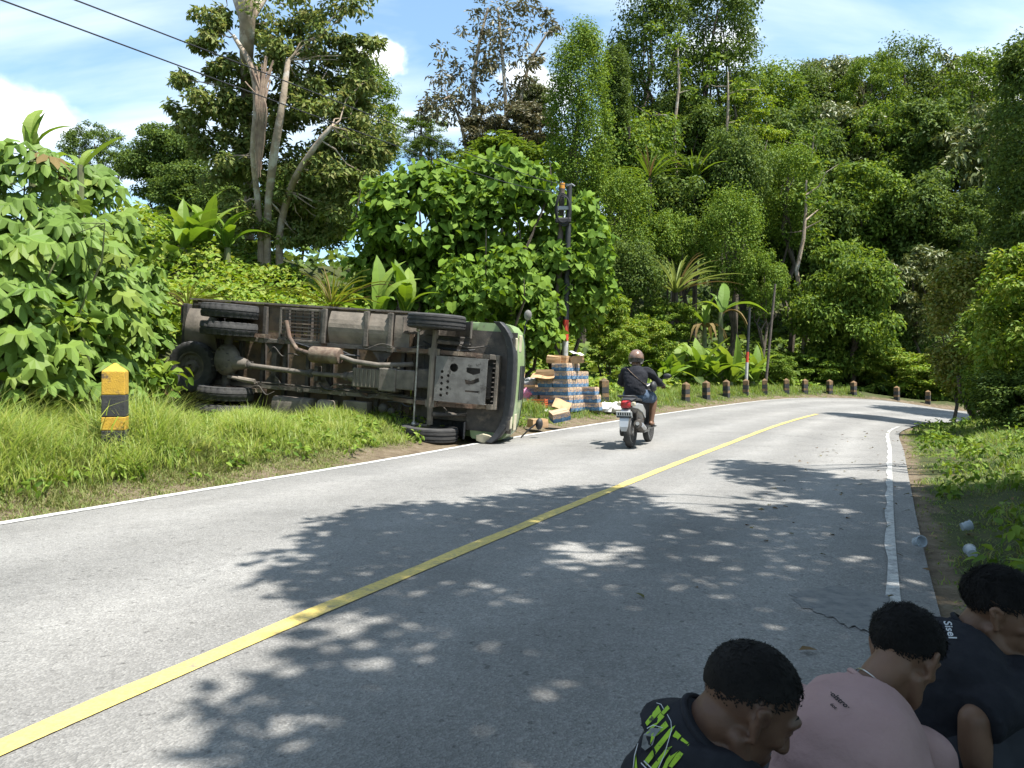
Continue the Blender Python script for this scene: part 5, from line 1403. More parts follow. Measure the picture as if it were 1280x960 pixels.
fp = [(755, 'dark weathered guide post right beside the carton stack'), (857, 'guide post next to the scooter rider, first of the row to the right'), (883, 'second guide post to the right of the rider'), (908, 'third guide post to the right of the rider'), (932, 'fourth guide post right of the rider, at the foot of the banded far pole'), (956, 'fifth guide post right of the rider, by the thin leaning pole'),
      (983, 'sixth guide post to the right of the rider'), (1006, 'seventh guide post to the right of the rider'), (1037, 'guide post just left of the tree at the bend'), (1067, 'guide post just right of the tree at the bend'), (1121, 'overgrown guide post second from the right end'), (1160, 'small guide post at the right end of the row')]
for k, (px, lab) in enumerate(fp): guide_post(lab, px, .95 if px > 800 else 1.5, .58 if px > 800 else .64, .20 if px > 800 else .22, yaw=.3 + .2 * k, tilt=.02 * math.sin(k * 2))

# ---- poles
pmat('pole_wood', (.075, .06, .05), (.12, .10, .085), 5, .9, bump=.4, bscale=25)
pmat('pole_black', (.02, .021, .023), (.035, .036, .038), 6, .6)
pmat('pole_red', (.50, .05, .025), (.42, .045, .025), 6, .6, c3=(.2, .1, .08), s3=12, lo3=.62, hi3=.7)
pmat('pole_grey', (.42, .42, .41), (.34, .34, .33), 6, .7, c3=(.18, .17, .15), s3=6)
pmat('cable_black', (.012, .012, .014), (.02, .02, .022), 6, .6)
pmat('orange_cap', (.55, .25, .03), (.48, .2, .03), 6, .6)
pmat('steel_clamp', (.30, .31, .32), (.2, .2, .21), 6, .5, metallic=.5)
Yp = 20.6
def banded_pole(label, pxb, pxt, ytop, Y, r, bands, g=None):
    a = P(pxb, 470, Y); g = tz(a.x, a.y); top = P(pxt, ytop, Y); org = Vector((a.x, a.y, g - .05))
    t = thing('utility_pole', label, 'pole', org)
    d = top - org
    for (z0, z1, mat, nm) in bands:
        p0, p1 = org + d * ((z0 - org.z) / d.z), org + d * ((z1 - org.z) / d.z)
        rr = lambda z: r * (1 - .25 * (z - org.z) / d.z)
        MB().tube([p0 - org, (p0 + p1) / 2 - org, p1 - org], [rr(z0), rr((z0 + z1) / 2), rr(z1)], 14, cap=True).build(nm, MATS[mat], t, smooth=True)
    return t, top
zt = lambda py, Y: P(640, py, Y).z
g0 = tz(1.4, Yp) - .05
pole, ptop = banded_pole('black utility pole with red band behind the cartons', 704.5, 712, 230, Yp, .088, [(g0, zt(426, Yp), 'pole_grey', 'base_band'), (zt(426, Yp), zt(400, Yp), 'pole_red', 'red_band'), (zt(400, Yp), zt(230, Yp), 'pole_black', 'shaft')])
po = pole.location
pole2, ptop2 = banded_pole('old brown pole with orange top next to the banded pole', 693.5, 702.5, 237, Yp + .15, .10, [(g0, zt(236, Yp + .15), 'pole_wood', 'shaft'), (zt(236, Yp + .15), zt(229, Yp + .15), 'orange_cap', 'cap')])
# cable coil and clamps hung between them
ck = thing('cable_coil', 'black cable coil and clamps hung on the two poles', 'cable', P(704, 262, Yp - .16)); co = ck.location
for k in range(3):
    pts = []
    for i in range(25):
        a = 2 * math.pi * i / 24; pts.append((math.cos(a) * (.17 + .02 * k), .02 * k - .03, math.sin(a) * (.36 + .03 * k) + .02 * math.sin(a * 3 + k)))
    MB().tube(pts, .02, 6, cap=False).build('loop', MATS['cable_black'], ck, smooth=True)
MB().box((0, .02, -.28), (.42, .12, .14)).build('closure', MATS['cable_black'], ck, bevel=.03)
MB().box((-.02, .05, .05), (.40, .06, .10)).build('clamp', MATS['steel_clamp'], ck, bevel=.01)
MB().tube([(.08, 0, .62), (.22, -.06, .66), (.30, -.08, .6)], .02, 6).build('hook', MATS['steel_clamp'], ck)
# overhead wires to a pole behind the photographer
def wire(label, pts_px, start, end, r):
    """a sagging cable: a smooth curve in the vertical plane through both poles"""
    dx, dy = -.4315, -.902
    T = [0.0]; Zc = [start.z]
    for px, py in pts_px:
        k = (px - 640) / F; t_ = (start.x - k * start.y) / (k * dy - dx); T.append(t_); Zc.append(P(px, py, start.y + dy * t_).z)
    T.append(34.0); Zc.append(end.z)
    co_ = np.polyfit(T, Zc, 4, w=[3] + [2] * len(pts_px) + [1])
    tt = np.linspace(0, 34, 60); zc = np.polyval(co_, tt)
    q = [(start.x + dx * t_, start.y + dy * t_, z_) for t_, z_ in zip(tt, zc)]
    o = MB().tube(q, r, 6).build('overhead_wire', MATS['cable_black'], None, smooth=True)
    tag(o, label, 'wire', 'overhead wires')
bp_ = P3e = Vector((ptop.x - .4315 * 34, ptop.y - .902 * 34, 0)); gb = tz(bp_.x, bp_.y)
wire('lower overhead wire crossing the sky at top left to the poles', [(515, 190), (420, 152), (260, 97), (130, 47), (0, -3)], ptop2 + Vector((0, 0, -.1)), Vector((bp_.x - .1, bp_.y, gb + 6.3)), .009)
wire('upper overhead wire crossing the sky at top left to the poles', [(500, 158), (420, 126), (280, 71), (190, 36), (97, 0)], ptop + Vector((0, 0, -.05)), Vector((bp_.x, bp_.y, gb + 7.0)), .009)
t = thing('utility_pole', 'wooden utility pole behind the photographer carrying both overhead wires', 'pole', (bp_.x, bp_.y, gb - .1))
MB().tube([(0, 0, 0), (0, 0, 3.6), (0, 0, 7.3)], [.13, .115, .1], 12).build('shaft', MATS['pole_wood'], t, smooth=True)
Yq = 29.0
x_, y_ = P(934, 470, Yq).x, Yq; gq = tz(x_, y_) - .05
banded_pole('far black pole with red and white bands behind the fourth guide post', 932, 937, 385, Yq, .062, [(gq, zt(453, Yq), 'pole_grey', 'base_band'), (zt(453, Yq), zt(440, Yq), 'pole_red', 'red_band'), (zt(440, Yq), zt(385, Yq), 'pole_black', 'shaft')])
x_, y_ = P(958, 470, 30).x, 30; gq = tz(x_, y_) - .05
banded_pole('thin leaning dark pole behind the far guide posts', 956, 969, 355, 30, .055, [(gq, zt(355, 30), 'pole_wood', 'shaft')])

# ---- the cartons -------------------------------------------------------------------
pmat('kraft', (.40, .26, .14), (.33, .21, .115), 7, .85, c3=(.24, .15, .085), s3=5, lo3=.55, hi3=.75)
pmat('kraft_plain', (.43, .28, .15), (.36, .23, .125), 5, .85, c3=(.27, .17, .10), s3=4, lo3=.55, hi3=.75)
pmat('tape', (.52, .40, .25), (.46, .35, .22), 6, .35)
# printed carton: blue lower half with pale marks, kraft upper half with dark blue print
m, nt, b = new_mat('printed_carton'); MATS['printed_carton'] = m
tc = N(nt, 'ShaderNodeTexCoord'); sx = N(nt, 'ShaderNodeSeparateXYZ'); nt.links.new(tc.outputs['Object'], sx.inputs[0])
def mth(op, a, c=None):
    n = N(nt, 'ShaderNodeMath', operation=op)
    for i, v in enumerate((a, c)):
        if v is None: continue
        if isinstance(v, (int, float)): n.inputs[i].default_value = v
        else: nt.links.new(v, n.inputs[i])
    return n.outputs[0]
wob = mth('MULTIPLY', mth('SINE', mth('MULTIPLY', mth('ADD', sx.outputs['X'], sx.outputs['Y']), 38)), .010)
isblue = mth('LESS_THAN', sx.outputs['Z'], mth('ADD', wob, .088))
bandtop = mth('MULTIPLY', mth('GREATER_THAN', sx.outputs['Z'], .105), mth('LESS_THAN', sx.outputs['Z'], .165))
blk = N(nt, 'ShaderNodeTexNoise'); blk.inputs['Scale'].default_value = 42; blk.inputs['Detail'].default_value = 2
nt.links.new(tc.outputs['Object'], blk.inputs['Vector'])
letters = mth('MULTIPLY', bandtop, mth('GREATER_THAN', blk.outputs['Fac'], .53))
kn = ramp_n(noise_n(7).outputs['Fac'], [(.35, (.40, .29, .20)), (.65, (.33, .235, .155))])
bl = ramp_n(noise_n(16, 3).outputs['Fac'], [(.4, (.04, .10, .20)), (.60, (.07, .17, .30)), (.70, (.36, .40, .44))])
c1 = mixc(isblue, kn, bl); c1 = mixc(letters, c1, (.10, .12, .18))
top = N(nt, 'ShaderNodeNewGeometry'); sn = N(nt, 'ShaderNodeSeparateXYZ'); nt.links.new(top.outputs['Normal'], sn.inputs[0])
upn = mth('GREATER_THAN', sn.outputs['Z'], .7)
c1 = mixc(upn, c1, kn)
oi_ = N(nt, 'ShaderNodeObjectInfo'); c1 = mixc(1.0, c1, ramp_n(oi_.outputs['Random'], [(0.0, (.72, .70, .68)), (.5, (1.0, .98, .95)), (1.0, (1.12, 1.05, 1.0))]), 'MULTIPLY')
nt.links.new(c1, b.inputs['Base Color']); b.inputs['Roughness'].default_value = .75

BXL, BXW, BXH = .38, .28, .192
def carton_mesh(l, w, h, seed):
    rg = random.Random(seed); mb = MB(); n = 4; rings = []
    for k in range(n + 1):
        z = h * k / n; bu = .008 * math.sin(math.pi * k / n) * rg.uniform(.3, 1.4)
        rings.append([(sx_ * (l / 2 + bu + rg.uniform(-.003, .003)), sy_ * (w / 2 + bu + rg.uniform(-.003, .003)), z + (rg.uniform(-.004, .004) if 0 < k else 0)) for sx_, sy_ in ((-1, -1), (0, -1.02), (1, -1), (1.01, 0), (1, 1), (0, 1.02), (-1, 1), (-1.01, 0))])
    mb.loft(rings); return mb.mesh('carton')
CM = [carton_mesh(BXL, BXW, BXH, s) for s in range(4)]
for me in CM: me.materials.append(MATS['printed_carton'])
TAPE = MB().box((0, 0, BXH + .004), (BXL * 1.01, .05, .004)).box((BXL / 2 + .011, 0, BXH - .03), (.004, .05, .07)).mesh('tape'); TAPE.materials.append(MATS['tape'])
A2 = Vector((.902, -.4315, 0)); B2 = Vector((.4315, .902, 0))        # right-hand and away directions of the stack
corner = G(709, 527, 0.05); cz = tz(corner.x, corner.y) + .02
rc = random.Random(5)
lay = ['bottom', 'second', 'third', 'fourth', 'fifth', 'sixth']
def carton(label, a, bdist, layer, rot=0.0, me=None, mat=None, z=None, tilt=(0, 0), sc_=1.0):
    p = corner + A2 * a + B2 * bdist
    t = thing('carton', label, 'box', (p.x, p.y, (cz + layer * (BXH + .006)) if z is None else z), (tilt[0], tilt[1], math.atan2(A2.y, A2.x) + rot), group='stacked cartons')
    o = bpy.data.objects.new('box_body', me or CM[rc.randrange(4)]); COL.objects.link(o); o.parent = t; o.scale = (sc_, sc_, sc_)
    if mat: o.material_slots[0].link = 'OBJECT'; o.material_slots[0].material = MATS[mat]
    o = bpy.data.objects.new('tape', TAPE); COL.objects.link(o); o.parent = t; o.scale = (sc_, sc_, sc_)
    return t
jit = lambda s=.012: rc.uniform(-s, s)
for L in range(6):
    ncol = [2, 2, 2, 2, 1, 1][L]; sh = [.08, .05, .02, .0, .0, -.02][L]
    for c in range(ncol):
        nm = ['at the front corner', 'left of the corner carton', 'at the left end'][c]
        carton(f'blue-printed carton in the {lay[L]} layer, {nm} of the shaded face', sh - BXL / 2 - c * (BXL + .012) + jit(), BXW / 2 + jit(), L, jit(.05))
    for d in range(1, 5):
        if L == 5 and d > 2: continue
        nm = ['', 'second', 'third', 'fourth', 'rearmost'][d]
        carton(f'blue-printed carton in the {lay[L]} layer, {nm} along the sunlit side', sh - BXL / 2 + jit(), BXW / 2 + d * (BXW + .014) + jit(), L, jit(.05))
for L in range(3):
    carton(f'blue-printed carton in the {lay[L]} layer, jutting out at the far right end', .16 + [.10, .06, .0][L] + jit(), 4 * (BXW + .014) - .05, L, jit(.06))
# odd cartons round the stack
carton('big plain brown carton upright at the upper left of the stack', -BXL * 1.5 - .02, .16, 4, .05, mat='kraft_plain', sc_=1.2)
carton('crumpled open carton lying on top of the stack, left', -BXL * 1.25, .3, 6, .3, mat='kraft_plain', tilt=(.12, .1), sc_=.9, z=cz + 5.55 * (BXH + .006) + .09)
carton('flattened carton lying on top of the stack, middle', -.30, .45, 6, -.2, mat='kraft_plain', tilt=(-.05, .08), sc_=.95)
carton('torn carton with pale flap on top of the stack, right', .02, .6, 6, .5, mat='kraft', tilt=(.1, -.12), sc_=.85)
carton('plain brown carton behind the left end of the stack', -1.25, .5, 0, .2, mat='kraft_plain', sc_=1.15)
carton('plain brown carton on top of the left rear carton', -1.22, .52, 1, -.1, mat='kraft_plain', sc_=1.1, z=cz + .25)
carton('uppermost brown carton of the small pile between cab and stack', -1.26, .55, 2, .15, mat='kraft', sc_=1.05, z=cz + .49)
carton('blue-printed carton at the top of the left column of the stack', -.98, .2, 2, .05, z=cz + 2 * (BXH + .006))
carton('blue-printed carton in the middle of the left column of the stack', -.99, .2, 1, -.08, z=cz + BXH + .006)
carton('brown carton at the bottom left of the stack', -1.0, .22, 0, .06, mat='kraft')
fl = G(700, 536, .03)
carton('burst carton fallen in front of the stack near the white line', (fl - corner).dot(A2), (fl - corner).dot(B2), 0, .7, z=cz - .06, tilt=(.25, -.2))
carton('brown carton lying tight against the underside of the cab', (G(655, 545) - corner).dot(A2) - .15, (G(655, 545) - corner).dot(B2) + 1.0, 0, .9, mat='kraft_plain', z=.10, sc_=.9)
# loose flaps, sheets, sacks and bags
pmat('white_sheet', (.62, .62, .60), (.52, .52, .50), 6, .6)
pmat('pink_plastic', (.60, .22, .32), (.5, .18, .28), 6, .4)
pmat('cyan_plastic', (.05, .42, .50), (.04, .34, .42), 6, .35)
pmat('orange_plastic', (.55, .13, .05), (.46, .1, .04), 6, .45)
pmat('grey_sack', (.30, .30, .31), (.22, .22, .23), 5, .7)
def lump(name, label, cat, c, r, mat, seed, part, n=18, m=10):
    rg = np.random.default_rng(seed); mb = MB(); rings = []
    for i in range(m + 1):
        ph = math.pi * min(max(i / m, .02), .98) - math.pi / 2; ring = []
        for k in range(n):
            th = 2 * math.pi * k / n; w_ = 1 + .12 * math.sin(3 * th + seed + i) + .08 * math.sin(5 * th - i * 1.3 + seed) + .05 * rg.normal()
            cp = math.copysign(abs(math.cos(ph)) ** .6, 1)
            ring.append((r[0] * cp * math.cos(th) * w_, r[1] * cp * math.sin(th) * w_, max(-.0, r[2] * (math.sin(ph) * w_ + .75))))
        rings.append(ring)
    t = thing(name, label, cat, c); mb.loft(rings); mb.build(part, MATS[mat], t, smooth=True)
    mb2 = MB().tube([(r[0] * .2, 0, r[2] * 1.5), (r[0] * .25, .01, r[2] * 1.75), (r[0] * .3, .03, r[2] * 1.95)], [r[2] * .22, r[2] * .12, r[2] * .2], 7); mb2.build('knot', MATS[mat], t)
    return t
def gz(px, py, dz=0):
    p = G(px, py); return Vector((p.x, p.y, tz(p.x, p.y) + dz))
def zz(a, b_): p = corner + A2 * a + B2 * b_; return Vector((p.x, p.y, tz(p.x, p.y)))
q1 = verge_at(768, .75); lump('sack', 'white sack lying on the verge right of the cartons', 'sack', (q1[0], q1[1], tz(*q1)), (.50, .26, .15), 'white_sheet', 1, 'sack_body')
q1 = verge_at(752, .9); lump('sack', 'smaller white sack between the cartons and the larger sack', 'sack', (q1[0], q1[1], tz(*q1)), (.3, .22, .13), 'white_sheet', 2, 'sack_body')
q1 = zz(-1.38, -.15); lump('plastic_bag', 'cyan plastic bag beside the green cab', 'bag', q1, (.12, .12, .26), 'cyan_plastic', 3, 'bag_body')
q1 = zz(-1.12, -.05); lump('plastic_bag', 'pink plastic bag between cyan bag and orange crate', 'bag', q1 + Vector((0, 0, .2)), (.17, .14, .13), 'pink_plastic', 4, 'bag_body')
q1 = zz(-1.05, -.02); lump('sack', 'grey sack under the pink bag left of the cartons', 'sack', q1, (.24, .18, .12), 'grey_sack', 5, 'sack_body')
q1 = corner + A2 * (-.98) + B2 * .2; lump('sack', 'pale crumpled sheet heaped on the left cartons', 'sack', Vector((q1.x, q1.y, cz + .645)), (.26, .2, .10), 'grey_sack', 6, 'sheet')
# orange crate with open slats
q1 = zz(-.72, -.12); t = thing('crate', 'orange plastic crate in front of the cartons, left', 'crate', q1, (0, 0, math.atan2(A2.y, A2.x) + .1))
for k in range(4):
    z = .03 + .055 * k
    for sy_ in (-1, 1): MB().box((0, sy_ * .15, z), (.44, .015, .035)).build('slat', MATS['orange_plastic'], t)
    for sx_ in (-1, 1): MB().box((sx_ * .22, 0, z), (.015, .29, .035)).build('slat', MATS['orange_plastic'], t)
for sx_ in (-1, 1):
    for sy_ in (-1, 1): MB().box((sx_ * .218, sy_ * .148, .115), (.03, .03, .23)).build('corner_post', MATS['orange_plastic'], t)
MB().box((0, 0, .01), (.43, .29, .015)).build('base', MATS['orange_plastic'], t)
# loose cardboard flaps
def flap(label, c, w, h, rot, mat='kraft_plain'):
    t = thing('cardboard_sheet', label, 'cardboard', c, rot)
    mb = MB(); rings = []
    for i in range(7):
        x = -w / 2 + w * i / 6; z = .018 * math.sin(i * 1.1); rings.append([(x, -h / 2, z), (x, h / 2, z + .02), (x, h / 2, z + .026), (x, -h / 2, z + .006)])
    mb.loft(rings); mb.build('sheet', MATS[mat], t); MB().box((0, 0, .03), (.006, h * .96, .004)).build('crease', MATS['kraft'], t)
flap('loose tan cardboard sheet draped over the left cartons', corner + A2 * -.62 + B2 * -.02 + Vector((0, 0, cz + 4 * (BXH + .006) + .02)), .6, .3, (.35, 0, -.3))
flap('crumpled cardboard leaning on the front of the stack', corner + A2 * -.05 + B2 * -.22 + Vector((0, 0, cz + .12)), .42, .3, (.7, .3, -.2), 'kraft_plain')
flap('pale sheet on the ground before the stack', corner + A2 * -.25 + B2 * -.42 + Vector((0, 0, cz - .02)), .35, .25, (.05, 0, .3), 'white_sheet')
flap('pale paper on top of the stack at right', corner + A2 * .05 + B2 * .5 + Vector((0, 0, cz + 6.9 * (BXH + .006))), .3, .25, (.2, .1, .4), 'white_sheet')
# litter: clear drinking cups on the right
m, nt, b = new_mat('clear_plastic'); MATS['clear_plastic'] = m
b.inputs['Base Color'].default_value = (.62, .70, .78, 1); b.inputs['Roughness'].default_value = .2; b.inputs['Alpha'].default_value = .6
tc = N(nt, 'ShaderNodeTexCoord'); nt.links.new(ramp_n(noise_n(9).outputs['Fac'], [(.3, (.30, .36, .42)), (.7, (.48, .53, .58))]), b.inputs['Base Color'])
for k, (px, py, lab) in enumerate([(1148, 678, 'crushed clear plastic cup lying on the asphalt edge at right'), (1207, 655, 'clear plastic cup in the right grass, farther from the road'), (1214, 687, 'clear plastic cup in the right grass, nearer the men')]):
    p = G(px, py, .05); z = tz(p.x, p.y) if k else .02
    t = thing('plastic_cup', lab, 'cup', (p.x, p.y, max(z, .0) + .035), (1.3, .3, k * 1.4))
    MB().lathe([(.020, -.03), (.03, -.028), (.029, -.005), (.036, .01), (.032, .03), (.037, .036), (.033, .034), (.025, -.02)], axis='Z', n=18).build('cup_wall', MATS['clear_plastic'], t, smooth=True)
    MB().lathe([(.038, .035), (.039, .038), (.036, .041), (.034, .038)], axis='Z', n=18, close=True).build('rim', MATS['clear_plastic'], t)
# ================================================================== PEOPLE AND SCOOTER
def fuse(mb, voxel, it=4, fac=.5, wrinkle=None):
    """one continuous skin over overlapping solids"""
    me = mb.mesh('tmp'); o = bpy.data.objects.new('tmp', me); COL.objects.link(o)
    r_ = o.modifiers.new('r', 'REMESH'); r_.mode = 'VOXEL'; r_.voxel_size = voxel
    if it:
        s_ = o.modifiers.new('s', 'SMOOTH'); s_.iterations = it; s_.factor = fac
    d_ = o.modifiers.new('d', 'DECIMATE'); d_.ratio = .30
    dg = bpy.context.evaluated_depsgraph_get(); dg.update()
    out = bpy.data.meshes.new_from_object(o.evaluated_get(dg))
    bpy.data.objects.remove(o); bpy.data.meshes.remove(me)
    if wrinkle:
        n = len(out.vertices); co = np.empty(n * 3, np.float32); no = np.empty(n * 3, np.float32)
        out.vertices.foreach_get('co', co); out.vertices.foreach_get('normal', no)
        co = co.reshape(-1, 3); no = no.reshape(-1, 3)
        co = co + no * wrinkle(co)[:, None]
        out.vertices.foreach_set('co', co.astype(np.float32).ravel())
    out.polygons.foreach_set('use_smooth', np.ones(len(out.polygons), bool)); out.update()
    return out
def caps(mb, pts, rad, n=14, sq=1.0):
    """tube with round ends"""
    pts = [Vector(p) for p in pts]
    q = spline([(*p, r) for p, r in zip(pts, rad)], 5) if len(pts) > 2 else np.array([(*pts[0], rad[0]), (*((pts[0] + pts[1]) / 2), (rad[0] + rad[1]) / 2), (*pts[1], rad[1])])
    mb.tube([p[:3] for p in q], [p[3] for p in q], n)
    mb.sphere(pts[0], rad[0], n, 8); mb.sphere(pts[-1], rad[-1], n, 8)
def xf(mb, M, fn):
    """run fn on a fresh MB in local space, then move it by M into mb"""
    t = MB(); fn(t); mb.add(t.v, t.f, M)
def frame(fwd, up):
    f_ = Vector(fwd).normalized(); u = Vector(up); l = u.cross(f_).normalized(); u = f_.cross(l)
    return Matrix((f_, l, u)).transposed().to_4x4()
def head_prims(t):
    t.sphere((-.012, 0, .045), (.100, .078, .088), 24, 16)            # cranium
    t.sphere((.020, 0, .010), (.078, .071, .085), 20, 14)             # upper face
    t.sphere((.030, 0, -.045), (.058, .056, .066), 20, 14)            # jaw
    caps(t, [(-.012, .056, -.045), (.03, .047, -.088), (.070, .014, -.104)], [.020, .019, .017], 10)
    caps(t, [(-.012, -.056, -.045), (.03, -.047, -.088), (.070, -.014, -.104)], [.020, .019, .017], 10)
    t.sphere((.074, 0, -.100), (.020, .024, .019))                    # chin
    caps(t, [(.090, 0, .022), (.102, 0, -.004), (.112, 0, -.024)], [.010, .0125, .0155], 10)   # nose
    for s in (-1, 1):
        t.sphere((.099, s * .013, -.029), (.013, .010, .009))
        caps(t, [(.094, s * .010, .037), (.088, s * .034, .040), (.068, s * .056, .032)], [.010, .011, .009], 8)   # brow
        t.sphere((.060, s * .045, -.010), (.023, .019, .018))         # cheek bone
        t.sphere((.079, s * .031, .014), (.013, .019, .011))          # lids
        # ear: rim, lobe and plate
        caps(t, [(.004, s * .079, -.028), (-.006, s * .086, -.006), (-.017, s * .094, .014), (-.025, s * .095, .028), (-.014, s * .092, .037), (.004, s * .085, .029), (.009, s * .079, .010)], [.0095, .0075, .0072, .0072, .0072, .007, .006], 8)
        t.sphere((-.008, s * .078, .006), (.016, .007, .026))
        t.sphere((.003, s * .079, -.026), (.009, .006, .010))
    caps(t, [(.086, -.020, -.060), (.096, 0, -.057), (.086, .020, -.060)], [.006, .0085, .006], 8)
    caps(t, [(.084, -.017, -.073), (.092, 0, -.073), (.084, .017, -.073)], [.007, .009, .007], 8)
def hand_prims(t, curl=.5, thumb=1):
    """wrist at origin, fingers along x, palm normal -z, thumb toward +y * thumb"""
    t.sphere((.045, 0, 0), (.048, .040, .017), 14, 10); caps(t, [(-.01, 0, 0), (.03, 0, 0)], [.024, .026], 10)
    for k, (y, L) in enumerate(((.030, .070), (.010, .080), (-.010, .074), (-.029, .058))):
        y *= thumb; p = Vector((.082, y, 0)); a = 0; pts = [p]
        for j, f_ in enumerate((.42, .32, .26)):
            a += curl * (.5 + .35 * j); p = p + Vector((math.cos(a), y * .8, -math.sin(a))) * L * f_; pts.append(p)
        caps(t, [(.055, y * .9, 0)] + pts, [.0095, .0095, .009, .0082, .007], 8)
    caps(t, [(.018, thumb * .028, -.004), (.045, thumb * .056, -.014), (.068, thumb * .066, -.022), (.085, thumb * .064, -.03)], [.013, .0115, .010, .008], 8)
pmat('skin_brown', (.105, .055, .034), (.08, .041, .026), 18, .55, bump=.05, bscale=160, spec=.4)
pmat('skin_tan', (.165, .09, .056), (.13, .071, .044), 18, .55, bump=.05, bscale=160, spec=.4)
pmat('hair_black', (.006, .0055, .0055), (.010, .009, .0085), 30, .75, spec=.15)
pmat('shirt_black', (.016, .017, .022), (.022, .023, .028), 30, .9, bump=.55, bscale=16, spec=.15)
pmat('shirt_pink', (.35, .235, .225), (.32, .21, .205), 12, .9, bump=.55, bscale=16, spec=.15)
pmat('trousers_dark', (.03, .032, .038), (.04, .042, .05), 14, .9, spec=.15)
pmat('denim', (.05, .075, .12), (.075, .105, .155), 20, .9, bump=.1, bscale=200, spec=.15)
pmat('print_green', (.30, .48, .03), (.24, .40, .03), 40, .8, c3=(.03, .04, .02), s3=45, lo3=.55, hi3=.62)
pmat('print_white', (.50, .52, .54), (.40, .42, .44), 40, .8)
pmat('print_grey', (.13, .14, .15), (.22, .23, .24), 60, .8)
pmat('print_black', (.012, .012, .014), (.016, .016, .018), 40, .8)
pmat('eye_white', (.55, .52, .50), (.5, .47, .45), 20, .25)
pmat('eye_dark', (.012, .009, .008), (.02, .014, .01), 20, .15)
pmat('silver', (.6, .58, .55), (.5, .48, .46), 20, .3, metallic=.9)

def torso_prims(t, spine, lat, fwd, dims, grow=0.0):
    """spine: points from pelvis to base of neck; dims: (half width, half depth) at each"""
    S = spline([(*p, a + grow, b_ + grow) for p, (a, b_) in zip(spine, dims)], 5)
    rings = []
    for i, s in enumerate(S):
        tg = Vector(S[min(i + 1, len(S) - 1)][:3] - S[max(i - 1, 0)][:3]).normalized()
        l = (lat - tg * lat.dot(tg)).normalized(); f_ = tg.cross(l)
        rings.append([Vector(s[:3]) + l * (s[3] * math.copysign(abs(math.cos(a)) ** .85, math.cos(a))) + f_ * (s[4] * math.sin(a)) for a in [2 * math.pi * k / 28 for k in range(28)]])
    t.loft(rings)
def hair(head_M, parent, seed, mask, n, length, thick=.06, curl=.5, mat='hair_black', comb=(.6, 0, -.15)):
    rg = np.random.default_rng(seed); C = np.array((-.012, 0, .045)); Rr = np.array((.100, .078, .088))
    nu, nv = 80, 44; V = []; idx = -np.ones((nu, nv), int); Fc = []
    def shell(d, p):       # thickness grows from the hairline to the crown
        th = math.atan2(d[1], d[0])
        return 1.012 + thick * min(1, max(0, (p[2] + .01) / .07)) + .012 * (thick / .1) * (math.sin(th * 11 + p[2] * 90) + math.sin(th * 5 - p[2] * 60))
    for i in range(nu):
        for j in range(nv):
            th = 2 * math.pi * i / nu; ph = -math.pi / 2 * .75 + (math.pi / 2 * 1.75) * j / (nv - 1)
            d = np.array((math.cos(ph) * math.cos(th), math.cos(ph) * math.sin(th), math.sin(ph))); p = C + d * Rr
            if mask(p): idx[i, j] = len(V); V.append(C + d * Rr * shell(d, p))
    for i in range(nu):
        for j in range(nv - 1):
            q = [idx[i, j], idx[(i + 1) % nu, j], idx[(i + 1) % nu, j + 1], idx[i, j + 1]]
            if min(q) >= 0: Fc.append(q)
    mb = MB(); mb.add([tuple(p) for p in V], [tuple(int(v) for v in f) for f in Fc], head_M)
    me = bpy.data.meshes.new('hair'); me.from_pydata([tuple(p) for p in mb.v], [], mb.f); me.polygons.foreach_set('use_smooth', np.ones(len(me.polygons), bool)); me.update()
    o = obj('hair', me, MATS[mat], parent)
    # strands lie along the scalp
    d = unit(rg.normal(size=(n * 3, 3))); p = C + d * Rr
    soft = rg.random(len(p)) ** 2 * .022
    keep = np.array([mask(q + np.array((0, 0, u_))) for q, u_ in zip(p, soft)]); p, d = p[keep][:n], d[keep][:n]
    base = np.array([shell(a_, q) for a_, q in zip(d, p)]) - .015
    p = C + d * Rr * base[:, None]
    L = length * np.clip(.35 + p[:, 2] * 8, .3, 1.1) * (.7 + .6 * rg.random(len(p)))
    cb = np.array(comb) + rg.normal(size=d.shape) * curl; cb -= d * (cb * d).sum(1, keepdims=True)
    gdir = unit(unit(cb) + d * .30); side_ = unit(np.cross(gdir, d)); w = .0016
    mid = p + gdir * L[:, None] * .5; tip = mid + unit(gdir - d * .25 + rg.normal(size=d.shape) * .2) * L[:, None] * .55
    V = np.stack([p - side_ * w, p + side_ * w, mid + side_ * w, mid - side_ * w, tip], 1).reshape(-1, 3)
    k = np.arange(len(p))[:, None] * 5; Fc = np.concatenate([k + [0, 1, 2], k + [0, 2, 3], k + [3, 2, 4]])
    M = np.array(head_M); V = V @ M[:3, :3].T + M[:3, 3]
    obj('hair_strands', mesh_np('hair_strands', V, Fc), MATS[mat], o, kind='stuff')
    return o
def eyes(head_M, parent):
    for s in (-1, 1):
        e = MB(); xf(e, head_M, lambda t: t.sphere((.0795, s * .031, .011), .0118, 14, 10)); eo = e.build('eye', MATS['eye_white'], parent, smooth=True)
        e = MB(); xf(e, head_M, lambda t: t.sphere((.0868, s * .0315, .008), (.005, .006, .006), 12, 8)); e.build('iris', MATS['eye_dark'], eo, smooth=True)
        e = MB(); xf(e, head_M, lambda t: caps(t, [(.0885, s * .013, .046), (.0835, s * .034, .0495), (.067, s * .053, .042)], [.0025, .0035, .0022], 8)); e.build('eyebrow', MATS['hair_black'], parent, smooth=True)
        e = MB(); xf(e, head_M, lambda t: caps(t, [(.084, s * .018, .0165), (.0878, s * .031, .0180), (.081, s * .045, .0155)], [.0035, .0055, .0035], 8)); e.build('eyelid', parent.data.materials[0], parent, smooth=True)
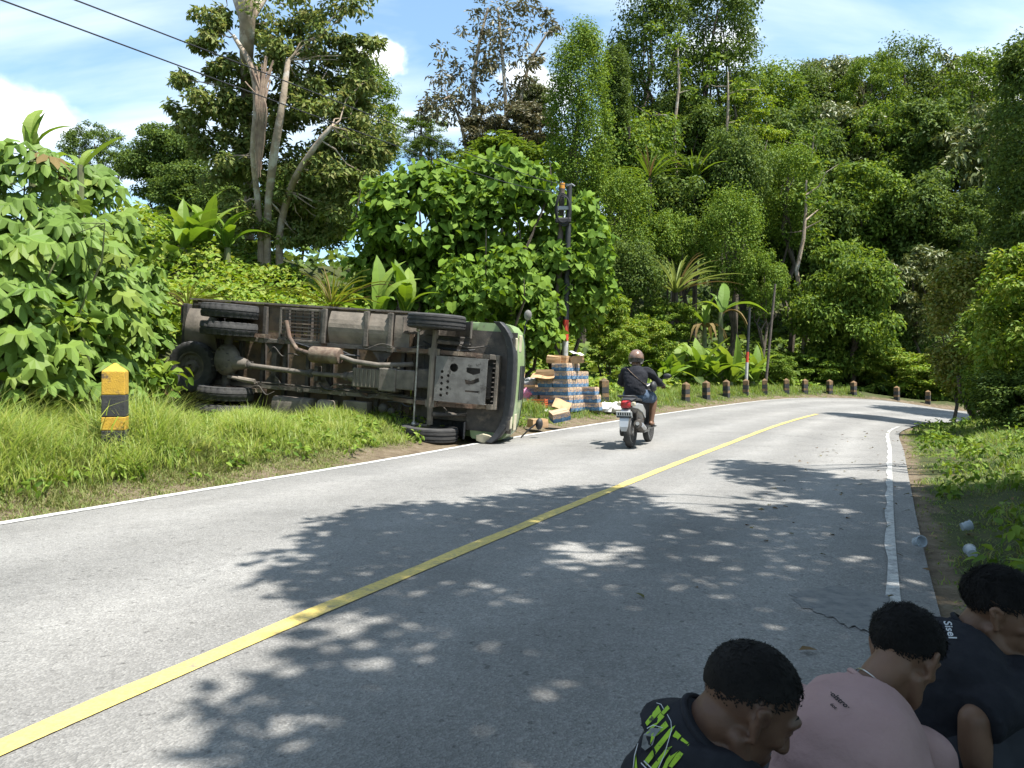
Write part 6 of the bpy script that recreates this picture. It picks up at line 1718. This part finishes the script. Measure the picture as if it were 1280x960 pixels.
def folds(seed, amp):
    def f_(c):
        x, y, z = c[:, 0] * 1.0, c[:, 1], c[:, 2]
        w = np.sin(x * 11 + seed) * .6 + np.sin(y * 13 - z * 9 + seed * 2) * .6
        a = np.sin((z * 26 + x * 12 - y * 9) + w * 2.2 + seed) ; b_ = np.sin((x * 19 - z * 31 + y * 14) + w * 1.7 + seed * 1.7)
        m_ = .5 + .5 * np.sin(x * 7 + y * 5 + z * 8 + seed)
        return 1.9 * amp * (.6 * np.abs(a) ** .7 * m_ + .5 * b_ * (1 - m_) + .25 * np.sin(z * 70 + x * 40 + w * 3))
    return f_
def seated(label, J, skin, shirt, dims, hairmask, hairlen, nh, seed, curl, trousers='trousers_dark', sleeve=.75, arm_r=1.0, thick=.06):
    """J: joints in world space; head frame J['headM']"""
    org = Vector((J['pelvis'].x, J['pelvis'].y, J.get('ground', 0.0)))
    t = thing('person', label, 'person', org)
    O = -org; loc = {k: (v + O if isinstance(v, Vector) else v) for k, v in J.items()}
    HM = J['headM'].copy(); HM.translation = HM.translation + O
    lat = J['lat']; fwd = J['fwd']; hk = HM.to_scale().x
    spine = [loc['pelvis'], loc['waist'], loc['chest'], loc['c7']]
    b = MB(); xf(b, HM, head_prims)
    nb = HM @ Vector((-.035, 0, -.035)); nb2 = HM @ Vector((.0, 0, -.06))
    caps(b, [nb, (nb + loc['c7']) / 2 + fwd * .005, loc['c7'] - Vector((0, 0, .03))], [.056 * hk, .054 * hk, .058 * hk], 16)
    caps(b, [nb2, loc['c7'] + fwd * .04 - Vector((0, 0, .03))], [.045, .05], 14)
    torso_prims(b, spine, lat, fwd, dims, -.012)
    for s, k in ((1, 'l'), (-1, 'r')):
        sh, el, wr = loc['sh_' + k], loc['el_' + k], loc['wr_' + k]
        caps(b, [sh, (sh + el) / 2, el], [.052 * arm_r, .046 * arm_r, .038 * arm_r]); caps(b, [el, (el * .65 + wr * .35), wr], [.038 * arm_r, .039 * arm_r, .026 * arm_r])
        fa = (wr - el).normalized(); M = frame(fa, J.get('palm_' + k, Vector((0, 0, 1)))); M.translation = wr
        xf(b, M, lambda q: hand_prims(q, .45, s))
        hp, kn, an = loc['hip_' + k], loc['kn_' + k], loc['an_' + k]
        caps(b, [hp, (hp + kn) / 2, kn], [.08, .07, .052]); caps(b, [kn, kn * .7 + an * .3, an], [.05, .052, .035])
        ft = (J['footdir'] if 'footdir' in J else fwd)
        caps(b, [an - ft * .04 - Vector((0, 0, .03)), an + ft * .08 - Vector((0, 0, .045)), an + ft * .15 - Vector((0, 0, .05))], [.032, .034, .024])
    body = obj('body', fuse(b, .0055, 3), MATS[skin], t)
    c = MB(); torso_prims(c, spine, lat, fwd, dims, .006)
    for k in 'lr':
        sh, el = loc['sh_' + k], loc['el_' + k]
        e = sh + (el - sh) * sleeve
        caps(c, [spine[3] * .45 + sh * .55 - Vector((0, 0, .045)), sh, (sh + e) / 2], [.058, .060, .057], 16)
        c.tube([sh, (sh + e) / 2, e], [.060, .060, .064], 18)
    # collar ring
    nd = (nb - loc['c7']).normalized(); c.tube([loc['c7'] - nd * .06, loc['c7'], loc['c7'] + nd * .032], [.105, .080 * hk, .066 * hk], 22)
    sh_me = fuse(c, .0075, 5, wrinkle=folds(seed, .0065))
    so = obj('shirt', sh_me, MATS[shirt], t)
    cr = MB(); pts = []
    ax = (lat - nd * lat.dot(nd)).normalized(); ay = nd.cross(ax)
    for i in range(29): a = 2 * math.pi * i / 28; pts.append(loc['c7'] + nd * .031 + ax * (.068 * hk * math.cos(a)) + ay * (.068 * hk * math.sin(a)))
    cr.tube(pts, .007, 8, cap=False).build('collar', MATS[shirt], so, smooth=True)
    c = MB(); caps(c, [loc['hip_l'], loc['pelvis'], loc['hip_r']], [.115, .125, .115])
    for k in 'lr':
        hp, kn, an = loc['hip_' + k], loc['kn_' + k], loc['an_' + k]; e = kn + (an - kn) * .8
        caps(c, [hp, (hp + kn) / 2, kn], [.098, .088, .072]); c.tube([kn, (kn + e) / 2, e], [.072, .068, .062], 16)
    obj('trousers', fuse(c, .01, 4, wrinkle=folds(seed + 3, .006)), MATS[trousers], t)
    hair(HM, body, seed, hairmask, nh, hairlen, thick, curl=curl)
    eyes(HM, body)
    return t, so, body, HM
def project(parent, me_src, polys, mat, name, origin, right, up, away, lift=.003):
    """lay flat print (list of 2-D polygons, metres) on a garment along `away`"""
    bv = BVHTree.FromPolygons([v.co for v in me_src.vertices], [p.vertices for p in me_src.polygons])
    V = []; Fc = []
    for poly in polys:
        tri = tessellate_polygon([[Vector((*p, 0)) for p in poly]]) if len(poly) > 3 else [(0, 1, 2)]
        o = len(V); ok = True; pts = []
        for p in poly:
            q = origin + right * p[0] + up * p[1]
            h = bv.ray_cast(q - away * .5, away, 1.5)
            if h[0] is None: ok = False; break
            pts.append(h[0] + (h[1] if h[1].dot(away) < 0 else -h[1]) * lift)
        if ok: V += pts; Fc += [tuple(i + o for i in t_) for t_ in tri]
    if not V: return None
    me = bpy.data.meshes.new(name); me.from_pydata([tuple(v) for v in V], [], Fc); me.update()
    return obj(name, me, MATS[mat], parent)
def text_polys(txt, size, shear=0.0):
    cu = bpy.data.curves.new('t', 'FONT'); cu.body = txt; cu.size = size; cu.shear = shear; cu.offset = size * .02; cu.resolution_u = 3; cu.align_x = 'CENTER'
    o = bpy.data.objects.new('t', cu); COL.objects.link(o)
    dg = bpy.context.evaluated_depsgraph_get(); dg.update()
    me = bpy.data.meshes.new_from_object(o.evaluated_get(dg)); bpy.data.objects.remove(o); bpy.data.curves.remove(cu)
    out = [[(me.vertices[i].co.x, me.vertices[i].co.y) for i in p.vertices] for p in me.polygons]
    bpy.data.meshes.remove(me); return out

# ---- man in black shirt with green print, nearest ------------------------------------
def headM(c, fwd, up=(0, 0, 1), k=1.0):
    M = frame(fwd, up) @ Matrix.Diagonal((k, k, k, 1)); M.translation = c; return M
c7 = P(872, 918, 1.52); fw = Vector((.85, .53, 0)).normalized(); la = Vector((-.53, .85, 0))
hc = P(931, 887, 1.50)
pel = Vector((c7.x - .02, c7.y - .03, .14))
J = dict(c7=c7, pelvis=pel, waist=pel * .6 + c7 * .4 - fw * .03, chest=pel * .28 + c7 * .72 - fw * .01 - Vector((0, 0, .03)), lat=la, fwd=fw, headM=headM(hc, (.83, .06, -.54), (.5, 0, .85), .95),
         sh_l=c7 + la * .115 + fw * .09 - Vector((0, 0, .12)), sh_r=c7 - la * .155 + fw * .03 - Vector((0, 0, .09)), ground=0)
J.update(el_l=J['sh_l'] + fw * .20 - Vector((0, 0, .17)), el_r=J['sh_r'] + fw * .20 - Vector((0, 0, .17)))
J.update(wr_l=J['el_l'] + fw * .20 - la * .10 + Vector((0, 0, .03)), wr_r=J['el_r'] + fw * .20 + la * .10 + Vector((0, 0, .03)))
def legs(J, pel, fw, la, up_=.42, out=.16, reach=.36, dz=0.0):
    J.update(hip_l=pel + la * .09, hip_r=pel - la * .09, kn_l=pel + la * out + fw * reach + Vector((0, 0, up_ - .14)), kn_r=pel - la * out + fw * reach + Vector((0, 0, up_ - .14)))
    J.update(an_l=pel + la * (out - .02) + fw * (reach + .16) + Vector((0, 0, -.06)), an_r=pel - la * (out - .02) + fw * (reach + .16) + Vector((0, 0, -.06)))
legs(J, pel, fw, la, .13, .22, .40)
dims = [(.15, .11), (.14, .105), (.155, .115), (.095, .08)]
def mask1(p): return p[2] > .066 - .55 * max(0, -p[0] + .02) + .6 * max(0, p[0] - .02) and not (abs(p[1]) > .055 and p[2] < .052 and p[0] > -.03) and p[2] > -.02
m1, so1, b1, HM1 = seated('man in black T-shirt with green streak print, head bowed, nearest the camera', J, 'skin_brown', 'shirt_black', dims, mask1, .012, 3000, 3, .8, thick=.05)
# jagged green lettering, grey figure and thin white loops on his back
rg = random.Random(4); cam_l = Vector((0, 0, CAMH)) - m1.location
aw = (P(828, 925, 1.45) - Vector((0, 0, CAMH))).normalized(); rt = Vector((1, 0, 0)); upv = aw.cross(rt) * -1
upv = rt.cross(aw).normalized()
og = P(828, 918, 1.45) - m1.location
pxm = 1.45 / F
def pp2(l): return [((x - 828) * pxm, (918 - y) * pxm) for x, y in l]
streaks = [[(824, 872), (828, 880), (812, 898), (806, 902)], [(838, 884), (841, 888), (832, 896), (829, 893)], [(826, 884), (829, 892), (810, 908), (805, 916), (808, 904)], [(828, 893), (833, 898), (812, 916), (808, 918)], [(834, 903), (837, 909), (818, 922), (812, 930), (815, 918)],
           [(838, 912), (846, 908), (836, 922), (822, 936), (806, 955), (803, 950), (820, 930)], [(846, 914), (852, 920), (838, 934), (822, 952), (812, 965), (810, 958), (828, 938)], [(853, 922), (860, 929), (846, 938), (834, 952), (826, 968), (822, 964), (832, 946)], [(800, 912), (804, 905), (800, 924), (796, 930)],
           [(793, 930), (796, 922), (797, 944), (793, 952)], [(790, 948), (793, 940), (794, 962), (790, 966)], [(845, 940), (861, 930), (850, 944), (838, 956), (834, 954)]]
project(so1, so1.data, [pp2(q) for q in streaks], 'print_green', 'green_lettering', og, rt, upv, aw)
project(so1, so1.data, [pp2(q) for q in [[(806, 918), (816, 911), (828, 912), (820, 920), (816, 930), (806, 938), (801, 934)], [(793, 915), (796, 911), (797, 924), (794, 922)]]], 'print_grey', 'grey_figure', og, rt, upv, aw, .0045)
def ribbon(l, w=.9):
    out = []
    for (x0, y0), (x1, y1) in zip(l[:-1], l[1:]):
        dx, dy = x1 - x0, y1 - y0; n_ = math.hypot(dx, dy) or 1; nx_, ny_ = -dy / n_ * w / 2, dx / n_ * w / 2
        out.append([(x0 + nx_, y0 + ny_), (x1 + nx_, y1 + ny_), (x1 - nx_, y1 - ny_), (x0 - nx_, y0 - ny_)])
    return out
loops = ribbon([(824, 882), (830, 884), (833, 890)]) + ribbon([(837, 896), (841, 904), (841, 914), (836, 928), (830, 942), (822, 956), (816, 966)]) + ribbon([(810, 912), (818, 908), (830, 911)]) + ribbon([(800, 952), (810, 962)], 1.4) + ribbon([(804, 950), (813, 958)], 1.2) + ribbon([(795, 920), (797, 930), (792, 944), (789, 960)])
project(so1, so1.data, [pp2(q) for q in loops], 'print_white', 'white_lines', og, rt, upv, aw, .005)

# ---- man in pink shirt, middle -------------------------------------------------------
c7 = P(1078, 874, 1.82); fw = Vector((.62, .78, 0)).normalized(); la = Vector((-.78, .62, 0))
hc = P(1129, 824, 1.85); pel = Vector((c7.x - .12, c7.y - .16, .14))
J = dict(c7=c7, pelvis=pel, waist=pel * .6 + c7 * .4 - fw * .07, chest=pel * .28 + c7 * .72 - fw * .06, lat=la, fwd=fw, headM=headM(hc, (.70, .42, -.56), (.3, .2, .9), .87),
         sh_l=c7 + la * .17 + fw * .03 - Vector((0, 0, .08)), sh_r=c7 - la * .135 + fw * .03 - Vector((0, 0, .11)), ground=0)
J.update(el_l=J['sh_l'] + fw * .22 - Vector((0, 0, .16)), el_r=J['sh_r'] + fw * .16 + la * .03 - Vector((0, 0, .22)))
J.update(wr_l=J['el_l'] + fw * .20 - la * .10, wr_r=J['el_r'] + fw * .20 + la * .12)
legs(J, pel, fw, la, .13, .22, .40)
def mask2(p): return p[2] > .035 - .5 * max(0, -p[0]) + .7 * max(0, p[0] - .01) and p[2] > -.035 and not (abs(p[1]) > .06 and p[2] < .035 and p[0] > -.02)
m2, so2, b2, HM2 = seated('man in dusty pink T-shirt seen from behind, head bent forward, between two men in black', J, 'skin_tan', 'shirt_pink', [(.155, .115), (.145, .11), (.165, .12), (.10, .08)], mask2, .022, 4000, 8, .7, thick=.15)
aw = (P(1046, 872, 1.75) - Vector((0, 0, CAMH))).normalized(); rt0 = aw.cross(Vector((0, 0, 1))).normalized(); up0 = rt0.cross(aw)
an = R(-35); rt = rt0 * math.cos(an) + up0 * math.sin(an); upv = up0 * math.cos(an) - rt0 * math.sin(an)
og = P(1047, 877, 1.75) - m2.location
project(so2, so2.data, text_polys('·olstro·', .016, .35), 'print_black', 'lettering', og, rt, upv, aw, .0025)
og = P(1041, 884, 1.75) - m2.location
project(so2, so2.data, text_polys('6ot', .010, .3), 'print_black', 'small_lettering', og, rt, upv, aw, .0025)
# fine neck chain
nk = J['c7'] - m2.location; HMn = HM2.translation; nd = (HMn - nk).normalized(); ax = (la - nd * la.dot(nd)).normalized(); ay = nd.cross(ax)
MB().tube([nk + nd * .044 + ax * .053 * math.cos(a) + ay * .053 * math.sin(a) for a in [2 * math.pi * k / 40 for k in range(41)]], .0016, 6, cap=False).build('neck_chain', MATS['silver'], b2)

# ---- man in black shirt at the right edge ---------------------------------------------
c7 = P(1204, 798, 2.16); fw = Vector((.90, .44, 0)).normalized(); la = Vector((-.44, .90, 0))
hc = P(1250, 768, 2.12); pel = Vector((c7.x - .12, c7.y - .05, .15))
J = dict(c7=c7, pelvis=pel, waist=pel * .6 + c7 * .4 - fw * .04, chest=pel * .28 + c7 * .72 - fw * .04, lat=la, fwd=fw, headM=headM(hc, (.76, -.56, -.26), (.15, -.1, 1), .88),
         sh_l=c7 + la * .17 + fw * .03 - Vector((0, 0, .07)), sh_r=c7 - la * .17 + fw * .02 - Vector((0, 0, .07)), ground=0)
J.update(el_r=P(1218, 900, 1.93), wr_r=P(1222, 1010, 1.93), palm_r=Vector((1, 0, 0)))
J.update(el_l=J['sh_l'] + fw * .26 - Vector((0, 0, .12)), wr_l=P(1272, 812, 2.22), palm_l=Vector((0, -1, 0)))
legs(J, pel, fw, la, .13, .22, .40)
def mask3(p): return p[2] > .045 - .5 * max(0, -p[0] + .01) + .65 * max(0, p[0] - .015) and p[2] > -.03 and not (abs(p[1]) > .06 and p[2] < .05 and p[0] > -.03)
m3, so3, b3, HM3 = seated('man in plain black T-shirt at the right edge, face turned aside, resting on one arm', J, 'skin_tan', 'shirt_black', [(.16, .11), (.155, .105), (.185, .12), (.11, .08)], mask3, .026, 4000, 12, .5, sleeve=.95, thick=.15)
aw = (P(1184, 782, 2.1) - Vector((0, 0, CAMH))).normalized(); rt0 = aw.cross(Vector((0, 0, 1))).normalized(); up0 = rt0.cross(aw)
an = R(-72); rt = rt0 * math.cos(an) + up0 * math.sin(an); upv = up0 * math.cos(an) - rt0 * math.sin(an)
og = P(1183, 788, 2.1) - m3.location
project(so3, so3.data, text_polys('Sisel', .026, .2), 'print_white', 'lettering', og, rt, upv, aw, .003)

# ---- scooter ---------------------------------------------------------------------------
pmat('scooter_black', (.018, .018, .020), (.028, .028, .03), 6, .35, spec=.6, coat=.4)
pmat('scooter_silver', (.42, .43, .44), (.36, .37, .38), 6, .35, metallic=.4, coat=.3)
pmat('plate_white', (.62, .62, .60), (.54, .54, .52), 8, .6)
pmat('helmet_brown', (.20, .12, .085), (.15, .095, .07), 5, .28, coat=.5, c3=(.05, .045, .04), s3=4)
pmat('helmet_black', (.02, .02, .022), (.03, .03, .03), 5, .3, coat=.5)
sp = G(788, 561, 0.0); th = R(90 - 23)
scooter = thing('scooter', 'black and silver scooter ridden away along the left lane', 'scooter', (sp.x, sp.y, 0.012), (0, 0, th))
def sw(x, name):
    prof = [(.18, -.035), (.215, -.045), (.25, -.048), (.268, -.03), (.275, 0), (.268, .03), (.25, .048), (.215, .045), (.18, .035)]
    o = MB().lathe(prof, axis='Y', n=40).build(name, MATS['tyre_rubber'], scooter, smooth=True, loc=(x, 0, .275))
    rim = MB().lathe([(.185, -.04), (.195, -.03), (.175, -.02), (.175, .02), (.195, .03), (.185, .04)], axis='Y', n=40, close=False)
    rim.f = rim.f[:-2]
    for k in range(5): a = k * 1.257; rim.tube([(.03 * math.cos(a), 0, .03 * math.sin(a)), (.18 * math.cos(a), 0, .18 * math.sin(a))], [.022, .014], 8)
    rim.lathe([(.02, -.05), (.045, -.04), (.045, .04), (.02, .05)], axis='Y', n=16); rim.build('rim', MATS['scooter_silver'], o, smooth=True)
sw(0, 'rear_wheel'); sw(1.24, 'front_wheel')
S_b = lambda mb, n, m, **k: mb.build(n, MATS[m], scooter, **k)
def sec(x, w, z0, z1, p=.6):
    return [(x, w * math.copysign(abs(math.cos(a)) ** p, math.cos(a)), (z0 + z1) / 2 + (z1 - z0) / 2 * math.copysign(abs(math.sin(a)) ** p, math.sin(a))) for a in [2 * math.pi * k / 20 for k in range(20)]]
tail = S_b(MB().loft([sec(-.30, .05, .66, .73), sec(-.24, .09, .60, .745), sec(-.05, .125, .52, .75), sec(.20, .14, .42, .74), sec(.42, .13, .36, .70), sec(.50, .10, .34, .60)]), 'tail_body', 'scooter_black', smooth=True)
for s in (-1, 1):
    S_b(MB().loft([[(-.26, s * .085, .70), (-.26, s * .095, .69), (-.26, s * .095, .655), (-.26, s * .085, .655)], [(-.05, s * .130, .715), (-.05, s * .142, .70), (-.05, s * .142, .63), (-.05, s * .130, .62)], [(.20, s * .145, .69), (.20, s * .157, .67), (.20, s * .157, .56), (.20, s * .145, .55)], [(.44, s * .13, .60), (.44, s * .14, .58), (.44, s * .14, .46), (.44, s * .13, .45)]]), 'side_panel', 'scooter_silver', smooth=False, bevel=.006)
S_b(MB().loft([sec(-.26, .08, .735, .775), sec(-.10, .12, .74, .80), sec(.15, .135, .735, .79), sec(.40, .12, .70, .765), sec(.52, .07, .68, .73)]), 'seat', 'black_plastic', smooth=True)
S_b(MB().tube([(-.10, .13, .80), (-.26, .13, .83), (-.36, .07, .83), (-.38, 0, .83), (-.36, -.07, .83), (-.26, -.13, .83), (-.10, -.13, .80)], .014, 8), 'grab_rail', 'black_plastic', smooth=True)
tl_ = S_b(MB().loft([sec(-.345, .035, .665, .735), sec(-.325, .065, .645, .755), sec(-.28, .085, .64, .76)]), 'tail_lamp', 'red_lens', smooth=True)
for s in (-1, 1): S_b(MB().loft([sec(-.30, .03, .68, .73), sec(-.24, .035, .67, .74)]), 'turn_signal', 'lamp_clear', smooth=True).location = (0, s * .11, 0)
pl = S_b(MB().box((-.385, 0, .545), (.01, .25, .10), rot=(0, -.25, 0)), 'number_plate', 'plate_white', bevel=.004)
MB().box((-.395, 0, .51), (.006, .235, .022), rot=(0, -.25, 0)).build('plate_strip', MATS['print_black'], pl)
for k in range(6): MB().box((-.3925, -.09 + .036 * k, .555), (.005, .02, .045), rot=(0, -.25, 0)).build('plate_character', MATS['print_black'], pl)
S_b(MB().loft([[(-.30, -.075, .62), (-.30, .075, .62), (-.285, .075, .62), (-.285, -.075, .62)], [(-.39, -.075, .48), (-.39, .075, .48), (-.375, .075, .48), (-.375, -.075, .48)], [(-.42, -.065, .36), (-.42, .065, .36), (-.405, .065, .36), (-.405, -.065, .36)], [(-.415, -.04, .29), (-.415, .04, .29), (-.40, .04, .29), (-.40, -.04, .29)]]), 'rear_mudguard', 'scooter_silver', bevel=.004)
S_b(MB().box((.18, .09, .30), (.42, .10, .16)).tube([(-.02, .09, .275), (-.02, .15, .275)], .09, 16).tube([(.34, .09, .31), (.34, .155, .31)], .085, 16), 'transmission_case', 'dark_steel', bevel=.01)
S_b(MB().box((.25, -.02, .36), (.34, .20, .20)), 'engine', 'dark_steel', bevel=.02)
ex = S_b(MB().tube([(.30, -.13, .30), (.16, -.15, .28), (.10, -.155, .30)], [.022, .025, .05], 14).tube([(.12, -.155, .295), (-.22, -.17, .40)], [.06, .062], 18), 'exhaust', 'dark_steel', smooth=True)
MB().tube([(.05, -.215, .315), (-.18, -.225, .385)], [.035, .035], 10).build('heat_shield', MATS['scooter_silver'], ex, smooth=True)
MB().tube([(-.222, -.17, .402), (-.235, -.17, .406)], [.03, .03], 12).build('tail_pipe', MATS['aluminium'], ex)
S_b(MB().tube([(-.02, -.10, .275), (-.05, -.11, .60)], .022, 8), 'shock_absorber', 'dark_steel')
S_b(MB().box((.68, 0, .30), (.48, .36, .06)).box((.68, 0, .25), (.40, .22, .08)), 'footboard', 'scooter_black', bevel=.02)
S_b(MB().loft([[(.88, y_, .30 + .02), (.90, y_, .32), (.92, y_, .30)] if False else [(.86 + .04 * t_, -.20 * w_, .30 + .62 * t_), (.86 + .04 * t_, .20 * w_, .30 + .62 * t_), (.93 + .05 * t_, .16 * w_, .30 + .62 * t_), (1.0 + .03 * t_, 0, .30 + .62 * t_), (.93 + .05 * t_, -.16 * w_, .30 + .62 * t_)] for t_, w_ in ((0, .8), (.3, 1.0), (.7, 1.0), (1.0, .55))]), 'leg_shield', 'scooter_black', smooth=False, bevel=.02)
S_b(MB().loft([sec(.92, .06, .90, .98), sec(.98, .13, .90, 1.02), sec(1.06, .12, .88, 1.0), sec(1.12, .05, .90, .96)]), 'handlebar_cowl', 'scooter_black', smooth=True)
S_b(MB().tube([(.92, .36, .985), (.96, .20, .97), (1.0, 0, .96), (.96, -.20, .97), (.92, -.36, .985)], .014, 8), 'handlebar', 'dark_steel', smooth=True)
for s in (-1, 1):
    S_b(MB().tube([(.92, s * .36, .985), (.94, s * .25, .978)], .019, 10), 'grip', 'black_plastic', smooth=True)
    mm = S_b(MB().tube([(.95, s * .24, .98), (.97, s * .30, 1.08), (.95, s * .36, 1.12)], .008, 6), 'mirror_stalk', 'black_plastic')
    mo = MB(); mo.sphere((.945, s * .385, 1.135), (.025, .07, .045), 14, 10); mo.build('mirror', MATS['black_plastic'], mm, smooth=True)
S_b(MB().tube([(.98, .05, .85), (1.10, .06, .55), (1.24, .065, .275)], .024, 8), 'fork_leg', 'dark_steel'); S_b(MB().tube([(.98, -.05, .85), (1.10, -.06, .55), (1.24, -.065, .275)], .024, 8), 'fork_leg', 'dark_steel')
S_b(MB().loft([sec(1.02, .06, .50, .58), sec(1.16, .075, .54, .60), sec(1.30, .07, .53, .58), sec(1.42, .05, .45, .49)]), 'front_mudguard', 'scooter_black', smooth=True)
S_b(MB().tube([(.35, .16, .20), (.33, .20, .10), (.42, .2, .06)], .012, 6), 'side_stand', 'dark_steel')

# ---- rider (body in scooter space) -------------------------------------------------------
rider = thing('person', 'scooter rider in dark long-sleeved top, denim shorts and round brown helmet', 'person', (sp.x, sp.y, 0.0), (0, 0, th))
pel = Vector((.30, 0, .86)); c7 = Vector((.40, .0, 1.285)); fw = Vector((1, 0, 0)); la = Vector((0, 1, 0))
b = MB()
HMr = headM(Vector((.45, .02, 1.405)), (.98, .1, -.12))
xf(b, HMr, head_prims); caps(b, [HMr @ Vector((-.03, 0, -.04)), c7 - Vector((0, 0, .02))], [.057, .062])
spine = [pel, Vector((.29, 0, .98)), Vector((.36, 0, 1.16)), c7]
dimr = [(.16, .12), (.15, .115), (.18, .125), (.10, .08)]
torso_prims(b, spine, la, fw, dimr, -.012)
JR = {}
for s, k in ((1, 'l'), (-1, 'r')):
    sh = Vector((.40, s * .185, 1.23)); el = Vector((.60, s * .32, 1.05)); wr = Vector((.85, s * .32, 1.0)); JR[k] = (sh, el, wr)
    caps(b, [sh, (sh + el) / 2, el], [.05, .044, .036]); caps(b, [el, el * .6 + wr * .4, wr], [.036, .037, .025])
    M = frame(Vector((.98, 0, -.1)), Vector((0, 0, 1))); M.translation = wr; xf(b, M, lambda q: hand_prims(q, .95, -s))
    hp = Vector((.34, s * .10, .84)); kn = Vector((.78, s * .20, .78)); an = Vector((.72, s * .17, .40)); JR['leg' + k] = (hp, kn, an)
    caps(b, [hp, (hp + kn) / 2, kn], [.085, .075, .058]); caps(b, [kn, kn * .68 + an * .32, an], [.056, .060, .036])
    caps(b, [an + Vector((-.04, 0, -.035)), an + Vector((.08, 0, -.045)), an + Vector((.16, 0, -.05))], [.034, .035, .025])
rb = obj('body', fuse(b, .0075, 3), MATS['skin_tan'], rider)
c = MB(); torso_prims(c, spine, la, fw, dimr, .018)
for k in 'lr':
    sh, el, wr = JR[k]; e = el + (wr - el) * .8
    caps(c, [c7 * .45 + sh * .55 - Vector((0, 0, .03)), sh, (sh + el) / 2, el], [.07, .07, .062, .056]); caps(c, [el, (el + e) / 2, e], [.056, .052, .042])
c.tube([c7 - Vector((0, 0, .05)), c7 + Vector((.01, 0, .03))], [.11, .075], 18)
rs = obj('jacket', fuse(c, .009, 5, wrinkle=folds(6, .006)), MATS['shirt_black'], rider)
c = MB(); caps(c, [JR['legl'][0], pel, JR['legr'][0]], [.115, .13, .115])
for k in ('legl', 'legr'): hp, kn, an = JR[k]; e = hp + (kn - hp) * .82; caps(c, [hp, (hp + e) / 2], [.105, .10]); c.tube([hp, (hp + e) / 2, e], [.105, .098, .092], 18)
obj('shorts', fuse(c, .009, 4, wrinkle=folds(9, .005)), MATS['denim'], rider)
c = MB(); torso_prims(c, [pel + Vector((0, 0, .01)), pel + Vector((-.003, 0, .05)), pel + Vector((-.005, 0, .085))], la, fw, [(.168, .135), (.168, .135), (.165, .132)], .0)
obj('shirt_hem', fuse(c, .009, 3), MATS['print_white'], rider)
for k in ('legl', 'legr'):
    an = JR[k][2]; MB().box(an + Vector((.06, 0, -.085)), (.27, .09, .02)).tube([an + Vector((.05, -.045, -.07)), an + Vector((.08, 0, -.01)), an + Vector((.05, .045, -.07))], .012, 6).build('sandal', MATS['black_plastic'], rider)
# helmet: shell, black rim and visor
def helm(t):
    rings = []
    for i in range(15):
        ph = -.62 + (math.pi / 2 + .60) * i / 14; rings.append([(-.005 + .142 * math.cos(ph) * math.cos(a), .125 * math.cos(ph) * math.sin(a), .045 + .135 * math.sin(ph)) for a in [2 * math.pi * k / 28 for k in range(28)]])
    t.loft(rings)
hb = MB(); xf(hb, HMr, helm); ho = hb.build('helmet', MATS['helmet_brown'], rider, smooth=True)
hb = MB(); xf(hb, HMr, lambda t: t.loft([[(-.005 + rr_ * 1.0 * math.cos(a), rr_ * .885 * math.sin(a), z_) for a in [2 * math.pi * k / 28 for k in range(28)]] for rr_, z_ in ((.118, -.045), (.128, -.035), (.1335, -.012), (.142, .02))])); hb.build('helmet_rim', MATS['helmet_black'], ho, smooth=True)
hb = MB(); xf(hb, HMr, lambda t: t.loft([[(-.005 + .150 * math.cos(ph) * math.cos(a), .133 * math.cos(ph) * math.sin(a), .045 + .140 * math.sin(ph)) for a in np.linspace(-1.25, 1.25, 14)] for ph in np.linspace(-.55, .35, 6)], cap=False, closed=False)); hb.build('visor', MATS['window_glass'], ho, smooth=True)
# bag strap across the back and bag at the front right
bv = BVHTree.FromPolygons([v.co for v in rs.data.vertices], [p.vertices for p in rs.data.polygons])
pts = []
for t_ in np.linspace(0, 1, 16):
    q = Vector((-.2, .12 - .30 * t_, 1.27 - .25 * t_)); h = bv.ray_cast(q, Vector((1, 0, 0)), 1.5)
    if h[0] is not None: pts.append(h[0] + Vector((-.004, 0, 0)))
pmat('strap_tan', (.16, .12, .09), (.12, .09, .07), 8, .8)
MB().loft([[p + Vector((0, .013, .010)), p + Vector((0, -.013, -.010)), p + Vector((-.005, -.013, -.010)), p + Vector((-.005, .013, .010))] for p in pts]).build('bag_strap', MATS['strap_tan'], rider)
MB().sphere((.46, -.26, .98), (.10, .055, .09), 16, 10).build('sling_bag', MATS['black_plastic'], rider, smooth=True)
